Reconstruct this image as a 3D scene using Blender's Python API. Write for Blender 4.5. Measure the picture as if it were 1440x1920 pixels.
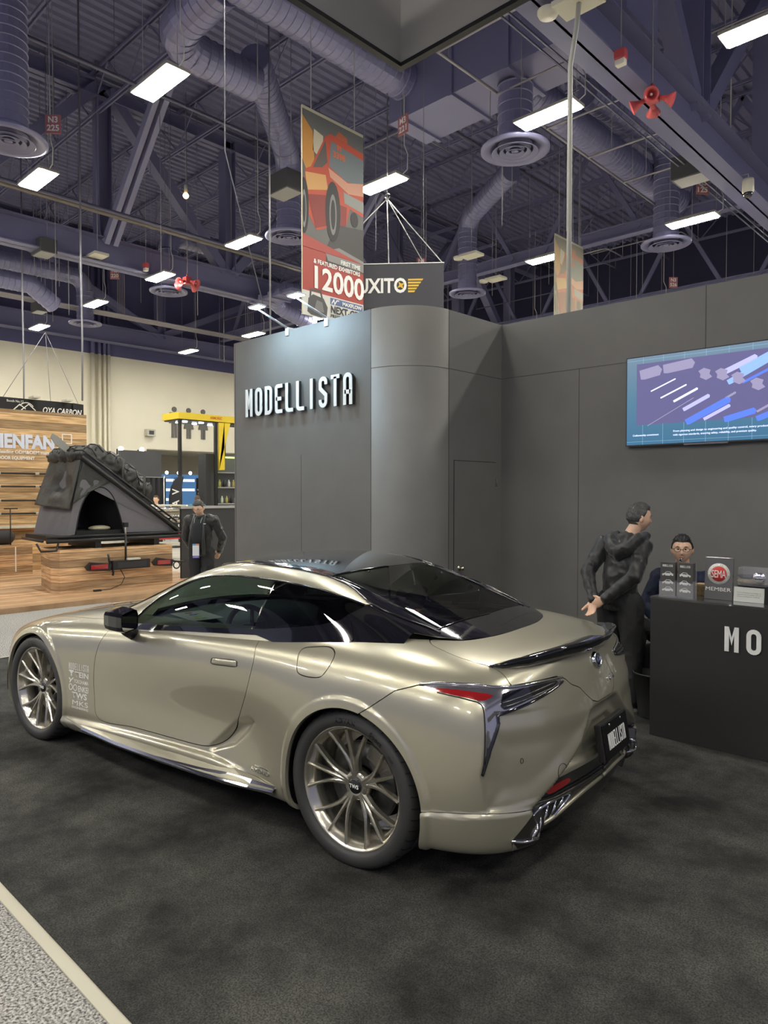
import bpy, bmesh, math, random
import numpy as np
from mathutils import Vector, Matrix
from mathutils.bvhtree import BVHTree
PI = math.pi
random.seed(7)
S = bpy.context.scene
COL = S.collection
for _o in list(bpy.data.objects):
    bpy.data.objects.remove(_o)

# ---------------------------------------------------------------- camera
CAM_AZ, CAM_PITCH, CAM_H, CAM_F = 0.8071, 0.0258, 1.7469, 1335.17
cd = bpy.data.cameras.new('camera')
cam = bpy.data.objects.new('camera', cd)
COL.objects.link(cam)
cam.location = (0, 0, CAM_H)
_f = Vector((-math.cos(CAM_AZ) * math.cos(CAM_PITCH), math.sin(CAM_AZ) * math.cos(CAM_PITCH), -math.sin(CAM_PITCH)))
cam.rotation_euler = _f.to_track_quat('-Z', 'Y').to_euler()
cd.sensor_fit = 'VERTICAL'
cd.sensor_height = 36
cd.lens = 36 * CAM_F / 1920
cd.clip_end = 300
S.camera = cam

# ---------------------------------------------------------------- world and exposure
S.view_settings.view_transform = 'Standard'
S.view_settings.look = 'None'
S.view_settings.gamma = 1
S.view_settings.exposure = 1.1
S.view_settings.use_curve_mapping = False
w = bpy.data.worlds.new('hall_world')
S.world = w
w.use_nodes = True
w.node_tree.nodes['Background'].inputs[0].default_value = (0.5, 0.52, 0.75, 1)
w.node_tree.nodes['Background'].inputs[1].default_value = 0.22
LAMP_ES = 60.0     # brightness of the ceiling fixtures
SCREEN_ES = 0.8
ARM_ES = 170.0
# ---------------------------------------------------------------- material helpers
MATS = {}
def lin(c):
    return tuple(((v / 12.92) if v <= 0.04045 else ((v + 0.055) / 1.055) ** 2.4) for v in c)
def hexc(h):
    return lin(tuple(int(h[i:i + 2], 16) / 255 for i in (0, 2, 4)))
def mat(name, col=(0.5, 0.5, 0.5), rough=0.5, metal=0.0, coat=0.0, emit=None, es=0.0, trans=0.0, ior=1.45,
        noise=None, bump=None, alpha=1.0, spec=None, coat_rough=0.03, sheen=0.0):
    """noise=(scale, amount, detail) varies the colour; bump=(scale, strength, distance)"""
    if name in MATS:
        return MATS[name]
    if isinstance(col, str):
        col = hexc(col)
    m = bpy.data.materials.new(name)
    m.use_nodes = True
    nt = m.node_tree
    b = nt.nodes['Principled BSDF']
    b.inputs['Base Color'].default_value = (*col, 1)
    b.inputs['Roughness'].default_value = rough
    b.inputs['Metallic'].default_value = metal
    b.inputs['Coat Weight'].default_value = coat
    b.inputs['Coat Roughness'].default_value = coat_rough
    b.inputs['IOR'].default_value = ior
    b.inputs['Transmission Weight'].default_value = trans
    b.inputs['Alpha'].default_value = alpha
    b.inputs['Sheen Weight'].default_value = sheen
    if spec is not None:
        b.inputs['Specular IOR Level'].default_value = spec
    if emit is not None:
        if isinstance(emit, str):
            emit = hexc(emit)
        b.inputs['Emission Color'].default_value = (*emit, 1)
        b.inputs['Emission Strength'].default_value = es
    tc = None
    if noise or bump:
        tc = nt.nodes.new('ShaderNodeTexCoord')
    if noise:
        n = nt.nodes.new('ShaderNodeTexNoise')
        n.inputs['Scale'].default_value = noise[0]
        n.inputs['Detail'].default_value = noise[2] if len(noise) > 2 else 4
        nt.links.new(tc.outputs['Object'], n.inputs['Vector'])
        r = nt.nodes.new('ShaderNodeValToRGB')
        a = noise[1]
        r.color_ramp.elements[0].position = 0.3
        r.color_ramp.elements[1].position = 0.7
        r.color_ramp.elements[0].color = (*[c * (1 - a) for c in col], 1)
        r.color_ramp.elements[1].color = (*[min(1, c * (1 + a)) for c in col], 1)
        nt.links.new(n.outputs['Fac'], r.inputs['Fac'])
        nt.links.new(r.outputs['Color'], b.inputs['Base Color'])
    if bump:
        n2 = nt.nodes.new('ShaderNodeTexNoise')
        n2.inputs['Scale'].default_value = bump[0]
        n2.inputs['Detail'].default_value = 5
        nt.links.new(tc.outputs['Object'], n2.inputs['Vector'])
        bp = nt.nodes.new('ShaderNodeBump')
        bp.inputs['Strength'].default_value = bump[1]
        bp.inputs['Distance'].default_value = bump[2]
        nt.links.new(n2.outputs['Fac'], bp.inputs['Height'])
        nt.links.new(bp.outputs['Normal'], b.inputs['Normal'])
    MATS[name] = m
    return m

# ---------------------------------------------------------------- object helpers
def tag(o, label=None, cat=None, group=None, kind=None):
    if label: o['label'] = label
    if cat: o['category'] = cat
    if group: o['group'] = group
    if kind: o['kind'] = kind
    return o
def empty(name, loc=(0, 0, 0), rz=0.0, label=None, cat=None, group=None):
    o = bpy.data.objects.new(name, None)
    COL.objects.link(o)
    o.location = loc
    o.rotation_euler = (0, 0, rz)
    o.empty_display_size = 0.1
    return tag(o, label, cat, group)
def link(name, me, parent=None, loc=None, rot=None):
    o = bpy.data.objects.new(name, me)
    COL.objects.link(o)
    if parent: o.parent = parent
    if loc is not None: o.location = loc
    if rot is not None: o.rotation_euler = rot
    return o
def kids(o):
    return [c for c in bpy.data.objects if c.parent == o]
def copy_tree(o, parent=None, _k=None):
    c = o.copy()
    COL.objects.link(c)
    c.parent = parent
    for ch in kids(o):
        if ch is not c:
            copy_tree(ch, c)
    return c

class MB:
    """collects shapes and links them as one mesh object"""
    def __init__(s):
        s.v = []; s.f = []; s.m = []; s.sm = []; s.mats = []
    def mi(s, m):
        if m not in s.mats: s.mats.append(m)
        return s.mats.index(m)
    def add(s, vs, fs, m=None, smooth=False, M=None):
        b = len(s.v)
        if M is not None:
            vs = [tuple(M @ Vector(v)) for v in vs]
        s.v += [tuple(v) for v in vs]
        s.f += [tuple(b + i for i in f) for f in fs]
        k = s.mi(m) if m is not None else 0
        s.m += [k] * len(fs); s.sm += [smooth] * len(fs)
        return s
    def box(s, x0, x1, y0, y1, z0, z1, m=None, M=None, bev=0.0):
        if bev > 0:
            bm = bmesh.new()
            bmesh.ops.create_cube(bm, size=1)
            for v in bm.verts:
                v.co = Vector(((x0 + x1) / 2 + v.co.x * (x1 - x0), (y0 + y1) / 2 + v.co.y * (y1 - y0), (z0 + z1) / 2 + v.co.z * (z1 - z0)))
            bmesh.ops.bevel(bm, geom=bm.edges[:], offset=bev, segments=2, affect='EDGES', profile=0.7)
            bm.verts.index_update()
            vs = [tuple(v.co) for v in bm.verts]; fs = [[v.index for v in f.verts] for f in bm.faces]
            bm.free()
            return s.add(vs, fs, m, False, M)
        vs = [(x0, y0, z0), (x1, y0, z0), (x1, y1, z0), (x0, y1, z0), (x0, y0, z1), (x1, y0, z1), (x1, y1, z1), (x0, y1, z1)]
        return s.add(vs, [(0, 3, 2, 1), (4, 5, 6, 7), (0, 1, 5, 4), (1, 2, 6, 5), (2, 3, 7, 6), (3, 0, 4, 7)], m, False, M)
    def bar(s, a, b, w, h, m=None, up=(0, 0, 1)):
        """rectangular bar from a to b"""
        a = Vector(a); b = Vector(b); d = (b - a).normalized(); up = Vector(up)
        if abs(d.dot(up)) > 0.98: up = Vector((0, 1, 0))
        r = d.cross(up).normalized(); u = r.cross(d)
        vs = []
        for p in (a, b):
            for i, j in ((-1, -1), (1, -1), (1, 1), (-1, 1)):
                vs.append(tuple(p + r * (w / 2 * i) + u * (h / 2 * j)))
        return s.add(vs, [(3, 2, 1, 0), (4, 5, 6, 7), (0, 1, 5, 4), (1, 2, 6, 5), (2, 3, 7, 6), (3, 0, 4, 7)], m)
    def tube(s, pts, r, m=None, n=8, cap=True, smooth=True, closed=False, up=None):
        pts = [Vector(p) for p in pts]; N = len(pts)
        rs = r if isinstance(r, (list, tuple)) else [r] * N
        vs = []; prev = None
        for i, p in enumerate(pts):
            if closed: t = pts[(i + 1) % N] - pts[i - 1]
            else: t = pts[min(i + 1, N - 1)] - pts[max(i - 1, 0)]
            t.normalize()
            if prev is None:
                a = Vector(up) if up else (Vector((0, 0, 1)) if abs(t.z) < 0.9 else Vector((1, 0, 0)))
                nx = t.cross(a).normalized()
            else:
                nx = (prev - t * prev.dot(t)).normalized()
            prev = nx; ny = t.cross(nx)
            rr = rs[i]; ra, rb = rr if isinstance(rr, (list, tuple)) else (rr, rr)
            for k in range(n):
                an = 2 * PI * k / n
                vs.append(tuple(p + nx * (ra * math.cos(an)) + ny * (rb * math.sin(an))))
        fs = []
        for i in range(N if closed else N - 1):
            j = (i + 1) % N
            for k in range(n):
                k2 = (k + 1) % n
                fs.append((i * n + k, i * n + k2, j * n + k2, j * n + k))
        if cap and not closed:
            fs.append(tuple(range(n))[::-1]); fs.append(tuple((N - 1) * n + k for k in range(n)))
        return s.add(vs, fs, m, smooth)
    def lathe(s, prof, m=None, n=32, M=None, smooth=True, a0=0.0, a1=2 * PI):
        """profile (r, z) turned about z"""
        vs = []; full = abs(a1 - a0 - 2 * PI) < 1e-6; K = len(prof); nn = n if full else n + 1
        for i in range(nn):
            a = a0 + (a1 - a0) * i / n
            for r, z in prof: vs.append((r * math.cos(a), r * math.sin(a), z))
        fs = []
        for i in range(n):
            j = (i + 1) % nn
            for k in range(K - 1): fs.append((i * K + k, j * K + k, j * K + k + 1, i * K + k + 1))
        return s.add(vs, fs, m, smooth, M)
    def prism(s, poly, z0, z1, m=None, M=None, smooth=False):
        n = len(poly)
        a = sum(poly[i][0] * poly[(i + 1) % n][1] - poly[(i + 1) % n][0] * poly[i][1] for i in range(n))
        if a < 0: poly = poly[::-1]
        vs = [(x, y, z0) for x, y in poly] + [(x, y, z1) for x, y in poly]
        fs = [tuple(range(n))[::-1], tuple(range(n, 2 * n))] + [(i, (i + 1) % n, n + (i + 1) % n, n + i) for i in range(n)]
        return s.add(vs, fs, m, smooth, M)
    def ball(s, c, r, m=None, nu=16, nv=10, M=None):
        r = r if isinstance(r, (tuple, list)) else (r, r, r)
        vs = []; fs = []
        for i in range(nv + 1):
            t = PI * i / nv
            for k in range(nu):
                a = 2 * PI * k / nu
                vs.append((c[0] + r[0] * math.sin(t) * math.cos(a), c[1] + r[1] * math.sin(t) * math.sin(a), c[2] + r[2] * math.cos(t)))
        for i in range(nv):
            for k in range(nu):
                k2 = (k + 1) % nu
                fs.append((i * nu + k, (i + 1) * nu + k, (i + 1) * nu + k2, i * nu + k2))
        return s.add(vs, fs, m, True, M)
    def build(s, name, m=None, parent=None, loc=None, rot=None):
        me = bpy.data.meshes.new(name)
        me.from_pydata(s.v, [], s.f)
        if m is not None: s.mats = [m]
        for q in s.mats: me.materials.append(q)
        me.polygons.foreach_set('material_index', [k if len(s.mats) > 1 else 0 for k in s.m])
        me.polygons.foreach_set('use_smooth', s.sm)
        me.update()
        return link(name, me, parent, loc, rot)

def text_obj(name, body, size, m, parent=None, M=None, ext=0.001, align='CENTER', width=None, shear=0.0, bevel=0.0, space=1.0, bold=0.0):
    """lettering as a mesh lying in its local XY plane, base line at y=0"""
    cu = bpy.data.curves.new(name, 'FONT')
    cu.body = body; cu.size = size; cu.extrude = ext; cu.align_x = align; cu.shear = shear; cu.space_character = space
    cu.offset = bold; cu.resolution_u = 3
    t = bpy.data.objects.new(name, cu)
    COL.objects.link(t)
    bpy.context.view_layer.update()
    me = bpy.data.meshes.new_from_object(t.evaluated_get(bpy.context.evaluated_depsgraph_get()))
    bpy.data.objects.remove(t)
    me.name = name
    if width:
        xs = [v.co.x for v in me.vertices]
        if xs:
            k = width / (max(xs) - min(xs)); c = (max(xs) + min(xs)) / 2 if align == 'CENTER' else 0
            for v in me.vertices: v.co.x = (v.co.x - c) * k
    if M is not None: me.transform(M)
    me.materials.clear(); me.materials.append(m)
    return link(name, me, parent)

def face_frame(o, xdir, ydir):
    """matrix whose x, y are the given directions (a text or sign plane in space)"""
    x = Vector(xdir).normalized(); y = Vector(ydir).normalized(); z = x.cross(y)
    M = Matrix.Identity(4)
    for i in range(3):
        M[i][0] = x[i]; M[i][1] = y[i]; M[i][2] = z[i]; M[i][3] = o[i]
    return M
# ---------------------------------------------------------------- condensed stroke lettering
def _arc(cx, cy, rx, ry, a0, a1, n=8):
    return [(cx + rx * math.cos(math.radians(a0 + (a1 - a0) * i / n)), cy + ry * math.sin(math.radians(a0 + (a1 - a0) * i / n))) for i in range(n + 1)]
def _glyph(ch, w, t):
    """centre lines of one capital in a w x 1 box with stroke t"""
    a, b, c, d = t / 2, w - t / 2, t / 2, 1 - t / 2
    r = (b - a) / 2; m = w / 2
    if ch == 'M': return [['P', (0, 0), (0, 1), (t * .95, 1), (m, .56), (w - t * .95, 1), (w, 1), (w, 0), (w - t, 0), (w - t, .70), (m, .26), (t, .70), (t, 0)]]
    if ch == 'O': return [[*_arc(m, d - r, r, r, 0, 180), *_arc(m, c + r, r, r, 180, 360), 'c']]
    if ch == 'D': return [[(a, c), (a, d), *_arc(m, d - r, r, r, 90, 0), *_arc(m, c + r, r, r, 0, -90), 'c']]
    if ch == 'E': return [[(w, d), *_arc(a + r * .6, d - r * .6, r * .6, r * .6, 90, 180, 4), *_arc(a + r * .6, c + r * .6, r * .6, r * .6, 180, 270, 4), (w, c)], [(a, .5), (w * .86, .5)]]
    if ch == 'L': return [[(a, 1), *_arc(a + r * .8, c + r * .8, r * .8, r * .8, 180, 270, 5), (w, c)]]
    if ch == 'I': return [[(m, 0), (m, 1)]]
    if ch == 'S': return [[(b, .74), *_arc(m, d - r, r, r, 0, 180), (a, .62), (b, .40), *_arc(m, c + r, r, r, 0, -180), (a, .26)]]
    if ch == 'T': return [[(0, d), (w, d)], [(m, d), (m, 0)]]
    if ch == 'A': return [[(a, 0), *_arc(m, d - r, r, r, 180, 0), (b, 0)], [(a, .40), (b, .40)]]
    return []
def ribbon(mb, pts, t, z0, z1, m=None, M=None):
    if pts[0] == 'P':
        mb.prism(pts[1:], z0, z1, m, M); return
    closed = pts[-1] == 'c'
    P = [Vector((p[0], p[1])) for p in (pts[:-1] if closed else pts)]
    Q = [P[0]]
    for p in P[1:]:
        if (p - Q[-1]).length > 1e-5: Q.append(p)
    if closed and (Q[0] - Q[-1]).length < 1e-5: Q.pop()
    P = Q; n = len(P); L = []; R = []
    for i in range(n):
        if closed: d0 = (P[i] - P[i - 1]).normalized(); d1 = (P[(i + 1) % n] - P[i]).normalized()
        else:
            d1 = (P[min(i + 1, n - 1)] - P[min(i, n - 2)]).normalized(); d0 = (P[max(i, 1)] - P[max(i - 1, 0)]).normalized()
        b = d0 + d1
        b = b.normalized() if b.length > 1e-4 else d1
        nn = Vector((-b.y, b.x)); k = max(.35, nn.dot(Vector((-d1.y, d1.x))))
        L.append(P[i] + nn * (t / 2 / k)); R.append(P[i] - nn * (t / 2 / k))
    vs = []
    for i in range(n):
        vs += [(L[i].x, L[i].y, z0), (R[i].x, R[i].y, z0), (R[i].x, R[i].y, z1), (L[i].x, L[i].y, z1)]
    fs = []
    for i in range(n if closed else n - 1):
        j = (i + 1) % n
        for a, b in ((0, 1), (1, 2), (2, 3), (3, 0)):
            fs.append((i * 4 + a, i * 4 + b, j * 4 + b, j * 4 + a))
    if not closed:
        fs += [(3, 2, 1, 0), tuple((n - 1) * 4 + k for k in range(4))]
    mb.add(vs, fs, m, False, M)
def letters(word, h, pitch, w=.42, t=.13):
    """list of (character, x offset, stroke paths) scaled to height h"""
    out = []
    for i, ch in enumerate(word):
        g = _glyph(ch, w, t)
        out.append((ch, i * pitch, [[(p if p in ('c', 'P') else (p[0] * h + i * pitch, p[1] * h)) for p in path] for path in g]))
    return out
def dense(pts, step):
    """split long straight runs so that a flat mark can follow a curved panel"""
    if pts[0] == 'P': return ['P'] + dense(pts[1:] + ['c'], step)[:-1]
    closed = pts[-1] == 'c'; P = pts[:-1] if closed else pts; out = []
    for i in range(len(P) - (0 if closed else 1)):
        a = P[i]; b = P[(i + 1) % len(P)]; n = max(1, int(math.hypot(b[0] - a[0], b[1] - a[1]) / step))
        out += [(a[0] + (b[0] - a[0]) * k / n, a[1] + (b[1] - a[1]) * k / n) for k in range(n)]
    return out + (['c'] if closed else [P[-1]])
ABX = mat('pale_plastic', (.62, .60, .50), .5)
WIRE = mat('wire_grey', (.30, .30, .32), .5, .5)
def bend(pts, r=.5, n=5):
    P = [Vector(p) for p in pts]; out = [P[0]]
    for i in range(1, len(P) - 1):
        a = P[i] + (P[i - 1] - P[i]).normalized() * r; b = P[i] + (P[i + 1] - P[i]).normalized() * r
        for k in range(n + 1):
            t = k / n; out.append(a * (1 - t) ** 2 + P[i] * 2 * t * (1 - t) + b * t * t)
    return out + [P[-1]]
BLK = mat('gloss_black', (.006, .006, .008), .06, coat=1.0)
BLK2 = mat('satin_black', (.018, .018, .018), .4)
WHITE = mat('white_print', (.85, .85, .8), .5)
# ================================================================ setting
WALLM = mat('booth_wall_paint', (.168, .163, .15), .6, noise=(3, .05, 6), bump=(40, .04, .002))
def struct(mb, name, m=None, label=None):
    o = mb.build(name, m) if isinstance(mb, MB) else mb
    o['kind'] = 'structure'
    if label: o['label'] = label
    return o
def carpet(name, c, scale, amt, big=None, rough=.95, dist=.004):
    m = mat(name, c, rough); nt = m.node_tree; b = nt.nodes['Principled BSDF']
    tc = nt.nodes.new('ShaderNodeTexCoord')
    n1 = nt.nodes.new('ShaderNodeTexNoise'); n1.inputs['Scale'].default_value = scale; n1.inputs['Detail'].default_value = 3
    n2 = nt.nodes.new('ShaderNodeTexNoise'); n2.inputs['Scale'].default_value = (big or (1.6,))[0]; n2.inputs['Detail'].default_value = 6; n2.inputs['Roughness'].default_value = .65
    for n in (n1, n2): nt.links.new(tc.outputs['Object'], n.inputs['Vector'])
    r1 = nt.nodes.new('ShaderNodeMapRange'); r1.inputs['From Min'].default_value = .35; r1.inputs['From Max'].default_value = .65; r1.inputs['To Min'].default_value = 1 - amt; r1.inputs['To Max'].default_value = 1 + amt
    r2 = nt.nodes.new('ShaderNodeMapRange'); r2.inputs['From Min'].default_value = .35; r2.inputs['From Max'].default_value = .68; r2.inputs['To Min'].default_value = 1 - (big or (0, .0))[1]; r2.inputs['To Max'].default_value = 1 + (big or (0, .0))[1]
    nt.links.new(n1.outputs['Fac'], r1.inputs['Value']); nt.links.new(n2.outputs['Fac'], r2.inputs['Value'])
    mu = nt.nodes.new('ShaderNodeMath'); mu.operation = 'MULTIPLY'; nt.links.new(r1.outputs[0], mu.inputs[0]); nt.links.new(r2.outputs[0], mu.inputs[1])
    vm = nt.nodes.new('ShaderNodeVectorMath'); vm.operation = 'SCALE'; vm.inputs[0].default_value = c
    nt.links.new(mu.outputs[0], vm.inputs['Scale']); nt.links.new(vm.outputs[0], b.inputs['Base Color'])
    bp = nt.nodes.new('ShaderNodeBump'); bp.inputs['Strength'].default_value = .8; bp.inputs['Distance'].default_value = dist
    nt.links.new(n1.outputs['Fac'], bp.inputs['Height']); nt.links.new(bp.outputs['Normal'], b.inputs['Normal'])
    return m
CARPET = carpet('black_carpet', (.042, .0415, .036), 150, .55, (2.3, .72))
AISLE = carpet('aisle_carpet', (.30, .29, .27), 95, .8, (1.2, .04))
CONC = mat('concrete', (.52, .49, .42), .45, noise=(1.5, .12, 6))
TAPE = mat('edge_tape', (.52, .49, .38), .5)
struct(MB().box(-32.4, 14, -14, 32, -.14, -.012), 'floor', CONC)
struct(MB().prism([(-11.22, -14), (14, -14), (14, 1.035), (-8.15, 1.035), (-8.15, 5.2), (-11.22, 5.2)], -.012, 0), 'floor_aisle_carpet', AISLE)
struct(MB().box(-8.10, 9, 1.085, 7.4, 0, .012), 'floor_booth_carpet', CARPET)
struct(MB().box(-8.15, 9, 1.035, 1.085, 0, .006).box(-8.15, -8.10, 1.085, 7.4, 0, .006), 'trim_1', TAPE)
# hall walls
CREAM = mat('cream_wall', (.86, .81, .64), .7, noise=(.6, .03, 4))
PURP = mat('hall_purple', (.105, .105, .22), .7)
struct(MB().box(-32.4, -32, -14, 16.9, 0, 8.1).box(-32.4, -32, 16.9, 32, 3.9, 8.1), 'wall_far', CREAM)
struct(MB().box(-32.4, -32, -14, 32, 8.1, 13.6), 'wall_far_upper', PURP)
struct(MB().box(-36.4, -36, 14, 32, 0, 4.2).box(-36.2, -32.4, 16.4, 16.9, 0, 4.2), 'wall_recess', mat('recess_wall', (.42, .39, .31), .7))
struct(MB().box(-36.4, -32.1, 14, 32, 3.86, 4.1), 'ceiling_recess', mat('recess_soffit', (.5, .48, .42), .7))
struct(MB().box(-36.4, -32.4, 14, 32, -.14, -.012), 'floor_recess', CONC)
struct(MB().box(-32.4, 14, 32, 32.4, 0, 13.6), 'wall_right', mat('hall_dark_wall', (.03, .03, .07), .8))
colm = mat('cream_pipe', (.82, .77, .60), .5)
for yc in (14.25, 14.56, 14.80, 15.0):
    tag(MB().tube([(-31.86, yc, 0), (-31.86, yc, 8.1)], .09 if yc < 14.4 else .07, colm, 12).tube([(-31.86, yc, 8.1), (-31.86, yc, 13.5)], .09 if yc < 14.4 else .07, PURP, 12).build('riser_pipe'), 'cream painted vertical pipe on the far hall wall', 'pipe', 'riser pipes on the far cream wall')
# restroom pictograms on the far wall
PG = mat('pictogram_grey', (.16, .155, .14), .6)
def picto(y, kind, s=1.0):
    z0 = 4.52; mb = MB(); x0, x1 = -31.99, -31.95
    def P(pts): mb.prism([(y + a * s, z0 + b * s) for a, b in pts], 0, .04, PG, Matrix(((0, 0, 1, x0), (1, 0, 0, 0), (0, 1, 0, 0), (0, 0, 0, 1))))
    P([(.13 * math.cos(a), 1.40 + .13 * math.sin(a)) for a in np.linspace(0, 2 * PI, 17)[:-1]])
    if kind == 'man':
        P([(-.25, 1.23), (.25, 1.23), (.28, 1.18), (.28, .70), (.20, .70), (.20, 1.08), (.15, 1.08), (.15, 0), (.02, 0), (.02, .66), (-.02, .66), (-.02, 0), (-.15, 0), (-.15, 1.08), (-.20, 1.08), (-.20, .70), (-.28, .70), (-.28, 1.18)])
    else:
        P([(-.18, 1.23), (.18, 1.23), (.36, .74), (.29, .70), (.16, 1.05), (.28, .48), (.12, .48), (.12, 0), (.02, 0), (.02, .48), (-.02, .48), (-.02, 0), (-.12, 0), (-.12, .48), (-.28, .48), (-.16, 1.05), (-.29, .70), (-.36, .74)])
    return mb.build('restroom_symbol', PG)
tag(picto(18.37, 'man'), 'grey figure of a man in trousers on the far cream wall', 'wall symbol', 'restroom figures')
tag(picto(19.17, 'woman'), 'middle grey figure in a skirt on the far cream wall', 'wall symbol', 'restroom figures')
tag(picto(20.0, 'woman'), 'right hand grey figure in a skirt, half behind the yellow canopy', 'wall symbol', 'restroom figures')

# ---------------------------------------------------------------- booth walls
HW = 3.69
closet = MB()
out = [(-7.92, 6.7), (-7.92, 5.52)] + [(-7.92 + .12 * (1 - math.cos(a)), 5.52 - .16 * math.sin(a)) for a in np.linspace(.3, PI / 2, 5)]
out += [(-5.32, 5.36)] + [(-5.32 + .58 * math.sin(a), 5.94 - .58 * math.cos(a)) for a in np.linspace(.1, PI / 2, 14)]
out += [(-4.74, 6.915)]
th = .05
n = len(out); ins_ = []
for i, p in enumerate(out):
    a = Vector(out[max(i - 1, 0)]); b = Vector(out[min(i + 1, n - 1)]); d = (b - a).normalized(); ins_.append((p[0] - d.y * th, p[1] + d.x * th))
vs = [(x, y, 0) for x, y in out] + [(x, y, HW) for x, y in out] + [(x, y, 0) for x, y in ins_] + [(x, y, HW) for x, y in ins_]
fs = []
for i in range(n - 1):
    fs += [(i, i + 1, n + i + 1, n + i), (2 * n + i + 1, 2 * n + i, 3 * n + i, 3 * n + i + 1), (n + i, n + i + 1, 3 * n + i + 1, 3 * n + i)]
cl = MB().add(vs, fs, WALLM)
cl.sm = [False] * len(cl.f)
co = struct(cl, 'wall_closet')
for p in co.data.polygons:
    c = p.center
    if c.x > -5.33 and c.y < 5.95 and abs(p.normal.z) < .5: p.use_smooth = True
struct(MB().box(-4.79, 3.2, 6.915, 6.975, 0, HW), 'wall_back', WALLM)
seam = mat('seam_black', (.015, .015, .015), .9)
sm = MB()
sm.box(-5.325, -5.321, 5.3585, 5.362, 0, HW).box(-7.80, -7.796, 5.3585, 5.362, 0, HW).box(-6.476, -6.473, 5.3585, 5.362, 0, 2.2)
sm.box(-4.7415, -4.738, 5.94, 5.944, 0, HW).box(-4.7415, -4.738, 5.944, 6.915, 3.07, 3.073).box(-3.755, -3.752, 6.9135, 6.918, 0, 3.07).box(-2.46, -2.457, 6.9135, 6.918, 3.07, HW).box(-4.74, 3.2, 6.9135, 6.918, 3.07, 3.073)
sm.tube([(-5.32 + .5815 * math.sin(a), 5.94 - .5815 * math.cos(a), 3.07) for a in np.linspace(0, PI / 2, 16)], .002, None, 4)
struct(sm, 'trim_2', seam)
dr_ = struct(MB().box(-4.738, -4.732, 6.035, 6.80, .02, 2.10), 'door_1', WALLM)
dj = MB().box(-4.7405, -4.7375, 6.028, 6.035, 0, 2.107).box(-4.7405, -4.7375, 6.80, 6.807, 0, 2.107).box(-4.7405, -4.7375, 6.035, 6.80, 2.10, 2.107).build('door_gap', seam, dr_)
kn = MB().lathe([(0, .065), (.018, .063), (.027, .05), (.024, .035), (.012, .028), (.012, .01), (.028, .008), (.03, 0)], mat('brass_knob', (.75, .70, .55), .15, 1.0), 24, Matrix.Translation((-4.732, 6.12, .94)) @ Matrix.Rotation(PI / 2, 4, 'Y')).build('door_knob', None, dr_)
MB().box(-4.732, -4.722, 6.79, 6.815, 1.83, 1.92, mat('hinge_steel', (.3, .3, .3), .35, .9)).tube([(-4.72, 6.803, 1.83), (-4.72, 6.803, 1.92)], .006, MATS['hinge_steel'], 8).build('door_hinge', None, dr_)

# ---------------------------------------------------------------- raised name on the closet wall
LW = mat('sign_white', (.86, .86, .82), .4)
LG = mat('sign_side', (.03, .03, .03), .5)
sg_ = empty('wall_sign', (-7.5, 5.36, 2.71), 0, 'white raised MODELLISTA letters on the dark closet wall', 'sign')
LM = face_frame((0, -.012, 0), (1, 0, 0), (0, 0, 1))
for ch, x0, paths in letters('MODELLISTA', .345, .2005, .40, .125):
    mb = MB()
    for p in paths: ribbon(mb, p, .345 * .125, .0, .035, LG, LM)
    for p in paths: ribbon(mb, p, .345 * .125 + .002, .035, .043, LW, LM)
    mb.build('letter', None, sg_)
# ================================================================ ceiling
CZ = 13.5
DECK = mat('deck_paint_plain', (.17, .17, .285), .55)
# folded deck: real ribs running along y
dk = MB(); x = -32.4; P_ = []
while x < 14: P_ += [(x, CZ), (x + .11, CZ), (x + .15, CZ - .07), (x + .26, CZ - .07)]; x += .30
vs = [(a, -14, b) for a, b in P_] + [(a, 32, b) for a, b in P_]; n = len(P_)
dk.add(vs, [(i, i + 1, n + i + 1, n + i) for i in range(n - 1)], DECK)
struct(dk, 'ceiling', DECK)
STEEL = mat('steel_purple', (.165, .165, .28), .5)
STEEL2 = mat('steel_light', (.30, .30, .45), .5)
# open web joists along x
def joist(y, x0=-32, x1=12):
    mb = MB(); zt, zb = CZ - .14, CZ - 1.25
    for z in (zt, zb):
        for dy in (-.05, .05): mb.box(x0, x1, y + dy - .02, y + dy + .02, z - .035, z + .035)
    x = x0; up = True
    while x < x1 - .1:
        mb.bar((x, y, zt if up else zb), (x + 1.1, y, zb if up else zt), .035, .035); x += 1.1; up = not up
    return mb.build('ceiling_joist', STEEL)
for i in range(16):
    tag(joist(-10 + i * 2.7), 'dark purple open web steel joist under the roof deck', 'joist', 'roof joists')
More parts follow.
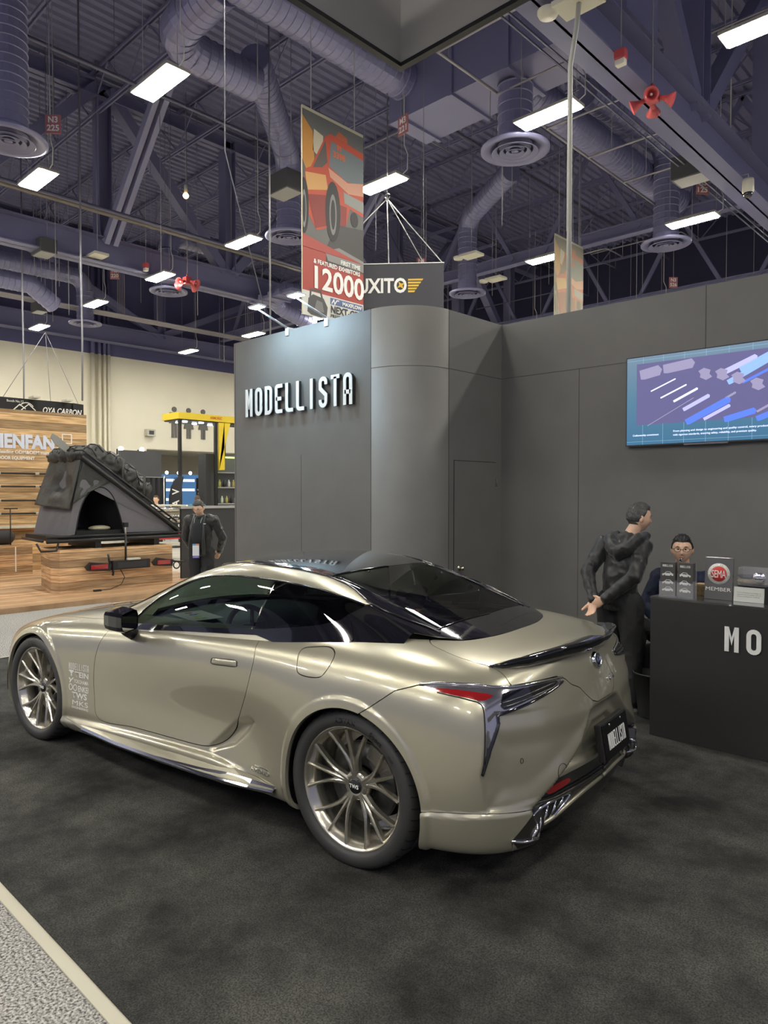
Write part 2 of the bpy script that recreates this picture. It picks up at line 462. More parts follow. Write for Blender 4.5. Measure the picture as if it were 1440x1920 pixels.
# trusses along y
def wbeam(mb, x, y0, y1, z, h, w, m):
    mb.box(x - w / 2, x + w / 2, y0, y1, z - h / 2, z - h / 2 + .03, m).box(x - w / 2, x + w / 2, y0, y1, z + h / 2 - .03, z + h / 2, m).box(x - .02, x + .02, y0, y1, z - h / 2, z + h / 2, m)
def truss(x, lab, ys, zc=8.5, ph=.0):
    t = empty('roof_truss', (x, 6, zc), 0, lab, 'truss')
    o = Vector((x, 6, zc))
    def B(mb, nm): 
        q = mb.build(nm, STEEL if nm != 'knee_brace' else STEEL2, t); q.data.transform(Matrix.Translation(-o)); return q
    mb = MB(); wbeam(mb, x, -13, 31.5, zc, .74, .52, None); B(mb, 'bottom_chord')
    mb = MB(); wbeam(mb, x, -13, 31.5, CZ - .6, .45, .42, None); B(mb, 'top_chord')
    for k, y in enumerate(ys):
        mb = MB(); z0, z1 = zc + .34, CZ - .5
        mb.box(x - .20, x + .20, y - .19, y - .165, z0, z1).box(x - .20, x + .20, y + .165, y + .19, z0, z1).box(x - .02, x + .02, y - .17, y + .17, z0, z1)
        B(mb, 'vertical_post')
        if k + 1 < len(ys):
            mb = MB(); a, b = ((x, y + .15, z0), (x, ys[k + 1] - .15, z1)) if k % 2 == 0 else ((x, y + .15, z1), (x, ys[k + 1] - .15, z0))
            mb.bar(a, b, .34, .30); B(mb, 'diagonal')
    return t, o
tA, oA = truss(-19.6, 'long steel roof truss crossing the left of the ceiling', [-11.4, -7.3, -3.2, .9, 5.0, 9.1, 13.2, 17.2, 21.2, 25.2, 29.2])
tB, oB = truss(-5.1, 'near steel roof truss crossing the upper right of the ceiling', [-10.9, -6.8, -2.7, 1.4, 5.5, 9.6, 13.7, 17.8, 21.9, 26])
tC, oC = truss(-31.2, 'far steel roof truss low against the purple end wall', [1, 9.1, 17.2, 25.2], 8.9)
tD, oD = truss(9.4, 'steel roof truss behind the viewer side of the hall', [-10, -2, 6, 14, 22], 8.5)
for y0, x1, z1 in ((9.35, -16.3, CZ - 1.2), (17.3, -16.3, CZ - 1.2)):
    mb = MB().bar((-19.45, y0, 8.75), (x1, y0 + .1, z1), .14, .22).bar((-19.45, y0 - .25, 8.75), (x1, y0 - .15, z1), .14, .22)
    q = mb.build('knee_brace', STEEL2, tA); q.data.transform(Matrix.Translation(-oA))
# cross beams along x tying the trusses
for y, z in ((20.5, 9.6), (27.5, 9.4)):
    mb = MB().box(-31, 9, y - .15, y + .15, z - .18, z - .15).box(-31, 9, y - .15, y + .15, z + .15, z + .18).box(-31, 9, y - .015, y + .015, z - .16, z + .16)
    for i in range(9):
        mb.bar((-30 + i * 4.4, y, z), (-28.4 + i * 4.4, y, CZ - 1.2), .10, .14); mb.bar((-26.8 + i * 4.4, y, z), (-28.4 + i * 4.4, y, CZ - 1.2), .10, .14)
    tag(mb.build('cross_beam', STEEL), 'braced purple cross beam far back under the roof' if y < 22 else 'farthest braced purple cross beam under the roof', 'beam')

# ---------------------------------------------------------------- light fixtures
LAMP_M = mat('lamp_glow', (1, 1, 1), .5, emit=(1.0, .96, .86), es=LAMP_ES)
FIXM = mat('fixture_body', (.35, .34, .30), .5)
def fixture(x, y, z=8.0):
    t = empty('high_bay_light', (x, y, z))
    MB().box(-.56, .56, -.20, .20, .0, .05, FIXM, None, .01).box(-.30, .30, -.07, .07, .05, .12, FIXM).build('housing', None, t)
    MB().box(-.52, .52, -.17, .17, -.022, -.002, LAMP_M).build('lit_panel', None, t)
    h = MB().tube([(-.52, 0, .04), (-.52, 0, 5.46)], .006, mat('chain', (.3, .3, .32), .4, .8), 4).tube([(.52, 0, .04), (.52, 0, 5.46)], .006, MATS['chain'], 4)
    h.tube([(.54, 0, .03), (.66, .02, .10), (.66, .03, .40), (.58, .02, .60), (.6, 0, 3.4)], .010, mat('white_cable', (.6, .6, .58), .5), 5)
    h.build('hanger', None, t)
    return t
proto = None
FX = [-28.0, -23.2, -19.0, -14.9, -10.1, -6.3, -3.0, 2.0, 6.0]
FY = [-8.0, -2.5, 5.6, 10.5, 16.8, 23.0]
FNAME = {(-10.1, 5.6): 'brightest lit ceiling fixture, high in the upper left', (-14.9, 5.6): 'lit ceiling fixture at the left edge above the truss', (-14.9, 10.5): 'lit ceiling fixture left of the tall car banner', (-19.0, 10.5): 'lit ceiling fixture beside the smaller red horn cluster',
         (-23.2, 10.5): 'small lit ceiling fixture above the cream wall pipes', (-28.0, 10.5): 'small lit ceiling fixture low at the far left', (-23.2, 16.8): 'lit ceiling fixture just left of the closet wall top', (-28.0, 16.8): 'smallest lit ceiling fixture near the cream wall top',
         (-10.1, 10.5): 'lit ceiling fixture touching the right edge of the tall car banner', (-6.3, 10.5): 'long lit ceiling fixture above the largest round diffuser', (-6.3, 16.8): 'lit ceiling fixture over the right diffuser beside the truss', (-10.1, 16.8): 'lit ceiling fixture left of the faint far banner',
         (-19.0, 16.8): 'lit ceiling fixture peeking out under the tall car banner', (-3.0, 10.5): 'glaring lit ceiling fixture at the upper right edge'}
for xx in FX:
    for yy in FY:
        if (xx, yy) == (-3.0, 5.6): continue
        if proto is None: o = proto = fixture(xx, yy)
        else: o = copy_tree(proto); o.location = (xx, yy, 8.0)
        tag(o, FNAME.get((xx, yy), 'lit ceiling fixture behind the booth walls or beyond the picture edges'), 'ceiling light', 'high bay ceiling lights')

# ---------------------------------------------------------------- round diffusers, ducts
DUCT = mat('duct_purple', (.25, .25, .40), .35, .35, bump=(12, .05, .01))
def spiral(mb, pts, r, m=None, n=24):
    """ribbed round duct: a tube whose radius steps at every seam"""
    P = [Vector(p) for p in pts]; Q = []; R = []
    for i in range(len(P) - 1):
        L = (P[i + 1] - P[i]).length; k = max(1, int(L / .16))
        for j in range(k):
            for f, rr in ((0, r), (.80, r), (.86, r + .014), (.94, r + .014)):
                Q.append(P[i].lerp(P[i + 1], (j + f) / k)); R.append(rr)
    Q.append(P[-1]); R.append(r)
    mb.tube(Q, R, m, n, smooth=False)
def diffuser(x, y, z, lab, drop, d=1.15):
    t = empty('air_diffuser', (x, y, z), 0, lab, 'air diffuser', 'round ceiling air diffusers')
    k = d / 1.15
    mb = MB(); mb.lathe([(.575 * k, .06), (.575 * k, .02), (.52 * k, .0), (.40 * k, .05), (.33 * k, .12), (.28 * k, .16)], DUCT, 40)
    mb.build('outer_ring', None, t)
    for r0, r1 in ((.39, .27), (.265, .16), (.155, .07)):
        MB().lathe([(r0 * k, -.02), (r0 * k - .01, -.03), (r1 * k + .02, .05), (r1 * k, .06), (r0 * k - .01, -.015)], DUCT, 40).build('inner_ring', None, t)
    MB().lathe([(0, -.01), (.06 * k, .0), (.065 * k, .03), (0, .04)], DUCT, 24).build('inner_cone', None, t)
    mb = MB(); spiral(mb, [(0, 0, .12), (0, 0, drop[0])], .29 * k); mb.build('drop_duct', DUCT, t)
    if len(drop) > 1:
        mb = MB(); R_ = .5; dx, dy = drop[1]; L = math.hypot(dx, dy); ux, uy = dx / L, dy / L
        pts = [(ux * R_ * (1 - math.cos(a)), uy * R_ * (1 - math.cos(a)), drop[0] + R_ * math.sin(a)) for a in np.linspace(0, PI / 2, 6)]
        mb.tube(pts, .30 * k, None, 24, smooth=False); mb.build('elbow', DUCT, t)
        mb = MB(); spiral(mb, [pts[-1], (dx, dy, pts[-1][2] + (drop[2] if len(drop) > 2 else 0))], .29 * k); mb.build('branch_duct', DUCT, t)
    return t
diffuser(-13.7, 4.65, 8, 'round grey air diffuser cut by the left edge of the picture', (2.55,), 1.3)
diffuser(-7.4, 11.2, 8, 'largest round air diffuser, right of centre under its duct', (1.18,), 1.25)
diffuser(-13.86, 11.1, 8, 'round air diffuser half behind the left side of the car banner', (1.5, (2.2, -2.6), .3), 1.15)
diffuser(-20.3, 11.5, 8, 'round air diffuser below the smaller red horn cluster', (1.3, (0, 3.0)), 1.15)
diffuser(-26.3, 11.5, 8, 'small round air diffuser in front of the cream pipe tops', (1.2, (0, -3)), 1.15)
diffuser(-13.7, 18.1, 8, 'round air diffuser above the closet corner', (1.9, (2.4, -1.2), .3), 1.15)
diffuser(-7.4, 18.0, 8, 'round air diffuser under the right hand lit fixture', (2.1, (-.6, -3.0), .2), 1.2)
diffuser(-5.6, 22.5, 8, 'partly hidden duct outlet above the right hand wall', (2.1, (0, 3.0), .2), 1.2)
def duct(name, pts, r, lab, group='ventilation ducts'):
    mb = MB(); spiral(mb, pts, r); return tag(mb.build(name, DUCT), lab, 'duct', group)
duct('spiral_duct', [(-9.6, -8, 9.9), (-9.6, 11.2, 9.9)], .36, 'long ribbed spiral duct running over the tall car banner')
duct('spiral_duct', bend([(-11.66, 8.5, 9.8), (-11.66, 6.6, 9.8), (-9.9, 6.6, 9.9)], .7), .33, 'bent spiral duct branching left from the long duct')
duct('spiral_duct', bend([(-14.2, 1.5, 11.2), (-14.2, 3.8, 11.0), (-12.6, 4.2, 11.0), (-11.5, 2.0, 11.0)], .7), .42, 'fat bent spiral duct at the top left corner')
duct('spiral_duct', [(-8.0, 12.2, 9.9), (-8.0, 20.2, 9.9)], .33, 'spiral duct running away from the largest diffuser to the right')
duct('spiral_duct', [(-22.5, 2, 8.0), (-22.5, 8.2, 8.0), (-22.8, 9.0, 7.6)], .26, 'thin duct curving down behind the left truss chord')
duct('spiral_duct', bend([(-17.8, 16.5, 8.4), (-18.6, 14.6, 8.4), (-19.6, 15.0, 8.2), (-19.4, 16.6, 7.7)], .5), .25, 'short hooked duct above the closet wall lamps')
mb = MB().box(-10.0, -5.0, 10.6, 11.75, 9.2, 10.3)
for i in range(4): mb.box(-9.7 + i * 1.25, -9.62 + i * 1.25, 10.55, 11.8, 9.15, 10.35)
tag(mb.build('plenum_duct', DUCT), 'large rectangular sheet metal duct above the largest diffuser', 'duct', 'ventilation ducts')
mb = MB().box(-19.8, -17.6, 14.2, 14.9, 8.1, 8.2)
for i in range(4): mb.box(-19.7 + i * .5, -19.6 + i * .5, 14.1, 15.0, 8.06, 8.24)
tag(mb.build('plenum_duct', DUCT), 'flat panelled duct section left of the car banner', 'duct', 'ventilation ducts')
# ---------------------------------------------------------------- pipes and conduits
PIPE = mat('pipe_purple', (.13, .13, .19), .4, .3)
PIPEL = mat('pipe_pale', (.35, .33, .36), .4, .4)
def pipe(pts, r, m, lab, name='conduit', cat='pipe', grp='overhead pipes and conduits'):
    mb = MB().tube(pts, r, m, 6); a, b = Vector(pts[0]), Vector(pts[-1]); n_ = max(2, int((b - a).length / 6))
    for i in range(n_):                        # drop rods that carry it
        p = a.lerp(b, (i + .5) / n_) if len(pts) == 2 else Vector(pts[0 if i == 0 else -1])
        mb.tube([p, (p.x, p.y, CZ - .03)], .007, m, 4)
    return tag(mb.build(name), lab, cat, grp)
pipe([(-17.8, -6, 8.9), (-17.8, 26, 8.9)], .075, mat('pipe_brown', (.17, .15, .13), .4, .3), 'brownish sprinkler pipe in front of the left truss', 'sprinkler_pipe')
pipe([(-17.5, -6, 8.85), (-17.5, 26, 8.85)], .05, PIPE, 'thin dark pipe next to the brownish sprinkler pipe')
for k in range(5): pipe([(-26.8 + k * .14, -2, 8.6), (-26.8 + k * .14, 28, 8.6)], .03, PIPEL, 'pale conduit in the bundle above the cream wall')
for k in range(4): pipe([(-5.85 + k * .12, -8, 8.45), (-5.85 + k * .12, 30, 8.45)], .018, PIPE, 'thin conduit in the bundle along the near truss')
for k, (xx, zz) in enumerate(((-12.2, 11.6), (-16.2, 11.5), (-2.5, 11.5), (-24, 11.4))):
    pipe([(xx, -8, zz), (xx, 30, zz)], .05, PIPE, 'straight dark pipe high under the roof deck')
random.seed(11)
for k in range(22):
    y = random.uniform(3, 28); z = random.uniform(9.2, 11.6); xa = random.uniform(-28, -4); xb = xa + random.uniform(1.5, 5)
    if any(abs(y - dy) < 2.6 and xa - 1 < dx < xb + 1 for dx, dy in ((-13.7, 4.6), (-7.4, 11.2), (-13.8, 11.1), (-20.3, 11.5), (-26.3, 11.5), (-13.7, 18.1), (-7.4, 18), (-5.6, 22.5))): continue
    pipe(bend([(xa, y, z), (xb, y, z), (xb, y + random.uniform(.5, 2), z)], .15, 3), .022, PIPEL if k % 3 == 0 else PIPE, 'short bent conduit run among the joists')
# strut trapeze lines near the right truss
for y0 in (9.2, 10.9, 12.6, 14.3, 16.0):
    pipe([(-7.6, y0, 9.0), (-5.4, y0, 9.0)], .022, PIPEL, 'short cross strut between the two rails near the right truss')
pipe([(-7.6, 6, 9.02), (-7.6, 20, 9.02)], .028, PIPEL, 'pale rail parallel to the near truss')
# thin drop wires
WIRE = mat('wire_grey', (.30, .30, .32), .5, .5)
for k in range(46):
    xa = random.uniform(-29, -7); ya = random.uniform(6, 27); zt = 13.46; zb = random.uniform(6.5, 9.5)
    tag(MB().tube([(xa, ya, zb), (xa, ya, zt)], .009, WIRE, 4).build('hanging_wire'), 'thin grey wire hanging straight down from the roof', 'wire', 'thin hanging wires')
for x_, y_, zb in ((-20.9, 7.4, 3.96), (-16.9, 7.3, 3.95)):
    tag(MB().tube([(x_, y_, 13.46), (x_, y_, 6.8), (x_ + .03, y_, 5.4), (x_, y_, zb)], .022, WIRE, 5).build('banner_cable'), 'grey cable dropping to the left end of the curved black banner' if x_ < -18 else 'grey cable dropping to the right end of the curved black banner', 'cable')
tag(MB().tube([(-4.6, 8.4, 8.0), (-4.62, 8.38, 7.7), (-4.66, 8.3, 7.2), (-4.66, 8.3, 0.0)], .032, mat('cable_pale', (.42, .42, .38), .5), 8).build('power_cable'), 'thick pale cable hanging down behind the right wall', 'cable')
tag(MB().tube([(-6.9, 4.62, 13.46), (-6.9, 4.62, 5.6), (-7.06, 5.3, 3.9)], .008, WIRE, 4).build('hanging_wire'), 'dark thin cord passing in front of the tall car banner', 'wire')
tag(MB().tube([(-11.0, 8.35, 13.46), (-11.0, 8.35, 7.8), (-11.05, 8.4, 3.2)], .018, WIRE, 5).build('power_cable'), 'grey cord hanging in front of the far wall, left of the closet', 'cable')
# white access boxes, loudspeakers, horns, strobes
ABX = mat('pale_plastic', (.62, .60, .50), .5)
for (x_, y_, z_), lab in (((-4.62, 8.42, 8.0), 'pale junction box at the top of the thick cable'), ((-11.9, 15.9, 8.25), 'pale ceiling box above the round diffuser by the corner'), ((-19.2, 8.75, 8.2), 'pale ceiling box under the left truss chord'), ((-12.66, 18.15, 8.25), 'grey vent box right of the corner diffuser')):
    t = empty('ceiling_box', (x_, y_, z_), 0, lab, 'box', 'pale boxes fixed under the ceiling')
    MB().box(-.28, .28, -.20, .20, 0, .07, ABX, None, .01).build('box_body', None, t)
    MB().lathe([(0, -.03), (.12, -.02), (.14, .02), (.14, .05)], ABX, 16, Matrix.Translation((-.38, -.1, 0))).build('sensor_dome', None, t)
    MB().tube([(0, 0, .07), (0, 0, CZ - t.location.z - .03)], .012, WIRE, 4).build('hanger', None, t)
SPK = mat('speaker_grey', (.07, .07, .075), .6)
SPL = mat('speaker_grille', (.33, .33, .32), .6)
for (x_, y_, z_, s), lab in (((-12.27, 9.74, 8.2, 1.0), 'dark box loudspeaker hanging left of the car banner'), ((-19.6, 7.5, 8.05, .9), 'grey box loudspeaker below the left truss chord'), ((-26.1, 9.8, 8.1, .8), 'small box loudspeaker hanging above the cream wall'), ((-5.6, 15.1, 8.2, 1.15), 'large dark box loudspeaker under the near truss')):
    t = empty('loudspeaker', (x_, y_, z_), .0, lab, 'loudspeaker', 'box loudspeakers under the ceiling')
    MB().box(-.36 * s, .36 * s, -.24 * s, .24 * s, .0, .40 * s, SPK, None, .015).build('cabinet', None, t)
    MB().box(-.32 * s, .32 * s, -.21 * s, .21 * s, -.012, .0, SPL).build('grille', None, t)
    MB().tube([(-.2, 0, .4 * s), (-.2, 0, CZ - z_ - .03)], .010, WIRE, 4).tube([(.2, 0, .4 * s), (.2, 0, CZ - z_ - .03)], .010, WIRE, 4).build('hanger', None, t)
REDP = mat('horn_red', (.50, .07, .075), .35, coat=.5)
def horns(x, y, z, lab, s=1.0):
    t = empty('horn_cluster', (x, y, z), 0, lab, 'horn speaker', 'red horn speaker clusters')
    MB().box(-.13 * s, .13 * s, -.13 * s, .13 * s, -.10 * s, .16 * s, REDP, None, .03).tube([(0, 0, .15 * s), (0, 0, .22)], .03, REDP, 8).tube([(0, 0, .2), (0, 0, CZ - z - .03)], .012, WIRE, 4).build('horn_body', None, t)
    for k in range(4):
        a = math.radians(20 + 90 * k)
        M = Matrix.Rotation(a, 4, 'Z') @ Matrix.Translation((.12 * s, 0, 0)) @ Matrix.Rotation(math.radians(112), 4, 'Y')
        h = MB().lathe([(.0, .02), (.05 * s, .03), (.055 * s, .12 * s), (.08 * s, .22 * s), (.16 * s, .36 * s), (.165 * s, .355 * s), (.085 * s, .21 * s), (.03 * s, .12 * s), (0, .12 * s)], REDP, 24, M).build('horn', None, t)
        MB().ball((0, 0, .27 * s), .032 * s, mat('horn_driver', (.45, .43, .38), .4), 10, 6, M).build('horn_driver', None, h)
horns(-4.8, 11.1, 7.95, 'large red cluster of four horn speakers at the upper right', .68)
horns(-18.7, 11.2, 7.95, 'smaller red cluster of horn speakers left of the car banner', .8)
for p, lab in (((-4.75, 9.9, 8.0), 'small red and white strobe below the near truss'), ((-18.7, 9.9, 8.05), 'tiny red strobe beside the lit fixture near the left truss')):
    t = empty('strobe', p, 0, lab, 'strobe light')
    MB().box(-.08, .08, -.06, .06, .0, .14, REDP, None, .02).tube([(0, 0, .12), (0, 0, CZ - p[2] - .03)], .008, WIRE, 4).build('strobe_base', None, t)
    MB().box(-.07, .07, -.05, .05, -.08, .0, mat('strobe_white', (.75, .72, .62), .3), None, .015).build('strobe_lens', None, t)
t = empty('security_camera', (-4.75, 15.6, 8.1), 0, 'white dome security camera under the near truss at the right edge', 'camera')
MB().lathe([(0, .0), (.10, .0), (.11, -.04), (.11, -.26), (.09, -.28)], ABX, 20).build('camera_housing', None, t)
MB().ball((0, 0, -.29), .09, BLK, 16, 8).build('camera_dome', None, t)
MB().tube([(0, 0, 0), (0, 0, .10), (-.35, 0, .12), (-.35, 0, CZ - 8.13)], .012, ABX, 6).build('camera_bracket', None, t)
# small red and white grid signs
GR = mat('grid_red', (.42, .16, .17), .5)
for (x_, y_, z_), a, b, lab in (((-13.5, 5.35, 8.5), 'N3', '225', 'N3 225'), ((-21.2, 10.2, 8.5), 'N3', '220', 'below the left loudspeaker'), ((-8.9, 9.8, 8.5), 'M3', '221', 'edge on, right of the car banner'), ((-5.9, 16.3, 8.5), 'M3', '125', 'M3 125'), ((-13.8, 16.0, 8.5), 'N3', '125', 'above the hanging black and yellow sign'), ((-9.2, 23.0, 8.5), 'N3', '526', 'over the right hand wall'), ((-7.0, 7.2, 8.5), 'N2', '100', 'at the top edge of the picture')):
    t = empty('grid_sign', (x_, y_, z_), 0, 'small red and white grid marker sign reading ' + lab if lab[1].isdigit() else 'small red and white grid marker sign ' + lab, 'sign', 'red grid marker signs')
    yaw = -.15 if 'edge' in lab or 'top edge' in lab else .82
    MB().box(-.14, .14, -.008, .008, -.17, .17, GR, Matrix.Rotation(yaw, 4, 'Z')).build('sign_plate', None, t)
    for s_, zz in ((a, .03), (b, -.12)):
        text_obj('sign_lettering', s_, .15, WHITE, t, Matrix.Rotation(yaw, 4, 'Z') @ face_frame((0, -.011, zz), (1, 0, 0), (0, 0, 1)), ext=.001, bold=.004, width=.22 if s_ == b else .17)
    MB().tube([(0, 0, .17), (0, 0, CZ - t.location.z - .03)], .007, WIRE, 4).build('hanger', None, t)
# bare warm bulb
t = empty('bare_bulb', (-15.4, 9.2, 8.9), 0, 'tiny warm bulb glowing between the two left truss posts', 'bulb')
MB().ball((0, 0, 0), .07, mat('warm_bulb', (1, .7, .3), .4, emit=(1, .65, .25), es=4), 12, 8).build('bulb_glass', None, t)
MB().tube([(0, 0, .05), (0, 0, .25)], .04, ABX, 8).tube([(0, 0, .25), (0, 0, CZ - 8.93)], .006, WIRE, 4).build('bulb_holder', None, t)
t = MB().tube([(-10.6 + .045 * math.cos(i * 1.3), 3.6 + i * .022, 10.0 + .045 * math.sin(i * 1.3)) for i in range(60)], .014, mat('coil_orange', (.55, .22, .05), .5), 5).tube([(-10.6, 4.2, 10.04), (-10.6, 4.2, CZ - .03)], .008, WIRE, 4).build('cable_coil')
tag(t, 'orange coiled cable in the top left corner', 'cable')
# ================================================================ the car
# smooth surfaces from control nets, cut into panels along curves
def bspl(P, m, closed=False):
    """cubic B-spline along axis 0; first and last entries are ghosts"""
    P = np.asarray(P, float); n = len(P) - 3; out = []
    for i in range(n):
        for k in range(m if i < n - 1 else m + 1):
            t = k / m
            b = ((1 - t) ** 3 / 6, (3 * t ** 3 - 6 * t * t + 4) / 6, (-3 * t ** 3 + 3 * t * t + 3 * t + 1) / 6, t ** 3 / 6)
            out.append(b[0] * P[i] + b[1] * P[i + 1] + b[2] * P[i + 2] + b[3] * P[i + 3])
    return np.array(out)
def crom(P, m=8, closed=False):
    P = [np.asarray(p, float) for p in P]; n = len(P); out = []
    for i in range(n if closed else n - 1):
        if closed: a, b, c, d = P[i - 1], P[i], P[(i + 1) % n], P[(i + 2) % n]
        else: a, b, c, d = P[max(i - 1, 0)], P[i], P[i + 1], P[min(i + 2, n - 1)]
        for k in range(m):
            t = k / m
            out.append(0.5 * ((2 * b) + (c - a) * t + (2 * a - 5 * b + 4 * c - d) * t * t + (-a + 3 * b - 3 * c + d) * t ** 3))
    if not closed: out.append(P[-1])
    return np.array(out)
class TM:
    """triangle mesh with normals that can be cut by a signed field"""
    def __init__(s, V, T, N=None):
        s.V = np.asarray(V, float); s.T = np.asarray(T, int)
        s.N = s.normals() if N is None else N
    def normals(s):
        a, b, c = (s.V[s.T[:, i]] for i in range(3))
        fn = np.cross(b - a, c - a); N = np.zeros_like(s.V)
        for i in range(3): np.add.at(N, s.T[:, i], fn)
        return N / np.maximum(np.linalg.norm(N, axis=1), 1e-12)[:, None]
    def cut(s, d):
        """keep where d > 0"""
        d = np.where(np.abs(d) < 1e-7, 1e-7, d)
        ins = d > 0; I3 = ins[s.T]; cnt = I3.sum(1)
        V = list(s.V); N = list(s.N); E = {}; new = []
        def mid(i, j):
            k = (min(i, j), max(i, j))
            if k not in E:
                t = d[i] / (d[i] - d[j])
                E[k] = len(V); V.append(s.V[i] + t * (s.V[j] - s.V[i]))
                n = s.N[i] + t * (s.N[j] - s.N[i]); N.append(n / max(np.linalg.norm(n), 1e-9))
            return E[k]
        for a, b, c in s.T[(cnt == 1) | (cnt == 2)].tolist():
            if int(ins[a]) + int(ins[b]) + int(ins[c]) == 1:
                while not ins[a]: a, b, c = b, c, a
                new.append((a, mid(a, b), mid(a, c)))
            else:
                while ins[a]: a, b, c = b, c, a
                p, q = mid(a, b), mid(a, c)
                new.append((p, b, c)); new.append((p, c, q))
        T = s.T[cnt == 3]
        if new: T = np.concatenate([T, np.array(new)])
        if not len(T): return TM(np.zeros((0, 3)), np.zeros((0, 3), int), np.zeros((0, 3)))
        u, inv = np.unique(T, return_inverse=True)
        return TM(np.array(V)[u], inv.reshape(T.shape), np.array(N)[u])
    def flip_y(s):
        return TM(s.V * [1, -1, 1], s.T[:, ::-1], s.N * [1, -1, 1])
    def join(s, o):
        return TM(np.vstack([s.V, o.V]), np.vstack([s.T, o.T + len(s.V)]), np.vstack([s.N, o.N]))
    def offset(s, k):
        return TM(s.V + s.N * k, s.T, s.N)
    def rim(s, depth):
        """short skirt folded inward along the open border, gives panels a thickness"""
        from collections import Counter
        C = Counter(); D = {}
        for t in s.T:
            for i in range(3):
                e = (t[i], t[(i + 1) % 3]); k = (min(e), max(e)); C[k] += 1; D[k] = e
        b = [D[k] for k in C if C[k] == 1]
        if not b: return s
        ids = sorted({i for e in b for i in e}); mp = {g: n for n, g in enumerate(ids)}; n0 = len(s.V)
        V2 = s.V[ids]; V3 = s.V[ids] - s.N[ids] * depth
        T2 = []
        for i, j in b:
            a, c = n0 + mp[i], n0 + mp[j]; m = len(ids)
            T2 += [(a, a + m, c), (c, a + m, c + m)]
        q = TM(np.vstack([V2, V3]), np.array(T2) - n0)
        return TM(np.vstack([s.V, q.V]), np.vstack([s.T, q.T + n0]), np.vstack([s.N, q.N]))
    def obj(s, name, m, parent=None, rim=0.0):
        t = s.rim(rim) if rim else s
        me = bpy.data.meshes.new(name)
        me.from_pydata([tuple(v) for v in t.V], [], [tuple(int(i) for i in f) for f in t.T])
        me.materials.append(m)
        me.polygons.foreach_set('use_smooth', [True] * len(me.polygons))
        me.update()
        me.normals_split_custom_set_from_vertices([tuple(n) for n in t.N])
        return link(name, me, parent)
def sdp(P2, poly):
    """signed distance to a closed polygon, positive inside"""
    P2 = np.asarray(P2, float); poly = np.asarray(poly, float)
    d = np.full(len(P2), 1e9); ins = np.zeros(len(P2), bool); n = len(poly)
    for i in range(n):
        a = poly[i]; b = poly[(i + 1) % n]; e = b - a; w_ = P2 - a
        t = np.clip((w_ @ e) / max(e @ e, 1e-12), 0, 1)
        d = np.minimum(d, np.linalg.norm(w_ - t[:, None] * e, axis=1))
        c = (a[1] > P2[:, 1]) != (b[1] > P2[:, 1])
        with np.errstate(divide='ignore', invalid='ignore'):
            xi = (b[0] - a[0]) * (P2[:, 1] - a[1]) / (b[1] - a[1]) + a[0]
        ins ^= c & (P2[:, 0] < xi)
    return np.where(ins, d, -d)
def sst(x, a, b):
    t = np.clip((x - a) / (b - a), 0, 1); return t * t * (3 - 2 * t)

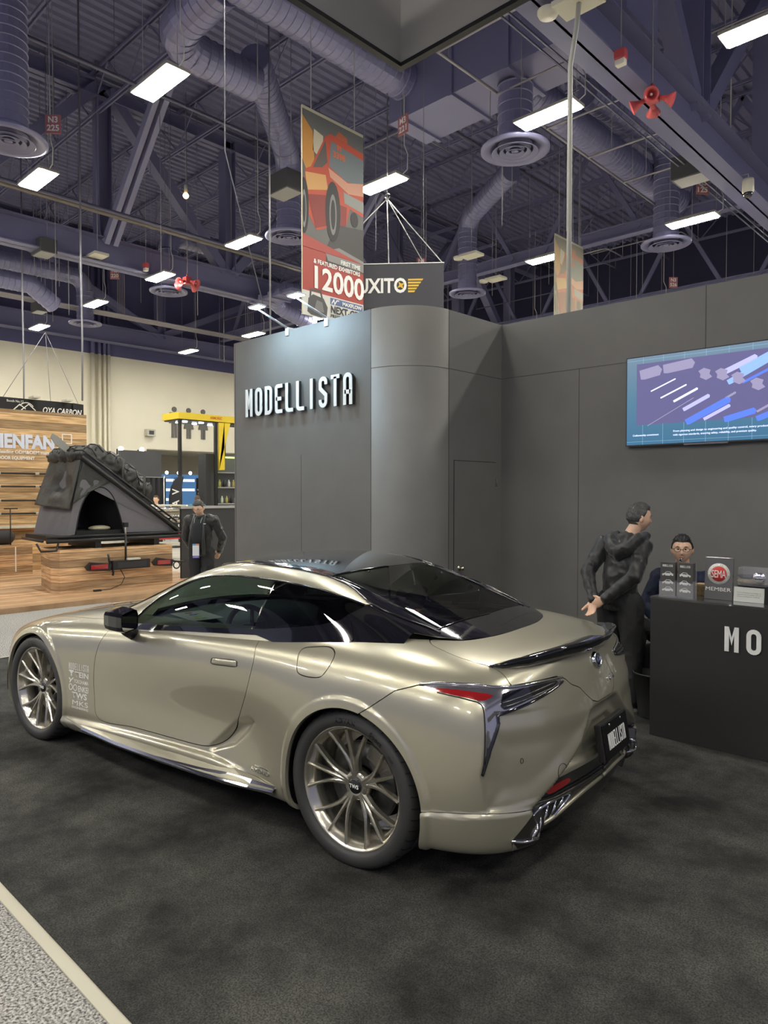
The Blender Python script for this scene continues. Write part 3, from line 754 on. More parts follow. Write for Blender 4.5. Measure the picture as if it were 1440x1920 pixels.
# columns round the half body: base point, inward direction, (inset, height) up the section, then the spine point
BODY = [
 ((-.94, 0), (1, 0), [(.10, .20), (.03, .22), (.02, .30), (.01, .42), (.005, .53), (.02, .64), (.055, .76), (.085, .86), (.115, .945)], (-.80, .985)),
 ((-.91, .32), (1, 0), [(.10, .20), (.03, .22), (.02, .30), (.01, .42), (.005, .53), (.02, .64), (.06, .76), (.095, .86), (.125, .945)], (-.77, .987)),
 ((-.85, .62), (.92, -.39), [(.10, .225), (.02, .24), (.01, .30), (.00, .42), (.0, .54), (.015, .65), (.05, .76), (.09, .86), (.14, .935)], (-.72, .99)),
 ((-.75, .825), (.66, -.75), [(.10, .225), (.02, .235), (.005, .29), (.00, .41), (.0, .54), (.01, .66), (.035, .77), (.085, .87), (.16, .94)], (-.65, .99)),
 ((-.58, .92), (.32, -.95), [(.10, .215), (.02, .228), (.005, .29), (.00, .41), (.0, .54), (.0, .67), (.02, .79), (.08, .89), (.19, .96)], (-.55, .99)),
 ((-.36, .95), (0, -1), [(.10, .205), (.02, .22), (.005, .29), (.00, .41), (.0, .54), (.0, .69), (.015, .82), (.08, .92), (.23, .99)], (-.38, 1.01)),
 ((-.18, .965), (0, -1), [(.10, .17), (.02, .19), (.0, .29), (.00, .41), (.0, .55), (.0, .71), (.02, .84), (.09, .945), (.27, 1.01)], (-.2, 1.03)),
 ((0, .968), (0, -1), [(.10, .17), (.02, .19), (.0, .29), (.00, .41), (.0, .55), (.0, .71), (.02, .84), (.09, .95), (.27, 1.02)], (0, 1.04)),
 ((.2, .965), (0, -1), [(.10, .17), (.02, .19), (.0, .28), (.0, .41), (.0, .55), (.0, .70), (.02, .83), (.085, .94), (.24, 1.015)], (.2, 1.04)),
 ((.4, .95), (0, -1), [(.10, .17), (.02, .19), (.01, .28), (.015, .40), (.01, .54), (.005, .69), (.015, .81), (.07, .92), (.19, .995)], (.4, 1.0)),
 ((.6, .93), (0, -1), [(.09, .17), (.01, .19), (.01, .28), (.03, .38), (.04, .52), (.02, .67), (.012, .80), (.05, .90), (.14, .965)], (.6, .98)),
 ((.9, .915), (0, -1), [(.08, .17), (.00, .19), (.0, .28), (.03, .37), (.045, .49), (.025, .64), (.006, .77), (.03, .87), (.10, .945)], (.9, .96)),
 ((1.25, .905), (0, -1), [(.08, .17), (.00, .19), (.0, .28), (.02, .36), (.035, .47), (.02, .62), (.005, .75), (.03, .85), (.09, .925)], (1.25, .95)),
 ((1.6, .905), (0, -1), [(.08, .17), (.00, .19), (.0, .28), (.01, .36), (.025, .47), (.015, .61), (.005, .74), (.035, .84), (.10, .91)], (1.6, .95)),
 ((1.95, .915), (0, -1), [(.08, .17), (.00, .19), (.0, .28), (.01, .37), (.02, .48), (.015, .61), (.01, .73), (.05, .83), (.14, .895)], (1.95, .95)),
 ((2.25, .93), (0, -1), [(.09, .17), (.01, .19), (.0, .28), (.005, .38), (.01, .49), (.01, .61), (.015, .73), (.06, .825), (.17, .885)], (2.25, .94)),
 ((2.5, .95), (0, -1), [(.10, .17), (.02, .19), (.0, .28), (.00, .39), (.0, .50), (.0, .62), (.015, .735), (.07, .82), (.20, .87)], (2.5, .915)),
 ((2.75, .958), (0, -1), [(.10, .17), (.02, .19), (.0, .28), (.00, .39), (.0, .50), (.0, .63), (.015, .74), (.07, .815), (.22, .85)], (2.75, .885)),
 ((3.0, .952), (0, -1), [(.10, .17), (.02, .19), (.0, .28), (.00, .39), (.0, .50), (.0, .62), (.02, .73), (.08, .795), (.23, .825)], (3.0, .85)),
 ((3.24, .93), (-.25, -.97), [(.10, .15), (.02, .17), (.0, .25), (.00, .36), (.0, .47), (.01, .59), (.03, .69), (.09, .755), (.24, .79)], (3.2, .82)),
 ((3.44, .85), (-.6, -.8), [(.10, .15), (.02, .17), (.0, .25), (.00, .35), (.01, .46), (.02, .56), (.05, .65), (.11, .71), (.24, .745)], (3.36, .785)),
 ((3.58, .69), (-.85, -.53), [(.10, .15), (.02, .17), (.0, .25), (.00, .35), (.01, .45), (.03, .54), (.07, .62), (.13, .67), (.22, .71)], (3.45, .76)),
 ((3.66, .40), (-.97, -.25), [(.10, .15), (.02, .17), (.0, .25), (.00, .35), (.01, .45), (.03, .53), (.07, .60), (.13, .65), (.20, .69)], (3.52, .735)),
 ((3.70, 0), (-1, 0), [(.10, .15), (.02, .17), (.0, .25), (.00, .35), (.01, .45), (.03, .53), (.07, .60), (.13, .65), (.20, .69)], (3.54, .73)),
]
def body_half(mu=10, mv=9):
    cols = []
    for (bx, by), (dx, dy), prof, (sx, sz) in BODY:
        c = [(bx + dx * d, by + dy * d, z) for d, z in prof]
        c.insert(0, (c[0][0] + dx * .1, c[0][1] + dy * .1, c[0][2]))
        e = np.array(c[-1]); s_ = np.array((sx, 0, sz))
        for f, up in ((.34, .55), (.67, .85)):
            p = e + (s_ - e) * f; p[2] = e[2] + (s_[2] - e[2]) * up; c.append(tuple(p))
        c.append(tuple(s_))
        g = np.array(c[-2]) * [1, -1, 1]; c.append((2 * sx - c[-2][0] if False else c[-2][0], g[1], c[-2][2]))
        cols.append(c)
    A = np.array(cols)
    A = np.concatenate([A[1:2] * [1, -1, 1], A, A[-2:-1] * [1, -1, 1]], 0)
    A = A * [1, 1, 1.03]
    G = bspl(A, mu)
    return bspl(G.transpose(1, 0, 2), mv).transpose(1, 0, 2)
# cabin sections: x, then (y, z) from below the belt to the roof centre
CABIN = [
 (2.55, [(.80, .70), (.76, .74), (.70, .78), (.60, .82), (.45, .85), (.25, .865), (0, .87)]),
 (2.30, [(.84, .78), (.80, .82), (.74, .87), (.64, .91), (.47, .94), (.25, .955), (0, .96)]),
 (2.05, [(.85, .80), (.81, .86), (.755, .93), (.67, .985), (.50, 1.03), (.27, 1.055), (0, 1.06)]),
 (1.80, [(.86, .80), (.815, .885), (.76, .98), (.68, 1.065), (.53, 1.13), (.29, 1.16), (0, 1.168)]),
 (1.55, [(.86, .80), (.815, .90), (.755, 1.03), (.675, 1.15), (.54, 1.215), (.30, 1.245), (0, 1.255)]),
 (1.30, [(.86, .80), (.81, .92), (.745, 1.07), (.665, 1.21), (.545, 1.275), (.31, 1.305), (0, 1.315)]),
 (1.00, [(.86, .82), (.805, .94), (.735, 1.10), (.655, 1.24), (.545, 1.305), (.31, 1.335), (0, 1.346)]),
 (.70, [(.86, .84), (.80, .96), (.73, 1.11), (.65, 1.24), (.54, 1.295), (.31, 1.322), (0, 1.330)]),
 (.40, [(.86, .86), (.79, .98), (.715, 1.11), (.635, 1.20), (.53, 1.235), (.30, 1.258), (0, 1.265)]),
 (.10, [(.84, .90), (.76, 1.00), (.69, 1.08), (.61, 1.125), (.51, 1.148), (.29, 1.165), (0, 1.172)]),
 (-.20, [(.80, .92), (.72, .975), (.65, 1.01), (.58, 1.03), (.48, 1.048), (.27, 1.067), (0, 1.075)]),
 (-.45, [(.78, .86), (.70, .91), (.62, .945), (.54, .965), (.44, .98), (.25, .995), (0, 1.00)]),
 (-.70, [(.70, .78), (.62, .82), (.55, .85), (.47, .87), (.38, .885), (.20, .90), (0, .905)]),
]
def cabin_half(mu=12, mv=12):
    A = np.array([[(x, y, z) for y, z in pr] + [(x, -pr[-2][0], pr[-2][1])] for x, pr in CABIN])
    A = np.concatenate([2 * A[:, :1] - A[:, 1:2], A], 1) * [1, 1, 1.03]
    A = np.concatenate([2 * A[:1] - A[1:2], A, 2 * A[-1:] - A[-2:-1]], 0)
    G = bspl(A, mu)
    return bspl(G.transpose(1, 0, 2), mv).transpose(1, 0, 2)
def grid_tm(G, flip=False):
    n, m = G.shape[:2]; V = G.reshape(-1, 3); T = []
    I = np.arange(n * m).reshape(n, m)
    a, b, c, d = I[:-1, :-1].ravel(), I[1:, :-1].ravel(), I[1:, 1:].ravel(), I[:-1, 1:].ravel()
    T = np.concatenate([np.stack([a, b, c], 1), np.stack([a, c, d], 1)])
    if flip: T = T[:, ::-1]
    return TM(V, T)
_BP = np.array([c[0] for c in BODY])
_BP = bspl(np.concatenate([_BP[1:2] * [1, -1], _BP, _BP[-2:-1] * [1, -1]]), 4)
_BL = np.concatenate([[0], np.cumsum(np.linalg.norm(np.diff(_BP, axis=0), axis=1))])
def arc(V):
    """arc length round the half plan outline, from the middle of the tail forward"""
    P2 = np.asarray(V, float)[:, :2] * 1.0
    P2[:, 1] = np.abs(P2[:, 1]); best = np.full(len(P2), 1e9); out = np.zeros(len(P2))
    for i in range(len(_BP) - 1):
        a, e = _BP[i], _BP[i + 1] - _BP[i]; w_ = P2 - a
        t = np.clip((w_ @ e) / (e @ e), 0, 1); d = np.linalg.norm(w_ - t[:, None] * e, axis=1)
        m = d < best; best[m] = d[m]; out[m] = (_BL[i] + t * np.linalg.norm(e))[m]
    return out
CAR_X, CAR_Y, CAR_A = -2.499, 3.1658, 3.2618
# ---------------------------------------------------------------- paint, glass and trim
def glass_mat(name, tint, fres=1.5):
    if name in MATS: return MATS[name]
    m = bpy.data.materials.new(name); m.use_nodes = True; nt = m.node_tree; nt.nodes.clear()
    o = nt.nodes.new('ShaderNodeOutputMaterial'); mx = nt.nodes.new('ShaderNodeMixShader')
    f = nt.nodes.new('ShaderNodeFresnel'); f.inputs[0].default_value = fres
    t = nt.nodes.new('ShaderNodeBsdfTransparent'); t.inputs[0].default_value = (*tint, 1)
    g = nt.nodes.new('ShaderNodeBsdfGlossy'); g.inputs['Roughness'].default_value = 0.01
    nt.links.new(f.outputs[0], mx.inputs[0]); nt.links.new(t.outputs[0], mx.inputs[1]); nt.links.new(g.outputs[0], mx.inputs[2])
    nt.links.new(mx.outputs[0], o.inputs[0]); MATS[name] = m
    return m
def paint_mat(name, col, rough=0.32, metal=0.75):
    m = mat(name, col, rough, metal, coat=1.0, coat_rough=0.02)
    return m
PAINT = paint_mat('champagne_paint', (.45, .425, .32), .30, .60)
BLK = mat('gloss_black', (.006, .006, .008), .06, coat=1.0)
BLK2 = mat('satin_black', (.018, .018, .018), .4)
INNER = mat('inner_black', (.006, .006, .006), .8)
CHROME = mat('chrome', (.85, .85, .85), .07, 1.0)
SATIN = mat('satin_grey_metal', (.12, .115, .105), .3, .9)
GLASS = glass_mat('cabin_glass', (.42, .48, .45))
GLASSD = glass_mat('dark_cabin_glass', (.10, .12, .12))
GLASSR = glass_mat('rear_cabin_glass', (.36, .44, .38))
RED = mat('red_lens', (.30, .01, .012), .12, coat=1.0)
WHITE = mat('white_print', (.85, .85, .8), .5)
RUB = mat('tyre_rubber', (.045, .045, .044), .5, bump=(60, .05, .002))
RIM = mat('wheel_bronze', (.58, .55, .47), .24, .92, coat=.4)

car = empty('car', (CAR_X, CAR_Y, 0), CAR_A, 'champagne grey sports coupe with black roof parked on black carpet', 'car')

def shape_body():
    G = body_half(20, 13); n, m = G.shape[:2]
    T = grid_tm(G, True); V, N = T.V, T.N
    s_ = arc(V); z = V[:, 2]; x = V[:, 0]; SZ = np.stack([s_, z], 1); D = np.zeros(len(V))
    low = z < .93
    # hollow under the rear lamp, sharp against the lamp leg
    d = sdp(SZ, [(.20, .735), (.62, .765), (.885, .775), (.905, .70), (.93, .55), (.90, .43), (.70, .43), (.40, .55), (.25, .62)])
    D -= .014 * sst(d, 0, .10) * low
    e = sdp(SZ, [(.30, .80), (.86, .83), (.897, .80), (.93, .57), (.91, .42), (.60, .44)])
    D -= .010 * sst(e, 0, .012) * sst(s_, .45, .88) * low
    # lower centre of the tail steps in behind a slanted edge
    c1 = sdp(SZ, [(-.3, .735), (.13, .735), (.185, .72), (.31, .612), (.70, .405), (.60, .2), (-.3, .2)])
    D -= .048 * sst(c1, -.004, .024) * low
    c2 = sdp(SZ, [(-.3, .665), (.10, .66), (.20, .60), (.45, .495), (-.3, .49)])
    D -= .022 * sst(c2, -.004, .02)
    # lower skirt stands proud
    k = np.interp(s_, [0, .6, .68, .9, 1.2, 1.25], [0, 0, .415, .422, .392, .39])
    D += .012 * sst(k - z, 0, .012) * (s_ < 1.25) * (s_ > .62)
    # door hollow and the pocket behind it
    pk = sdp(SZ, [(2.66, .330), (2.60, .325), (2.44, .385), (2.335, .475), (2.265, .56), (2.31, .575), (2.42, .535), (2.52, .45), (2.62, .37)])
    D -= .030 * sst(pk, 0, .030)
    # rocker stands out under the door
    rk = np.interp(s_, [2.2, 2.35, 2.6, 3.6, 4.07, 4.2], [.30, .31, .322, .288, .262, .26])
    D += .030 * sst(rk - z, 0, .03) * sst(s_, 2.2, 2.55) * sst(-s_, -4.2, -4.0)
    # arch flares
    for cx, r in ((-.02, .395), (2.862, .40)):
        rr = np.hypot(x - cx, z - .37)
        D += .010 * sst(-rr, -(r + .055), -(r + .03)) * (V[:, 1] > .6) * low
    # shoulder crease along the rear haunch
    V2 = V + N * D[:, None]
    G2 = V2.reshape(n, m, 3); G2[0, :, 1] = 0; G2[-1, :, 1] = 0
    return grid_tm(G2, True)
BT = shape_body(); CT_ = grid_tm(cabin_half(14, 14))
def bvh(t): return BVHTree.FromPolygons([Vector(v) for v in t.V], [tuple(int(i) for i in f) for f in t.T])
BV, CV = bvh(BT), bvh(CT_)
def surf(s_, z, off=0.0):
    s_ = abs(s_); i = min(int(np.searchsorted(_BL, s_, 'right')) - 1, len(_BP) - 2)
    t = (s_ - _BL[i]) / (_BL[i + 1] - _BL[i]); p = _BP[i] + t * (_BP[i + 1] - _BP[i]); e = _BP[i + 1] - _BP[i]; e = e / np.linalg.norm(e)
    nn = Vector((-e[1], e[0], 0)) if (-e[1] * (p[0] - 1.4) + e[0] * p[1]) > 0 else Vector((e[1], -e[0], 0))
    o = Vector((p[0], p[1], z)) + nn * .5
    h = BV.ray_cast(o, -nn)
    return Vector((p[0], p[1], z)) if h[0] is None else h[0] + (h[1] if h[1].dot(nn) > 0 else -h[1]) * off
def side(x, z, off=0.0, B=None):
    h = (B or BV).ray_cast(Vector((x, 3, z)), Vector((0, -1, 0)))
    if h[0] is None: return Vector((x, .9, z))
    n = h[1] if h[1].y > 0 else -h[1]
    return h[0] + n * off
def top(x, y, off=0.0):
    best = None
    for B in (BV, CV):
        h = B.ray_cast(Vector((x, y, 3)), Vector((0, 0, -1)))
        if h[0] is not None and (best is None or h[0].z > best[0].z): best = h
    if best is None: return Vector((x, y, .9))
    n = best[1] if best[1].z > 0 else -best[1]
    return best[0] + n * off
def both(t, name, m, rim=0.006, one=False, parent=None, label=None):
    """a panel and its twin on the far side; one=True joins the halves into one panel"""
    if one: o = t.join(t.flip_y()).obj(name, m, parent or car, rim); return [o]
    r = [t.obj(name, m, parent or car, rim), t.flip_y().obj(name, m, parent or car, rim)]
    return r
def rel(pts, B=None): return [tuple(p) for p in pts]
def mirror_obj(o, parent=None):
    me = o.data.copy(); me.transform(Matrix.Scale(-1, 4, (0, 1, 0))); me.flip_normals()
    return link(o.name.split('.')[0], me, parent or o.parent)

# ---------------------------------------------------------------- cut the body into panels
sB = arc(BT.V); SZ = np.stack([sB, BT.V[:, 2]], 1)
XZ = BT.V[:, [0, 2]]; XY = BT.V[:, :2]
LAMP = crom([(1.239, .914), (1.128, .925), (.964, .927), (.753, .915), (.582, .911), (.356, .902)], 4).tolist() + crom([(.365, .885), (.45, .866), (.622, .843), (.815, .818), (.840, .79), (.862, .735), (.889, .674), (.926, .575)], 4).tolist() + crom([(.917, .62), (.910, .70), (.908, .80), (.915, .85), (.95, .873), (1.043, .887), (1.142, .897)], 4).tolist()
DOOR = crom([(2.06, .88), (2.075, .85), (2.105, .755), (2.137, .60), (2.131, .455), (2.068, .303), (1.72, .318), (1.312, .328), (1.06, .342), (.93, .385), (.833, .478), (.761, .60), (.687, .75), (.66, .87), (.70, .96), (.75, 1.05)], 5).tolist() + [(2.0, 1.05)]
FUEL = crom([(.362, .965), (.285, .985), (.199, .993), (.140, .975), (.128, .935), (.150, .885), (.185, .868), (.260, .862), (.318, .870), (.342, .905)], 5, True).tolist()
DECKXY = [(-.185, -1), (-.185, .515)] + crom([(-.238, .591), (-.291, .631), (-.44, .662), (-.595, .648), (-.66, .655), (-.72, .672)], 4).tolist() + [(-1.3, .672), (-1.3, -1)]
LIDLOW = [(-.5, .745), (.10, .745), (.150, .76), (.20, .80), (.235, .835), (.30, .86), (.345, .895), (.40, .912), (.8, .918), (3, .9), (3, 2), (-.5, 2)]
# wheel openings
W1 = np.hypot(BT.V[:, 0] + .025, BT.V[:, 2] - .36) - .404
W2 = np.hypot(BT.V[:, 0] - 2.858, BT.V[:, 2] - .36) - .406
W1 = np.where(BT.V[:, 1] < .55, 1, W1); W2 = np.where(BT.V[:, 1] < .55, 1, W2)
HOLE = -sdp(XY, [(2.18, -1), (2.10, .45), (1.85, .70), (.45, .66), (-.05, .56), (-.18, .42), (-.18, -1)])
HOLE = np.where(BT.V[:, 2] < .8, 1, HOLE)
gap = .0022
fd = sdp(XZ, DOOR); ff = sdp(XZ, FUEL); fl = sdp(SZ, LAMP)
fdk = np.minimum(sdp(XY, DECKXY), sdp(SZ, LIDLOW)); fdk = np.where(BT.V[:, 0] > 0, -1, fdk)
far = np.where(BT.V[:, 1] < .4, -1, 1)
fd = np.where(BT.V[:, 1] < .6, -1, fd)
BLKXY = sdp(XY, [(.4, -1), (.4, .72), (.15, .695), (.0, .668), (-.10, .636), (-.18, .598)] + crom([(-.235, .556), (-.343, .46), (-.40, .30), (-.425, .12), (-.425, -.12)], 4).tolist() + [(-.42, -1)])
BLKXY = np.where(BT.V[:, 2] < .9, -1, BLKXY)
# bumper edge: from the lamp tip down to the wheel, and the lower quarter line
quarter = sdp(SZ, [(-.5, .915), (.40, .915), (1.239, .912), (1.344, .878), (1.475, .782), (1.6, .70), (1.6, 0), (-.5, 0)])
garn = sdp(SZ, crom([(-.3, .462), (.12, .468), (.43, .472), (.60, .455), (.665, .418), (.51, .402), (.283, .405), (.1, .40), (-.3, .40)], 3).tolist())
diff_ = sdp(SZ, [(-.3, .40), (.1, .398), (.283, .404), (.51, .401), (.675, .412), (.80, .297), (.72, .20), (-.3, .20)])
skirt = sdp(SZ, [(1.35, .387), (1.19, .391), (1.05, .410), (.89, .420), (.677, .410), (.80, .297), (.76, .1), (1.35, .1)])
garnD = np.maximum(garn, -1); quarterlow = sdp(SZ, [(1.30, .535), (1.227, .541), (1.07, .558), (.926, .570), (.90, .43), (1.35, .40)])
hood = sdp(XY, crom([(2.12, -.9), (2.12, .50), (2.02, .66), (2.25, .74), (2.6, .745), (3.0, .72), (3.3, .62), (3.42, .40), (3.46, 0), (3.46, -.9)], 4).tolist())
hood = np.where(BT.V[:, 2] < .70, -1, hood)
hl = sdp(SZ, [(5.02, .80), (5.05, .72), (5.25, .66), (5.52, .60), (5.50, .66), (5.25, .76), (5.1, .82)])
wheel = np.minimum(W1, W2)
class Cutter:
    """keeps several fields in step while a panel is cut"""
    def __init__(s, base): s.b = base
    def __call__(s, *F):
        return s.b.cut(np.minimum.reduce(F))
cut = Cutter(BT)
door = cut(fd - gap)
fuel = cut(ff - gap)
lid = cut(fdk - gap, -fl - .001, -BLKXY)
blk = cut(BLKXY, HOLE)
bump = cut(quarter - gap, -fl - .001, -skirt - gap / 2, -garn, -diff_, wheel, -fdk - gap)
bump = bump
frontish = np.where(BT.V[:, 0] > 1, -1, 1)
hoodp = cut(hood - gap)
quart = cut(-fd - gap, -ff - gap, -fl - .001, -quarter - gap, -skirt - gap / 2, -fdk - gap, wheel, HOLE, -BLKXY, -hood - gap, -diff_, -garn, -hl)
both(quart, 'body_panel', PAINT, .02)
dl, dr = both(door, 'door', PAINT, .02)
both(fuel, 'fuel_lid', PAINT, .006)[1].name = 'fuel_lid'
both(lid, 'boot_lid', PAINT, .02, one=True)
both(hoodp, 'bonnet', PAINT, .02, one=True)
both(blk, 'deck_panel', BLK, .004, one=True)
both(bump, 'rear_bumper', PAINT, .03, one=True)
both(cut(skirt - gap / 2, wheel), 'bumper_skirt', PAINT, .03)
both(cut(garn - .001), 'bumper_garnish', BLK, .01, one=True)
both(cut(diff_ - .001), 'diffuser', SATIN, .02, one=True)
both(cut(hl + .002).offset(-.004), 'headlamp', mat('headlamp', (.25, .25, .27), .1, .3, coat=1), 0)
# dark shell just inside, closes the gaps
inn = BT.cut(np.minimum.reduce([W1 + .004, W2 + .004, HOLE - .03])).offset(-.022)
both(inn, 'inner_shell', INNER, 0, one=True)
# lamp body, lenses and the bright leg
lampb = cut(fl + .001).offset(-.004)
L0, L1 = both(lampb, 'tail_lamp', mat('lamp_silver', (.55, .54, .55), .12, .9, coat=1), .01)
def lens(poly, name, m, off, par):
    t = BT.cut(sdp(SZ, poly)).offset(off)
    t.obj(name, m, par[0], .004); t.flip_y().obj(name, m, par[1], .004)
lens(crom([(1.175, .905), (1.09, .910), (.98, .905), (.865, .893), (.885, .878), (.94, .873), (1.04, .885), (1.11, .893)], 4, True).tolist(), 'red_lens', RED, -.001, (L0, L1))
lens([(.800, .893), (.742, .899), (.55, .901), (.400, .896), (.405, .886), (.47, .872), (.607, .857), (.805, .832), (.822, .85)], 'dark_lens', BLK, .001, (L0, L1))
def strip(pts, name, m, r, par, mir=True, n=6, flat=None):
    o = MB().tube(pts, r if flat is None else [(r, flat)] * len(pts), m, n).build(name, None, par)
    if mir: mirror_obj(o)
    return o
for a in (.868, .884):
    strip([surf(s_, z_, .002) for s_, z_ in crom([(.81, a - .026), (.62, a - .008), (.43, a + .006)], 6)], 'lamp_blade', SATIN, .0035, car)
strip([surf(s_, z_, .002) for s_, z_ in crom([(1.235, .916), (1.128, .926), (.964, .927), (.753, .913), (.582, .909), (.36, .903)], 5)], 'lamp_trim', CHROME, .006, car)
strip([surf(s_, z_, .002) for s_, z_ in crom([(.365, .885), (.45, .866), (.622, .843), (.815, .818), (.840, .79), (.862, .735), (.889, .674), (.926, .575)], 5)], 'lamp_trim', BLK, .006, car)
strip([surf(s_, z_, .001) for s_, z_ in crom([(.93, .58), (.921, .62), (.915, .70), (.914, .80), (.922, .852), (.955, .868), (1.043, .882), (1.142, .893)], 5)], 'lamp_trim', BLK2, .003, car)
# red reflector in the garnish
t = BT.cut(sdp(SZ, crom([(.545, .442), (.385, .450), (.365, .428), (.52, .418)], 4, True).tolist())).offset(.004)
both(t, 'reflector', RED, .008)
# ---------------------------------------------------------------- cabin panels
Cx = CT_.V[:, [0, 2]]; Cy = CT_.V[:, :2]; cz = CT_.V[:, 2]; cy = CT_.V[:, 1]; cx = CT_.V[:, 0]
DLO = crom([(1.885, .925), (1.335, .967), (.738, 1.014), (.464, 1.054), (.334, 1.075), (.235, 1.103)], 5).tolist() + crom([(.147, 1.172), (.281, 1.205), (.448, 1.236), (.724, 1.262), (1.047, 1.266), (1.291, 1.249), (1.50, 1.198), (1.70, 1.10), (1.808, 1.015)], 5).tolist()
dlo = sdp(Cx, DLO); dlo = np.where(cy < .5, -1, dlo)
bp_ = (Cx[:, 0] - .735) + (Cx[:, 1] - 1.262) * .19           # > 0 ahead of the pillar
belt = sdp(Cx, [(2.0, .86), (1.885, .889), (1.335, .938), (.738, .985), (.50, .95), (.20, .95), (.10, 1.03), (.17, 1.115), (.232, 1.105), (.334, 1.0745), (.464, 1.0535), (.738, 1.0135), (1.335, .9665), (1.885, .9245), (1.96, .90)])
belt = np.where(cy < .5, -1, belt)
edge = np.interp(cx, [.14, .325, .48, .69, .933, 1.317, 1.52], [.561, .50, .495, .520, .532, .46, .40])  # roof side line
roofE = edge - cy
GE = .462
header = cx - np.interp(cy, [0, .2, .433, .48], [.452, .455, .478, .484])
wind = cx - np.interp(cy, [0, .25, .45, .60, .75], [1.56, 1.55, 1.46, 1.36, 1.2])
scr = np.minimum(wind, np.interp(cx, [1.3, 1.45, 1.6, 1.8, 2.0, 2.3], [.40, .50, .60, .655, .68, .72]) - cy)
low = -(cx + .225 + .02 * 0) - .0 * cy + np.interp(cy, [0, .3, .5], [-.013, .004, .012])   # > 0 behind the glass
tail = cx - np.interp(cy, [0, .12, .30, .46, .552, .6], [-.425, -.425, -.40, -.343, -.235, -.15])
archback = (cx - .138) + (cy - .561) * -.565   # > 0 ahead of the arch tip line
ccut = Cutter(CT_)
g2 = .0015
glassr = ccut(GE - cy - g2, -header - g2, -low - g2)
both(glassr, 'rear_window', GLASSR, 0, one=True)
roof = ccut(roofE - g2, header - g2, -wind - g2)
both(roof, 'roof', BLK2 if False else mat('carbon_roof', (.012, .012, .014), .12, coat=1.0), .004, one=True)
both(ccut(scr - g2), 'windscreen', GLASS, 0, one=True)
both(ccut(dlo - g2, bp_ - .006), 'side_window', GLASS, 0)
both(ccut(dlo - g2, -bp_ - .006), 'quarter_window', GLASSD, 0)
both(ccut(dlo + .002, .005 - np.abs(bp_)).offset(.002), 'pillar_trim', mat('bright_trim', (.45, .45, .42), .2, .9), .004)
both(ccut(belt - .0005).offset(.004), 'window_trim', BLK, .006)
arch_ = ccut(-dlo - .0015, -roofE - g2, -scr - g2, archback - g2, -belt)
both(arch_, 'roof_arch', PAINT, .01)
both(ccut(-archback - g2, np.maximum(cy - GE, low) - g2, tail).join(ccut(archback, cy - GE - .001, -roofE * 0 + (edge - cy), -header)), 'pillar_panel', BLK, .004)
# thin dark line round the door glass and bright edge strips on the roof and rear window
strip([side(a, b, .003, CV) for a, b in crom([(1.875, .93), (1.808, 1.015), (1.70, 1.10), (1.50, 1.198), (1.291, 1.249), (1.047, 1.266), (.724, 1.262), (.448, 1.236), (.281, 1.205), (.16, 1.175)], 6)], 'window_seal', BLK, .005, car)
strip([top(x_, y_, .003) for x_, y_ in crom([(1.48, .40), (1.317, .46), (.933, .532), (.69, .520), (.48, .495), (.325, .50), (.138, .561), (-.03, .545), (-.16, .51), (-.24, .50)], 6)], 'roof_trim', BLK, .007, car, flat=.004)
strip([top(x_, GE, .002) for x_ in np.linspace(.46, -.22, 16)], 'glass_trim', BLK, .005, car)
strip([top(a, b, .003) for a, b in crom([(.484, .47), (.478, .433), (.455, .2), (.452, 0), (.455, -.2), (.478, -.433), (.484, -.47)], 5)], 'header_trim', BLK, .008, car, mir=False, flat=.005)
strip([top(a, b, .002) for a, b in crom([(-.213, .50), (-.222, .3), (-.238, 0), (-.222, -.3), (-.213, -.50)], 5)], 'glass_trim', BLK, .004, car, mir=False)
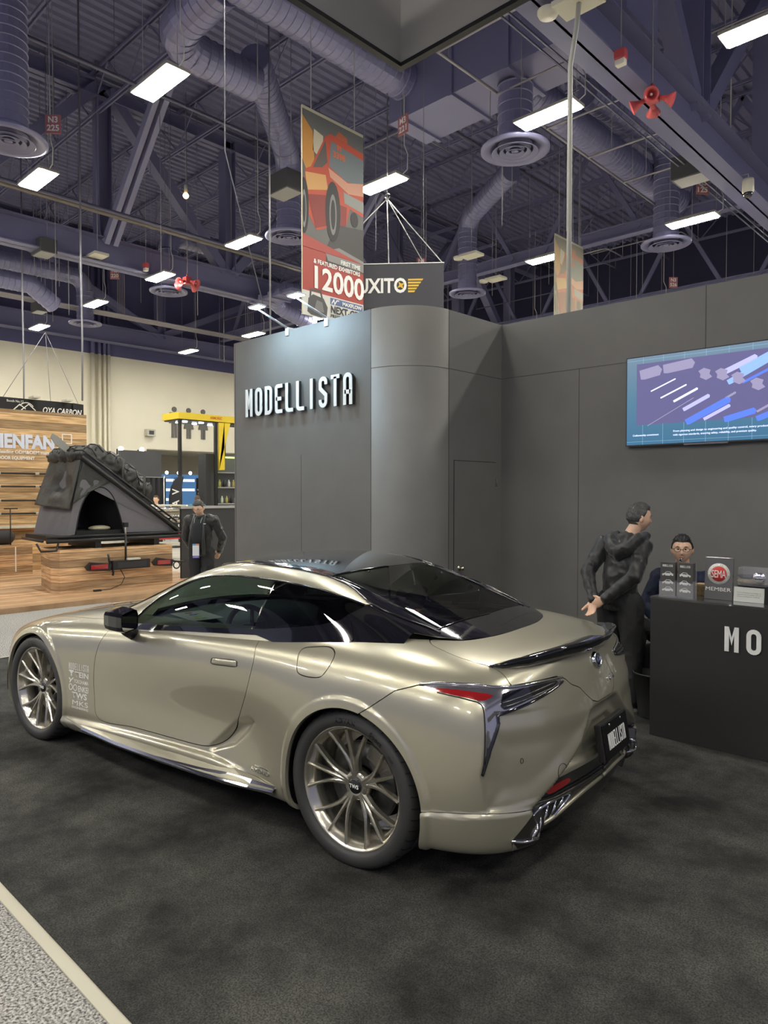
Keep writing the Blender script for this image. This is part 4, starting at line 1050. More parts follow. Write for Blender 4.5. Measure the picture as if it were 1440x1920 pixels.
# ---------------------------------------------------------------- wheels
def make_wheel():
    """axle along local y, outer face towards +y, centre at the origin"""
    rot = Matrix.Rotation(-PI / 2, 4, 'X')
    mb = MB()
    barrel = [(.200, -.22), (.262, -.215), (.268, -.20), (.255, -.17), (.252, -.05), (.262, -.035), (.268, -.028), (.274, -.012), (.283, -.004), (.291, .0), (.293, -.006), (.288, -.02)]
    mb.lathe(barrel, RIM, 96, rot)
    mb.lathe([(0, -.052), (.030, -.05), (.034, -.043), (.060, -.046), (.070, -.055), (.072, -.10), (0, -.11)], RIM, 40, rot)
    def P(r, a, y):
        an = math.radians(a); return (-r * math.cos(an), y, r * math.sin(an))
    for g in range(5):
        base = 24 + 72 * g
        for k in (-1, 0, 1):
            pr = [(.045, 9, .034, -.044), (.080, 10.2, .032, -.040), (.115, 11.2, .025, -.034), (.150, 14.2, .021, -.028), (.19, 18, .018, -.021), (.235, 21.3, .0165, -.013), (.274, 23.8, .018, -.006)]
            if k == 0: pr = [(r, 0, w_, y) for r, a, w_, y in pr]
            vs = []; fs = []
            for r, a, w_, y in pr:
                aa = base + k * a; an = math.radians(aa); tx, tz = math.sin(an), math.cos(an)
                c = P(r, aa, y)
                for q, dy in ((-.5, -.030), (-.42, -.008), (-.16, 0), (.16, 0), (.42, -.008), (.5, -.030)):
                    vs.append((c[0] + tx * w_ * q, c[1] + dy, c[2] + tz * w_ * q))
            for i in range(len(pr) - 1):
                for j in range(5): fs.append((i * 6 + j, i * 6 + j + 1, (i + 1) * 6 + j + 1, (i + 1) * 6 + j))
            mb.add(vs, fs, RIM)
        vs = [P(.05, base + a, -.052) for a in (-14, -7, 0, 7, 14)] + [P(.085, base + a, -.050) for a in (-12, -6, 0, 6, 12)] + [P((.150, .128, .150, .128, .150)[i], base + a, -.046) for i, a in enumerate((-12.5, -6, 0, 6, 12.5))]
        mb.add(vs, [(r * 5 + c, r * 5 + c + 1, (r + 1) * 5 + c + 1, (r + 1) * 5 + c) for r in range(2) for c in range(4)], RIM)
    wh = mb.build('wheel', None, None)
    # tyre with tread blocks cut by shallow grooves
    tm = MB()
    prof = [(.286, -.01), (.292, .006), (.305, .016), (.325, .020), (.345, .015), (.356, .006), (.363, -.008), (.368, -.03), (.370, -.075), (.3695, -.077), (.362, -.079), (.362, -.085), (.3695, -.087), (.370, -.15), (.362, -.152), (.362, -.158), (.370, -.16), (.368, -.205), (.360, -.232), (.33, -.25), (.29, -.235)]
    tm.lathe(prof, RUB, 120, rot)
    gv = tm
    for i in range(44):
        a = 2 * PI * i / 44
        pts = [((r) * math.cos(a + da), y, (r) * math.sin(a + da)) for r, y, da in ((.3560, .004, -.006), (.3640, -.010, .006), (.3690, -.030, .016), (.3702, -.070, .034))]
        gv.tube(pts, .0030, INNER, 4, smooth=False)
    tm.build('tyre', None, wh)
    cap = MB().lathe([(0, -.036), (.030, -.036), (.035, -.039), (.036, -.05)], BLK, 32, rot).build('hub_cap', None, wh)
    text_obj('cap_lettering', 'TWS', .026, WHITE, cap, face_frame((0, -.0348, -.008), (-1, 0, 0), (0, 0, 1)), ext=.0005, bold=.0006)
    for g in range(5):
        a = math.radians(60 + 72 * g)
        nm = MB().lathe([(0, -.058), (.007, -.058), (.009, -.062), (.009, -.09), (.0095, -.095)], BLK2, 12, Matrix.Translation((-.057 * math.cos(a), 0, .057 * math.sin(a))) @ rot)
        nm.build('lug_nut', None, wh)
    disc = MB().lathe([(.08, -.115), (.085, -.10), (.10, -.10), (.19, -.102), (.192, -.128), (.09, -.13)], mat('brake_iron', (.10, .10, .095), .35, .8), 64, rot)
    disc.build('brake_disc', None, wh)
    cm = MB()
    for i in range(9):
        a = math.radians(28 + i * 5.2)
        cm.box(-.011, .011, -.135, -.082, -.036, .036, None, Matrix.Rotation(0, 4, 'Y') @ Matrix.Translation((-.172 * math.cos(a), 0, .172 * math.sin(a))) @ Matrix.Rotation(a - PI / 2, 4, 'Y'))
    cm.build('brake_caliper', mat('caliper_grey', (.22, .20, .17), .4, .4), wh)
    # raised words on the sidewall
    for word, a0, size, bold in (('ADVAN', 92, .034, .0016), ('Sport', 58, .032, .0012), ('V107', 38, .016, .0003)):
        t = text_obj('sidewall_lettering', word, size, mat('tyre_letters', (.006, .006, .006), .35), wh, ext=.0006, bold=bold, space=1.15)
        for v in t.data.vertices:
            x, y, z = v.co; r = .322 + y - size * .35; an = math.radians(a0) - x / .33
            yy = float(np.interp(r, [.292, .305, .325, .345, .356], [.006, .016, .020, .015, .006]))
            v.co = (-r * math.cos(an), yy + .0004 + z, r * math.sin(an))
    for i in range(10):
        pass
    return wh
w0 = make_wheel()
w0.parent = car; w0.location = (0, .912, .370)
for wx, sy in ((2.87, 1), (0, -1), (2.87, -1)):
    c = copy_tree(w0, car); c.location = (wx, .912 * sy, .370)
    if sy < 0: c.rotation_euler = (0, 0, PI)
for wx in (-.02, 2.862):
    for sy in (1, -1):
        M = Matrix.Translation((wx, sy * .935, .36)) @ Matrix.Rotation(-sy * PI / 2, 4, 'X')
        MB().lathe([(.415, -.012), (.430, -.03), (.435, -.34), (.0, -.36)], mat('arch_liner', (.008, .008, .008), .9), 32, M, a0=(-PI - .15) if sy > 0 else -.15, a1=.15 if sy > 0 else PI + .15).build('wheel_arch_liner', None, car)
MB().box(-.55, 3.3, -.55, .55, .19, .24, mat('underbody', (.01, .01, .01), .9)).build('underbody', None, car)

# ---------------------------------------------------------------- spoiler, plate, marks and lower tail
sp = []
for y in np.linspace(-.655, .655, 41):
    u = abs(y) / .655; k = max(0, 1 - u ** 4) ** .6
    xt = float(np.interp(abs(y), [0, .18, .36, .52, .62, .655], [-.868, -.855, -.81, -.735, -.655, -.60]))
    wd = .012 + .125 * k; tp = top(min(xt + wd, -.3), y)
    tr = Vector((xt, y, float(np.interp(abs(y), [0, .36, .56, .655], [1.044, 1.038, 1.010, .986]))))
    f1 = Vector((xt + wd, y, tp.z + .001)); md = (f1 + tr) / 2 + Vector((0, 0, .010 * k))
    un = Vector((xt + .012 + .01 * k, y, tr.z - .014 - .040 * k)); ub = Vector((xt + .030 + .03 * k, y, tr.z - .02 - .045 * k))
    sp.append([f1, md, tr + Vector((.002, 0, .004)), tr + Vector((-.004, 0, -.006 * k)), un, ub])
vs = [tuple(p) for r in sp for p in r]
MB().add(vs, [(i * 6 + j, i * 6 + (j + 1) % 6, (i + 1) * 6 + (j + 1) % 6, (i + 1) * 6 + j) for i in range(40) for j in range(6)], BLK, True).build('spoiler', None, car)

def on_tail(o, y0, z0, off=.002, B=BV):
    """lay a flat mark made in (x right, y up) on the tail; seen from behind"""
    for v in o.data.vertices:
        yy = y0 - v.co.x; zz = z0 + v.co.y
        h = B.ray_cast(Vector((-3, abs(yy), zz)), Vector((1, 0, 0)))
        x = h[0].x if h[0] is not None else -.9
        v.co = (x - off - v.co.z, yy, zz)
    return o
def on_side(o, x0, z0, off=.0015):
    for v in o.data.vertices:
        xx = x0 - v.co.x; zz = z0 + v.co.y
        p = side(xx, zz, off + v.co.z); v.co = p
    return o
def flatmesh(paths, t, name, m, z1=.0008, step=.01, parent=None):
    mb = MB()
    for p in paths: ribbon(mb, dense(p, step), t, 0, z1)
    return mb.build(name, m, parent or car)
# round badge
em = MB().lathe([(0, .012), (.030, .012), (.034, .010)], mat('badge_blue', (.01, .012, .05), .15, coat=1), 36)
em.lathe([(.034, .008), (.037, .016), (.043, .014), (.046, .0)], CHROME, 36)
for path in ([(-.006, .022), (-.012, -.012), (.018, -.014)],): ribbon(em, path, .005, .012, .017, CHROME)
eb = em.build('badge', None, car)
for v in eb.data.vertices: v.co = (v.co.x, v.co.y * .78, v.co.z)
on_tail(eb, -.055 + .045, .925, .002)
t = text_obj('model_lettering', 'LC500h', .032, CHROME, car, ext=.0012, bold=.0006, space=1.1); on_tail(t, -.145, .803)
for o_, x0, z0 in ((text_obj('badge_lettering', 'HYBRID', .030, CHROME, car, ext=.0015, shear=.3, width=.15), .59, .305), (flatmesh([[(-.03, 0), (.05, 0), (.075, -.004)]], .006, 'badge_lettering', CHROME, .002), .60, .338)): on_side(o_, x0, z0)
# licence plate
plm = face_frame((-.938, 0, .568), (0, -1, .0), (.17, 0, 1))
pl = MB(); pl.box(-.175, .175, -.085, .088, -.035, -.002, BLK2, plm, .006)
pb = pl.build('plate_holder', None, car)
pp = MB().box(-.165, .165, -.082, .082, -.001, .004, mat('plate_black', (.008, .008, .008), .3), plm, .002).build('licence_plate', None, car)
lm = MB()
for ch, x0, paths in letters('MODELLISTA', .075, .0235, .26, .085):
    for p in paths: ribbon(lm, p, .075 * .085, .004, .0055, None, plm @ Matrix.Translation((-.1175, -.042, 0)))
lm.build('plate_lettering', WHITE, pp)
for sx in (-.075, .075):
    MB().lathe([(0, .007), (.006, .006), (.007, .003)], CHROME, 12, plm @ Matrix.Translation((sx, .068, 0))).build('plate_screw', None, pp)
# exhaust finishers: bright frame, dark mouth and fins, one on each side
EXS = [(.690, .300), (.700, .330), (.62, .395), (.40, .398), (.335, .375), (.36, .335), (.54, .285), (.60, .278)]
for sg in (1, -1):
    pts = [surf(a, b, .004) for a, b in crom([(.685, .285), (.672, .325), (.600, .372), (.43, .385), (.355, .372), (.42, .335), (.56, .283)], 6, True)]
    cen = sum(pts, Vector()) / len(pts)
    if sg < 0: pts = [Vector((p.x, -p.y, p.z)) for p in pts]; cen.y *= -1
    mth = MB(); mth.add([tuple(p) for p in pts] + [(p.x + .05, p.y, p.z) for p in pts], [tuple(range(len(pts)))[::sg]] , INNER).build('exhaust_mouth', INNER, car)
    fr = MB().tube(pts, .008, CHROME, 8, closed=True).build('exhaust_frame', None, car)
    for a, b0, b1 in ((.615, .278, .362), (.555, .287, .378), (.495, .306, .382), (.435, .336, .385)):
        q0, q1 = surf(a + .02, b0, .002), surf(a - .025, b1, .002)
        if sg < 0: q0.y *= -1; q1.y *= -1
        MB().tube([q0, (q0 + q1) / 2 + Vector((-.006, 0, 0)), q1], [.004, .007, .004], CHROME, 6).build('exhaust_fin', None, fr)
strip([surf(a, b, .006) for a, b in crom([(.60, .292), (.50, .300), (.40, .318), (.29, .336), (.18, .348), (.012, .352)], 5)], 'diffuser_lip', PAINT, .009, car, flat=.012)
strip([surf(a, b, .004) for a, b in crom([(.805, .300), (.74, .283), (.69, .280), (.60, .288)], 5)], 'exhaust_trim', CHROME, .006, car)
strip([surf(a, b, .003) for a, b in crom([(.012, .405), (.2, .408), (.40, .408), (.52, .404), (.665, .415)], 5)], 'garnish_trim', BLK, .005, car)
strip([surf(a, b, .003) for a, b in crom([(.012, .385), (.2, .387), (.36, .388), (.5, .390), (.62, .402), (.66, .40)], 5)], 'garnish_trim', SATIN, .008, car)
# parking sensor ring and tow eye cover
for a, b, r in ((.73, .615, .009), (.492, .519, .034)):
    pts = [surf(a + r * math.cos(q), b + r * 1.15 * math.sin(q), .001) for q in np.linspace(0, 2 * PI, 24)[:-1]]
    MB().tube(pts, .0014, BLK2, 4, closed=True).build('parking_sensor' if r < .02 else 'tow_cover', None, car)
# door handles
for sg in (1, -1):
    hp = crom([(.998, .830), (.985, .843), (.90, .850), (.80, .856), (.784, .842), (.790, .826), (.88, .818), (.985, .812)], 5, True)
    pts = [side(a, b, .0015) for a, b in hp]
    body = []
    pw = [Vector((p.x, p.y, p.z)) for p in pts]; cen = sum(pw, Vector()) / len(pw)
    inn_ = [side(cen.x + (p.x - cen.x) * .90, cen.z + (p.z - cen.z) * .80, .004) for p in pw]
    inn2 = [side(cen.x + (p.x - cen.x) * .95, cen.z + (p.z - cen.z) * .88, .002) for p in pw]
    n_ = len(pw); vs = [tuple(p) for p in inn2] + [tuple(p) for p in inn_] + [tuple(side(cen.x, cen.z, .005))]
    fs = [(i, (i + 1) % n_, n_ + (i + 1) % n_, n_ + i) for i in range(n_)] + [(n_ + i, n_ + (i + 1) % n_, 2 * n_) for i in range(n_)]
    d_ = dl if sg > 0 else dr
    h_ = MB().add(vs, fs, PAINT, True).build('door_handle', None, d_)
    r_ = MB().tube(pts, .0022, BLK2, 5, closed=True).build('handle_gap', None, d_)
    if sg < 0:
        for q in (h_, r_):
            q.data.transform(Matrix.Scale(-1, 4, (0, 1, 0))); q.data.flip_normals()
# side skirt blades
for sg in (1, -1):
    st = [(2.42, .948, .245, .905, .275, .21), (2.2, .965, .226, .93, .262, .195), (1.8, .978, .216, .935, .255, .19), (1.4, .984, .222, .93, .262, .195), (1.0, .987, .232, .925, .285, .20), (.80, .985, .240, .925, .295, .205), (.62, .975, .247, .925, .285, .21), (.46, .955, .252, .93, .262, .225)]
    vs = []; ch = []
    for x, yo, zo, yi, zi, zb in st:
        vs += [(x, yi * sg, zi), (x, (yo - .004) * sg, zo + .012), (x, yo * sg, zo), (x, (yo - .006) * sg, zo - .012), (x, yi * sg, zb)]
        ch += [(x, (yo - .004 - .03 * max(0, 1 - abs(x - .75) / .5)) * sg, zo + .014 + .022 * max(0, 1 - abs(x - .75) / .5)), (x, (yo + .006) * sg, zo), (x, (yo - .002) * sg, zo - .014)]
    n_ = len(st)
    MB().add(vs, [(i * 5 + j, i * 5 + j + 1, (i + 1) * 5 + j + 1, (i + 1) * 5 + j) for i in range(n_ - 1) for j in range(4)], PAINT, False).build('side_skirt', None, car)
    MB().add(ch[3:], [(i * 3 + j, i * 3 + j + 1, (i + 1) * 3 + j + 1, (i + 1) * 3 + j) for i in range(n_ - 2) for j in range(2)], CHROME, False).build('side_skirt_trim', None, car)
# door mirrors
for sg in (1, -1):
    mm = MB()
    sec = [(1.865, .0), (1.84, .9), (1.78, 1.0), (1.70, 1.0), (1.655, .93)]
    vs = []
    ring = np.array([(.905, .945), (.920, .930), (1.02, .922), (1.045, .934), (1.058, .96), (1.058, 1.022), (1.045, 1.042), (.94, 1.060), (.914, 1.050), (.903, 1.02)])
    c0 = ring.mean(0)
    for x, k in sec:
        k = max(k, .25) if x > 1.85 else k
        for p in ring: vs.append((x - .045 * (p[0] - .9) / .15, (c0[0] + (p[0] - c0[0]) * k) * sg, c0[1] + (p[1] - c0[1]) * k))
    R_ = len(ring); fs = [(i * R_ + j, i * R_ + (j + 1) % R_, (i + 1) * R_ + (j + 1) % R_, (i + 1) * R_ + j) for i in range(len(sec) - 1) for j in range(R_)] + [tuple(range(R_))]
    mi = mm.add(vs, fs, BLK, True).build('door_mirror', None, car); [setattr(q_, 'use_smooth', False) for q_ in mi.data.polygons]
    g_ = [(1.658 - .045 * (p[0] - .9) / .15, (c0[0] + (p[0] - c0[0]) * .86) * sg, c0[1] + (p[1] - c0[1]) * .86) for p in ring]
    MB().add(g_, [tuple(range(R_))], mat('mirror_glass', (.5, .5, .5), .02, 1.0)).build('mirror_glass', None, mi)
    MB().tube([(1.76, .955 * sg, .93), (1.775, .91 * sg, .895), (1.80, .845 * sg, .872)], [.022, .026, .04], BLK2, 8).build('mirror_stalk', None, mi)
    # small triangle ahead of the door glass
# stickers on the front wing
Xs = 2.393
def ctext(word, z, size, width, x=0.0, bold=0.0, align='LEFT'):
    return on_side(text_obj('sticker_lettering', word, size, WHITE, car, ext=0, align=align, width=width, bold=bold), Xs - x, z, .002)
on_side(flatmesh([p for ch, x0, ps in letters('MODELLISTA', .044, .0212, .33, .10) for p in ps], .0044, 'sticker_lettering', WHITE, .0004), Xs, .585, .0015)
ctext('TEIN', .541, .049, .140, .062, .0010)
on_side(flatmesh([[(.0, .034), (.05, .034)], [(.012, .026), (.038, .026)], [(.025, .034), (.025, .0)]], .011, 'sticker_mark', WHITE, .0004), Xs - .002, .541)
ctext('YOKOHAMA', .499, .036, .150, .052, .0004)
on_side(flatmesh([[(.0, .030), (.018, .014), (.044, .034)], [(.018, .014), (.006, .0)]], .009, 'sticker_mark', WHITE, .0004), Xs - .002, .497)
on_side(flatmesh([[(.040 + .040 * math.cos(a) / (1 + math.sin(a) ** 2), .022 + .055 * math.sin(a) * math.cos(a) / (1 + math.sin(a) ** 2)) for a in np.linspace(0, 2 * PI, 41)[:-1]] + ['c']], .006, 'sticker_mark', WHITE, .0004), Xs - .002, .446)
ctext('ENKEI', .448, .052, .105, .094, .0009)
ctext('TWS', .402, .052, .155, .034, .0012)
ctext('FORGED', .392, .010, .06, .085)
ctext('MKS', .354, .046, .165, .032, 0)
ctext('ENGINEERING', .332, .020, .172, .032, .0003)
# ---------------------------------------------------------------- cabin inside
DK = mat('cabin_leather', (.03, .03, .032), .5)
LT = mat('cabin_trim', (.10, .11, .10), .6)
MB().box(-.2, 2.1, -.70, .70, .26, .30, DK).build('cabin_floor', None, car)
db = MB()
vs = []
for y in np.linspace(-.72, .72, 13):
    k = 1 - .05 * abs(y)
    vs += [(1.42, y, .50), (1.40, y, .80), (1.46, y, .905 * k), (1.62, y, .935 * k), (1.95, y, .935 * k), (2.15, y, .92 * k)]
MB().add(vs, [(i * 6 + j, i * 6 + j + 1, (i + 1) * 6 + j + 1, (i + 1) * 6 + j) for i in range(12) for j in range(5)], LT, True).build('dashboard', None, car)
ins = MB().box(1.38, 1.42, .12, .58, .80, .90, DK, None, .012).build('instrument_panel', None, car)
# steering wheel
Ms = Matrix.Translation((1.24, .37, .86)) @ Matrix.Rotation(math.radians(-66), 4, 'Y')
sw = MB(); sw.tube([tuple(Ms @ Vector((.185 * math.cos(a), .185 * math.sin(a), 0))) for a in np.linspace(0, 2 * PI, 33)[:-1]], .017, DK, 8, closed=True)
st_ = sw.build('steering_wheel', None, car)
MB().lathe([(0, .03), (.05, .03), (.075, .01), (.07, -.02), (0, -.03)], DK, 20, Ms).build('steering_boss', None, st_)
for a in (200, 340, 90 + 180):
    a = math.radians(a + 0)
    MB().tube([Ms @ Vector((.06 * math.cos(a), .06 * math.sin(a), 0)), Ms @ Vector((.18 * math.cos(a), .18 * math.sin(a), 0))], .012, SATIN, 6).build('steering_spoke', None, st_)
def seat(y, x, k=1.0, h=1.0):
    s0 = MB().box(x - .22, x + .28, y - .24, y + .24, .38, .52, DK, None, .05).build('seat', None, car)
    Mb_ = Matrix.Translation((x - .20, y, .50)) @ Matrix.Rotation(math.radians(-20), 4, 'Y')
    MB().box(-.06, .06, -.23, .23, 0, .50 * h, DK, Mb_, .05).build('seat_back', None, s0)
    MB().box(-.05, .04, -.13, .13, .50 * h, .68 * h, DK, Mb_, .04).build('head_restraint', None, s0)
seat(.37, .95); seat(-.37, .95); seat(.34, .30, 1, .8); seat(-.34, .30, 1, .8)
MB().box(-.25, .12, -.55, .55, .86, .90, mat('parcel_shelf', (.05, .055, .05), .7)).build('parcel_shelf', None, car)
MB().box(-.02, .02, .0, .26, 0, .003, mat('orange_strap', (.55, .16, .02), .5), Matrix.Translation((.12, .15, 1.10)) @ Matrix.Rotation(.25, 4, 'Z')).build('strap', None, car)
cn = MB().box(-.15, 1.5, -.11, .11, .30, .62, DK, None, .03).build('centre_console', None, car)
MB().box(1.28, 1.40, -.12, .10, .66, .84, SATIN, None, .01).build('centre_screen', None, car)
# show card lying on the dashboard
card = MB().box(-.18, .18, -.11, .11, 0, .003, mat('show_card', (.55, .56, .55), .5), Matrix.Translation((1.72, .42, .935)) @ Matrix.Rotation(math.radians(-15), 4, 'Z')).build('show_card', None, car)
for ch, x0, cl in (('e', .12, (.6, .02, .02)), ('b', .04, (.02, .08, .5)), ('a', -.04, (.7, .5, .02)), ('y', -.12, (.2, .5, .03))):
    text_obj('card_lettering', ch, .10, mat('card_ink_' + ch, cl, .5), card, face_frame((1.72 + .0, .42, .9385), (math.cos(2.88), math.sin(2.88), 0), (-math.sin(2.88), math.cos(2.88), 0)) @ Matrix.Translation((-x0, -.03, 0)), ext=.0003, bold=.002)
# front: grille and lamp mouth, unseen from behind but there
gr = [surf(s_, z_, .003) for s_, z_ in crom([(float(_BL[-1]), .62), (float(_BL[-1]) - .28, .60), (float(_BL[-1]) - .20, .45), (float(_BL[-1]) - .33, .22), (float(_BL[-1]), .20)], 5)]
g_ = [tuple(p) for p in gr] + [(p.x, -p.y, p.z) for p in gr[::-1]]
MB().add(g_, [tuple(range(len(g_)))], mat('grille_mesh', (.02, .02, .02), .3, .6)).build('grille', None, car)
# amber marker on the front wing
t = BT.cut(sdp(SZ, [(4.965, .60), (4.985, .60), (4.995, .47), (4.97, .44), (4.955, .5)])).offset(.002)
both(t, 'side_marker', mat('amber_lens', (.55, .12, .02), .2, coat=1), .004)
# ================================================================ booth furniture
CT = .012
BLKP = mat('counter_black', (.030, .030, .029), .5, bump=(25, .05, .002), noise=(2, .1, 5))
t = empty('reception_counter', (-2.14, 5.0, CT), 0, 'black reception counter with large white letters on its front', 'counter')
MB().box(0, 3.4, 0, .62, 0, .985, BLKP, None, .004).build('counter_body', None, t)
MB().box(-.003, 3.403, -.003, .623, .985, 1.0, mat('counter_top', (.05, .05, .052), .12, coat=.5), None, .002).build('counter_top', None, t)
MB().box(0, 3.4, .02, .60, -.0, .02, SATIN).build('plinth', None, t)
LM2 = face_frame((.51, -.006, .685), (1, 0, 0), (0, 0, 1))
for ch, x0, paths in letters('MODELLISTA', .165, .136, .54, .17):
    mb = MB()
    for p in paths: ribbon(mb, p, .165 * .17, 0, .006, LW, LM2)
    mb.build('letter', None, t)
# leaflet holders
AC = mat('acrylic', (.85, .86, .90), .04, trans=.0, alpha=.14, coat=1)
CARDM = mat('leaflet_grey', (.075, .073, .070), .4)
PALE = mat('leaflet_print', (.72, .72, .70), .5)
def car_icon(mb, x, z, w, m, y, flip=1):
    """small printed side view of a car"""
    body = [(-.5, .0), (-.48, .14), (-.28, .20), (-.12, .36), (.20, .37), (.38, .22), (.5, .17), (.5, .0), (.38, -.02), (.33, .05), (.25, .05), (.20, -.02), (-.20, -.02), (-.25, .05), (-.33, .05), (-.38, -.02)]
    M_ = Matrix(((w * flip, 0, 0, x), (0, 0, -1, y), (0, w, 0, z), (0, 0, 0, 1)))
    mb.prism(body, 0, .0006, m, M_)
    mb.prism([(-.20, .21), (-.10, .32), (.18, .33), (.28, .22)], .0006, .0010, CARDM, M_)
    for c in (-.29, .29): mb.prism([(c + .07 * math.cos(a), .0 + .07 * math.sin(a)) for a in np.linspace(0, 2 * PI, 13)[:-1]], 0, .0012, CARDM, M_)
for k, (x_, lab) in enumerate(((-2.05, 'left acrylic holder with grey car leaflets at the counter corner'), (-1.925, 'right acrylic holder with grey car leaflets, next to the corner one'))):
    t = empty('leaflet_holder', (x_, 5.10, 1.0 + CT), -.03 if k else .04, lab, 'leaflet holder', 'acrylic leaflet holders')
    h = MB(); h.box(-.058, .058, -.030, -.027, .0, .105).box(-.058, .058, .030, .033, 0, .20).box(-.058, -.055, -.03, .033, 0, .12).box(.055, .058, -.03, .033, 0, .12).box(-.06, .06, -.034, .036, 0, .006)
    h.build('holder', AC, t)
    lf = MB().box(-.052, .052, -.024, .026, .008, .245, CARDM, None, .001).build('leaflet_stack', None, t)
    pr = MB()
    for i, zz in enumerate((.150, .092, .040)): car_icon(pr, 0, zz, .078, PALE, -.0245, 1 if k == 0 else -1)
    pr.build('leaflet_picture', None, lf)
    lm = MB()
    for ch, x0, paths in letters('MODELLISTA', .016, .0072, .36, .12):
        for p in paths: ribbon(lm, p, .0022, 0, .0006, None, face_frame((-.036, -.0245, .212), (1, 0, 0), (0, 0, 1)))
    lm.build('leaflet_lettering', PALE, lf)
# microphone-like small object between the holders and the man's chin
t = empty('desk_ornament', (-1.99, 5.16, 1.0 + CT), 0, 'small clear stand topped with a round emblem between the two leaflet holders', 'ornament')
MB().tube([(0, 0, 0), (0, 0, .24)], .008, AC, 8).lathe([(0, 0), (.03, 0), (.03, .006), (0, .008)], AC, 16).build('stand', None, t)
MB().lathe([(0, .005), (.010, .004), (.012, -.004), (0, -.006)], CHROME, 20, Matrix.Translation((0, -.004, .258)) @ Matrix.Rotation(PI / 2, 4, 'X')).lathe([(0, .008), (.006, .0075), (.006, .0)], BLK, 20, Matrix.Translation((0, -.004, .258)) @ Matrix.Rotation(PI / 2, 4, 'X')).build('emblem', None, t)
# member plaque
t = empty('member_plaque', (-1.73, 5.16, 1.0 + CT), .02, 'grey upright MEMBER plaque with a round red and white seal', 'plaque')
PLM = Matrix.Rotation(math.radians(-5), 4, 'X')
pb_ = MB().box(-.092, .092, -.010, .008, 0, .292, mat('plaque_grey', (.13, .125, .12), .25, coat=.5), PLM, .002).build('plaque_board', None, t)
FR = PLM @ face_frame((0, -.0105, .178), (1, 0, 0), (0, 0, 1))
MB().lathe([(0, .0008), (.074, .0008), (.074, 0)], mat('seal_white', (.80, .78, .72), .5), 48, FR).build('seal_ring', None, pb_)
MB().lathe([(0, .0016), (.052, .0016), (.052, 0)], mat('seal_red', (.55, .045, .035), .45), 40, FR).build('seal_disc', None, pb_)
MB().lathe([(.0535, .0016), (.0555, .0016), (.0555, 0), (.0535, 0)], CARDM, 40, FR).lathe([(.0715, .0014), (.073, .0014), (.073, 0)], CARDM, 40, FR).build('seal_line', None, pb_)
tx = text_obj('seal_lettering', 'SEMA', .074, MATS['seal_white'], pb_, FR @ Matrix.Translation((0, -.026, .0018)), ext=.0004, width=.094, space=.95)
def ringtext(word, a0, a1, r, inv=False):
    n_ = len(word)
    for i, c in enumerate(word):
        if c == ' ': continue
        a = math.radians(a0 + (a1 - a0) * i / (n_ - 1))
        Mx = FR @ Matrix.Translation((r * math.cos(a), r * math.sin(a), .0009)) @ Matrix.Rotation(a - PI / 2 + (PI if inv else 0), 4, 'Z') @ Matrix.Translation((0, -.0048, 0))
        yield text_obj('seal_lettering', c, .0135, CARDM, pb_, Mx, ext=.0002)
ring = list(ringtext('SPECIALTY EQUIPMENT', 172, 8, .0635)) + list(ringtext('MARKET ASSOCIATION', 192, 348, .0635, True))
def join_meshes(objs, name):
    mb = MB()
    for o in objs: mb.add([tuple(v.co) for v in o.data.vertices], [tuple(p.vertices) for p in o.data.polygons])
    m_, p_ = objs[0].data.materials[0], objs[0].parent
    for o in objs: bpy.data.objects.remove(o)
    return mb.build(name, m_, p_)
join_meshes(ring, 'ring_lettering')
text_obj('plaque_lettering', 'MEMBER', .036, MATS['seal_white'], pb_, PLM @ face_frame((0, -.0108, .060), (1, 0, 0), (0, 0, 1)), ext=.0005, width=.166)
# wooden tray and tea bowl behind, acrylic case, text card, black box
t = empty('wooden_tray', (-1.87, 5.30, 1.0 + CT), 0, 'small light wooden box behind the member plaque', 'wooden box')
WD = mat('light_wood', (.52, .38, .20), .5, noise=(14, .15, 5))
MB().box(-.06, .10, -.05, .05, .07, .085, WD, None, .002).box(-.05, .09, -.04, .04, 0, .07, mat('cork', (.30, .22, .11), .8, noise=(60, .4, 3)), None, .004).build('box_body', None, t)
t = empty('round_tray', (-1.58, 5.36, 1.0 + CT), 0, 'stack of round brown dishes behind the white text card', 'dish')
for i in range(3): MB().lathe([(0, .01), (.07, .012), (.088, .03), (.086, .032), (.068, .018), (0, .016)], WD if i == 1 else BLK2, 28, Matrix.Translation((0, 0, .06 + .035 * i))).build('dish', None, t)
MB().lathe([(0, .0), (.05, 0), (.05, .07), (0, .07)], BLK2, 20).build('dish_stand', None, t)
t = empty('text_card', (-1.535, 5.165, 1.0 + CT), .03, 'white printed card leaning on a small stand at the right of the plaque', 'card')
MB().box(-.095, .095, -.006, .004, 0, .10, mat('card_white', (.66, .68, .62), .5), Matrix.Rotation(math.radians(-8), 4, 'X'), .001).build('card_sheet', None, t)
join_meshes([text_obj('card_lettering', s_, .0095, CARDM, t, Matrix.Rotation(math.radians(-8), 4, 'X') @ face_frame((-.075, -.0068, z_), (1, 0, 0), (0, 0, 1)), ext=.0002, align='LEFT', width=w_) for s_, z_, w_ in (('From planning and design to', .060, .15), ('engineering and quality control,', .047, .15), ('every product is crafted', .034, .14))], 'card_lettering')
t = empty('acrylic_case', (-1.51, 5.19, 1.115 + CT), 0, 'clear acrylic case with a shiny model inside, above the text card', 'display case')
for b_ in ((-.085, .085, -.05, .05, 0, .003), (-.085, .085, -.05, .05, .118, .121), (-.085, -.082, -.05, .05, 0, .12), (.082, .085, -.05, .05, 0, .12), (-.085, .085, .047, .05, 0, .12)):
    MB().box(*b_).build('case_pane', AC, t)
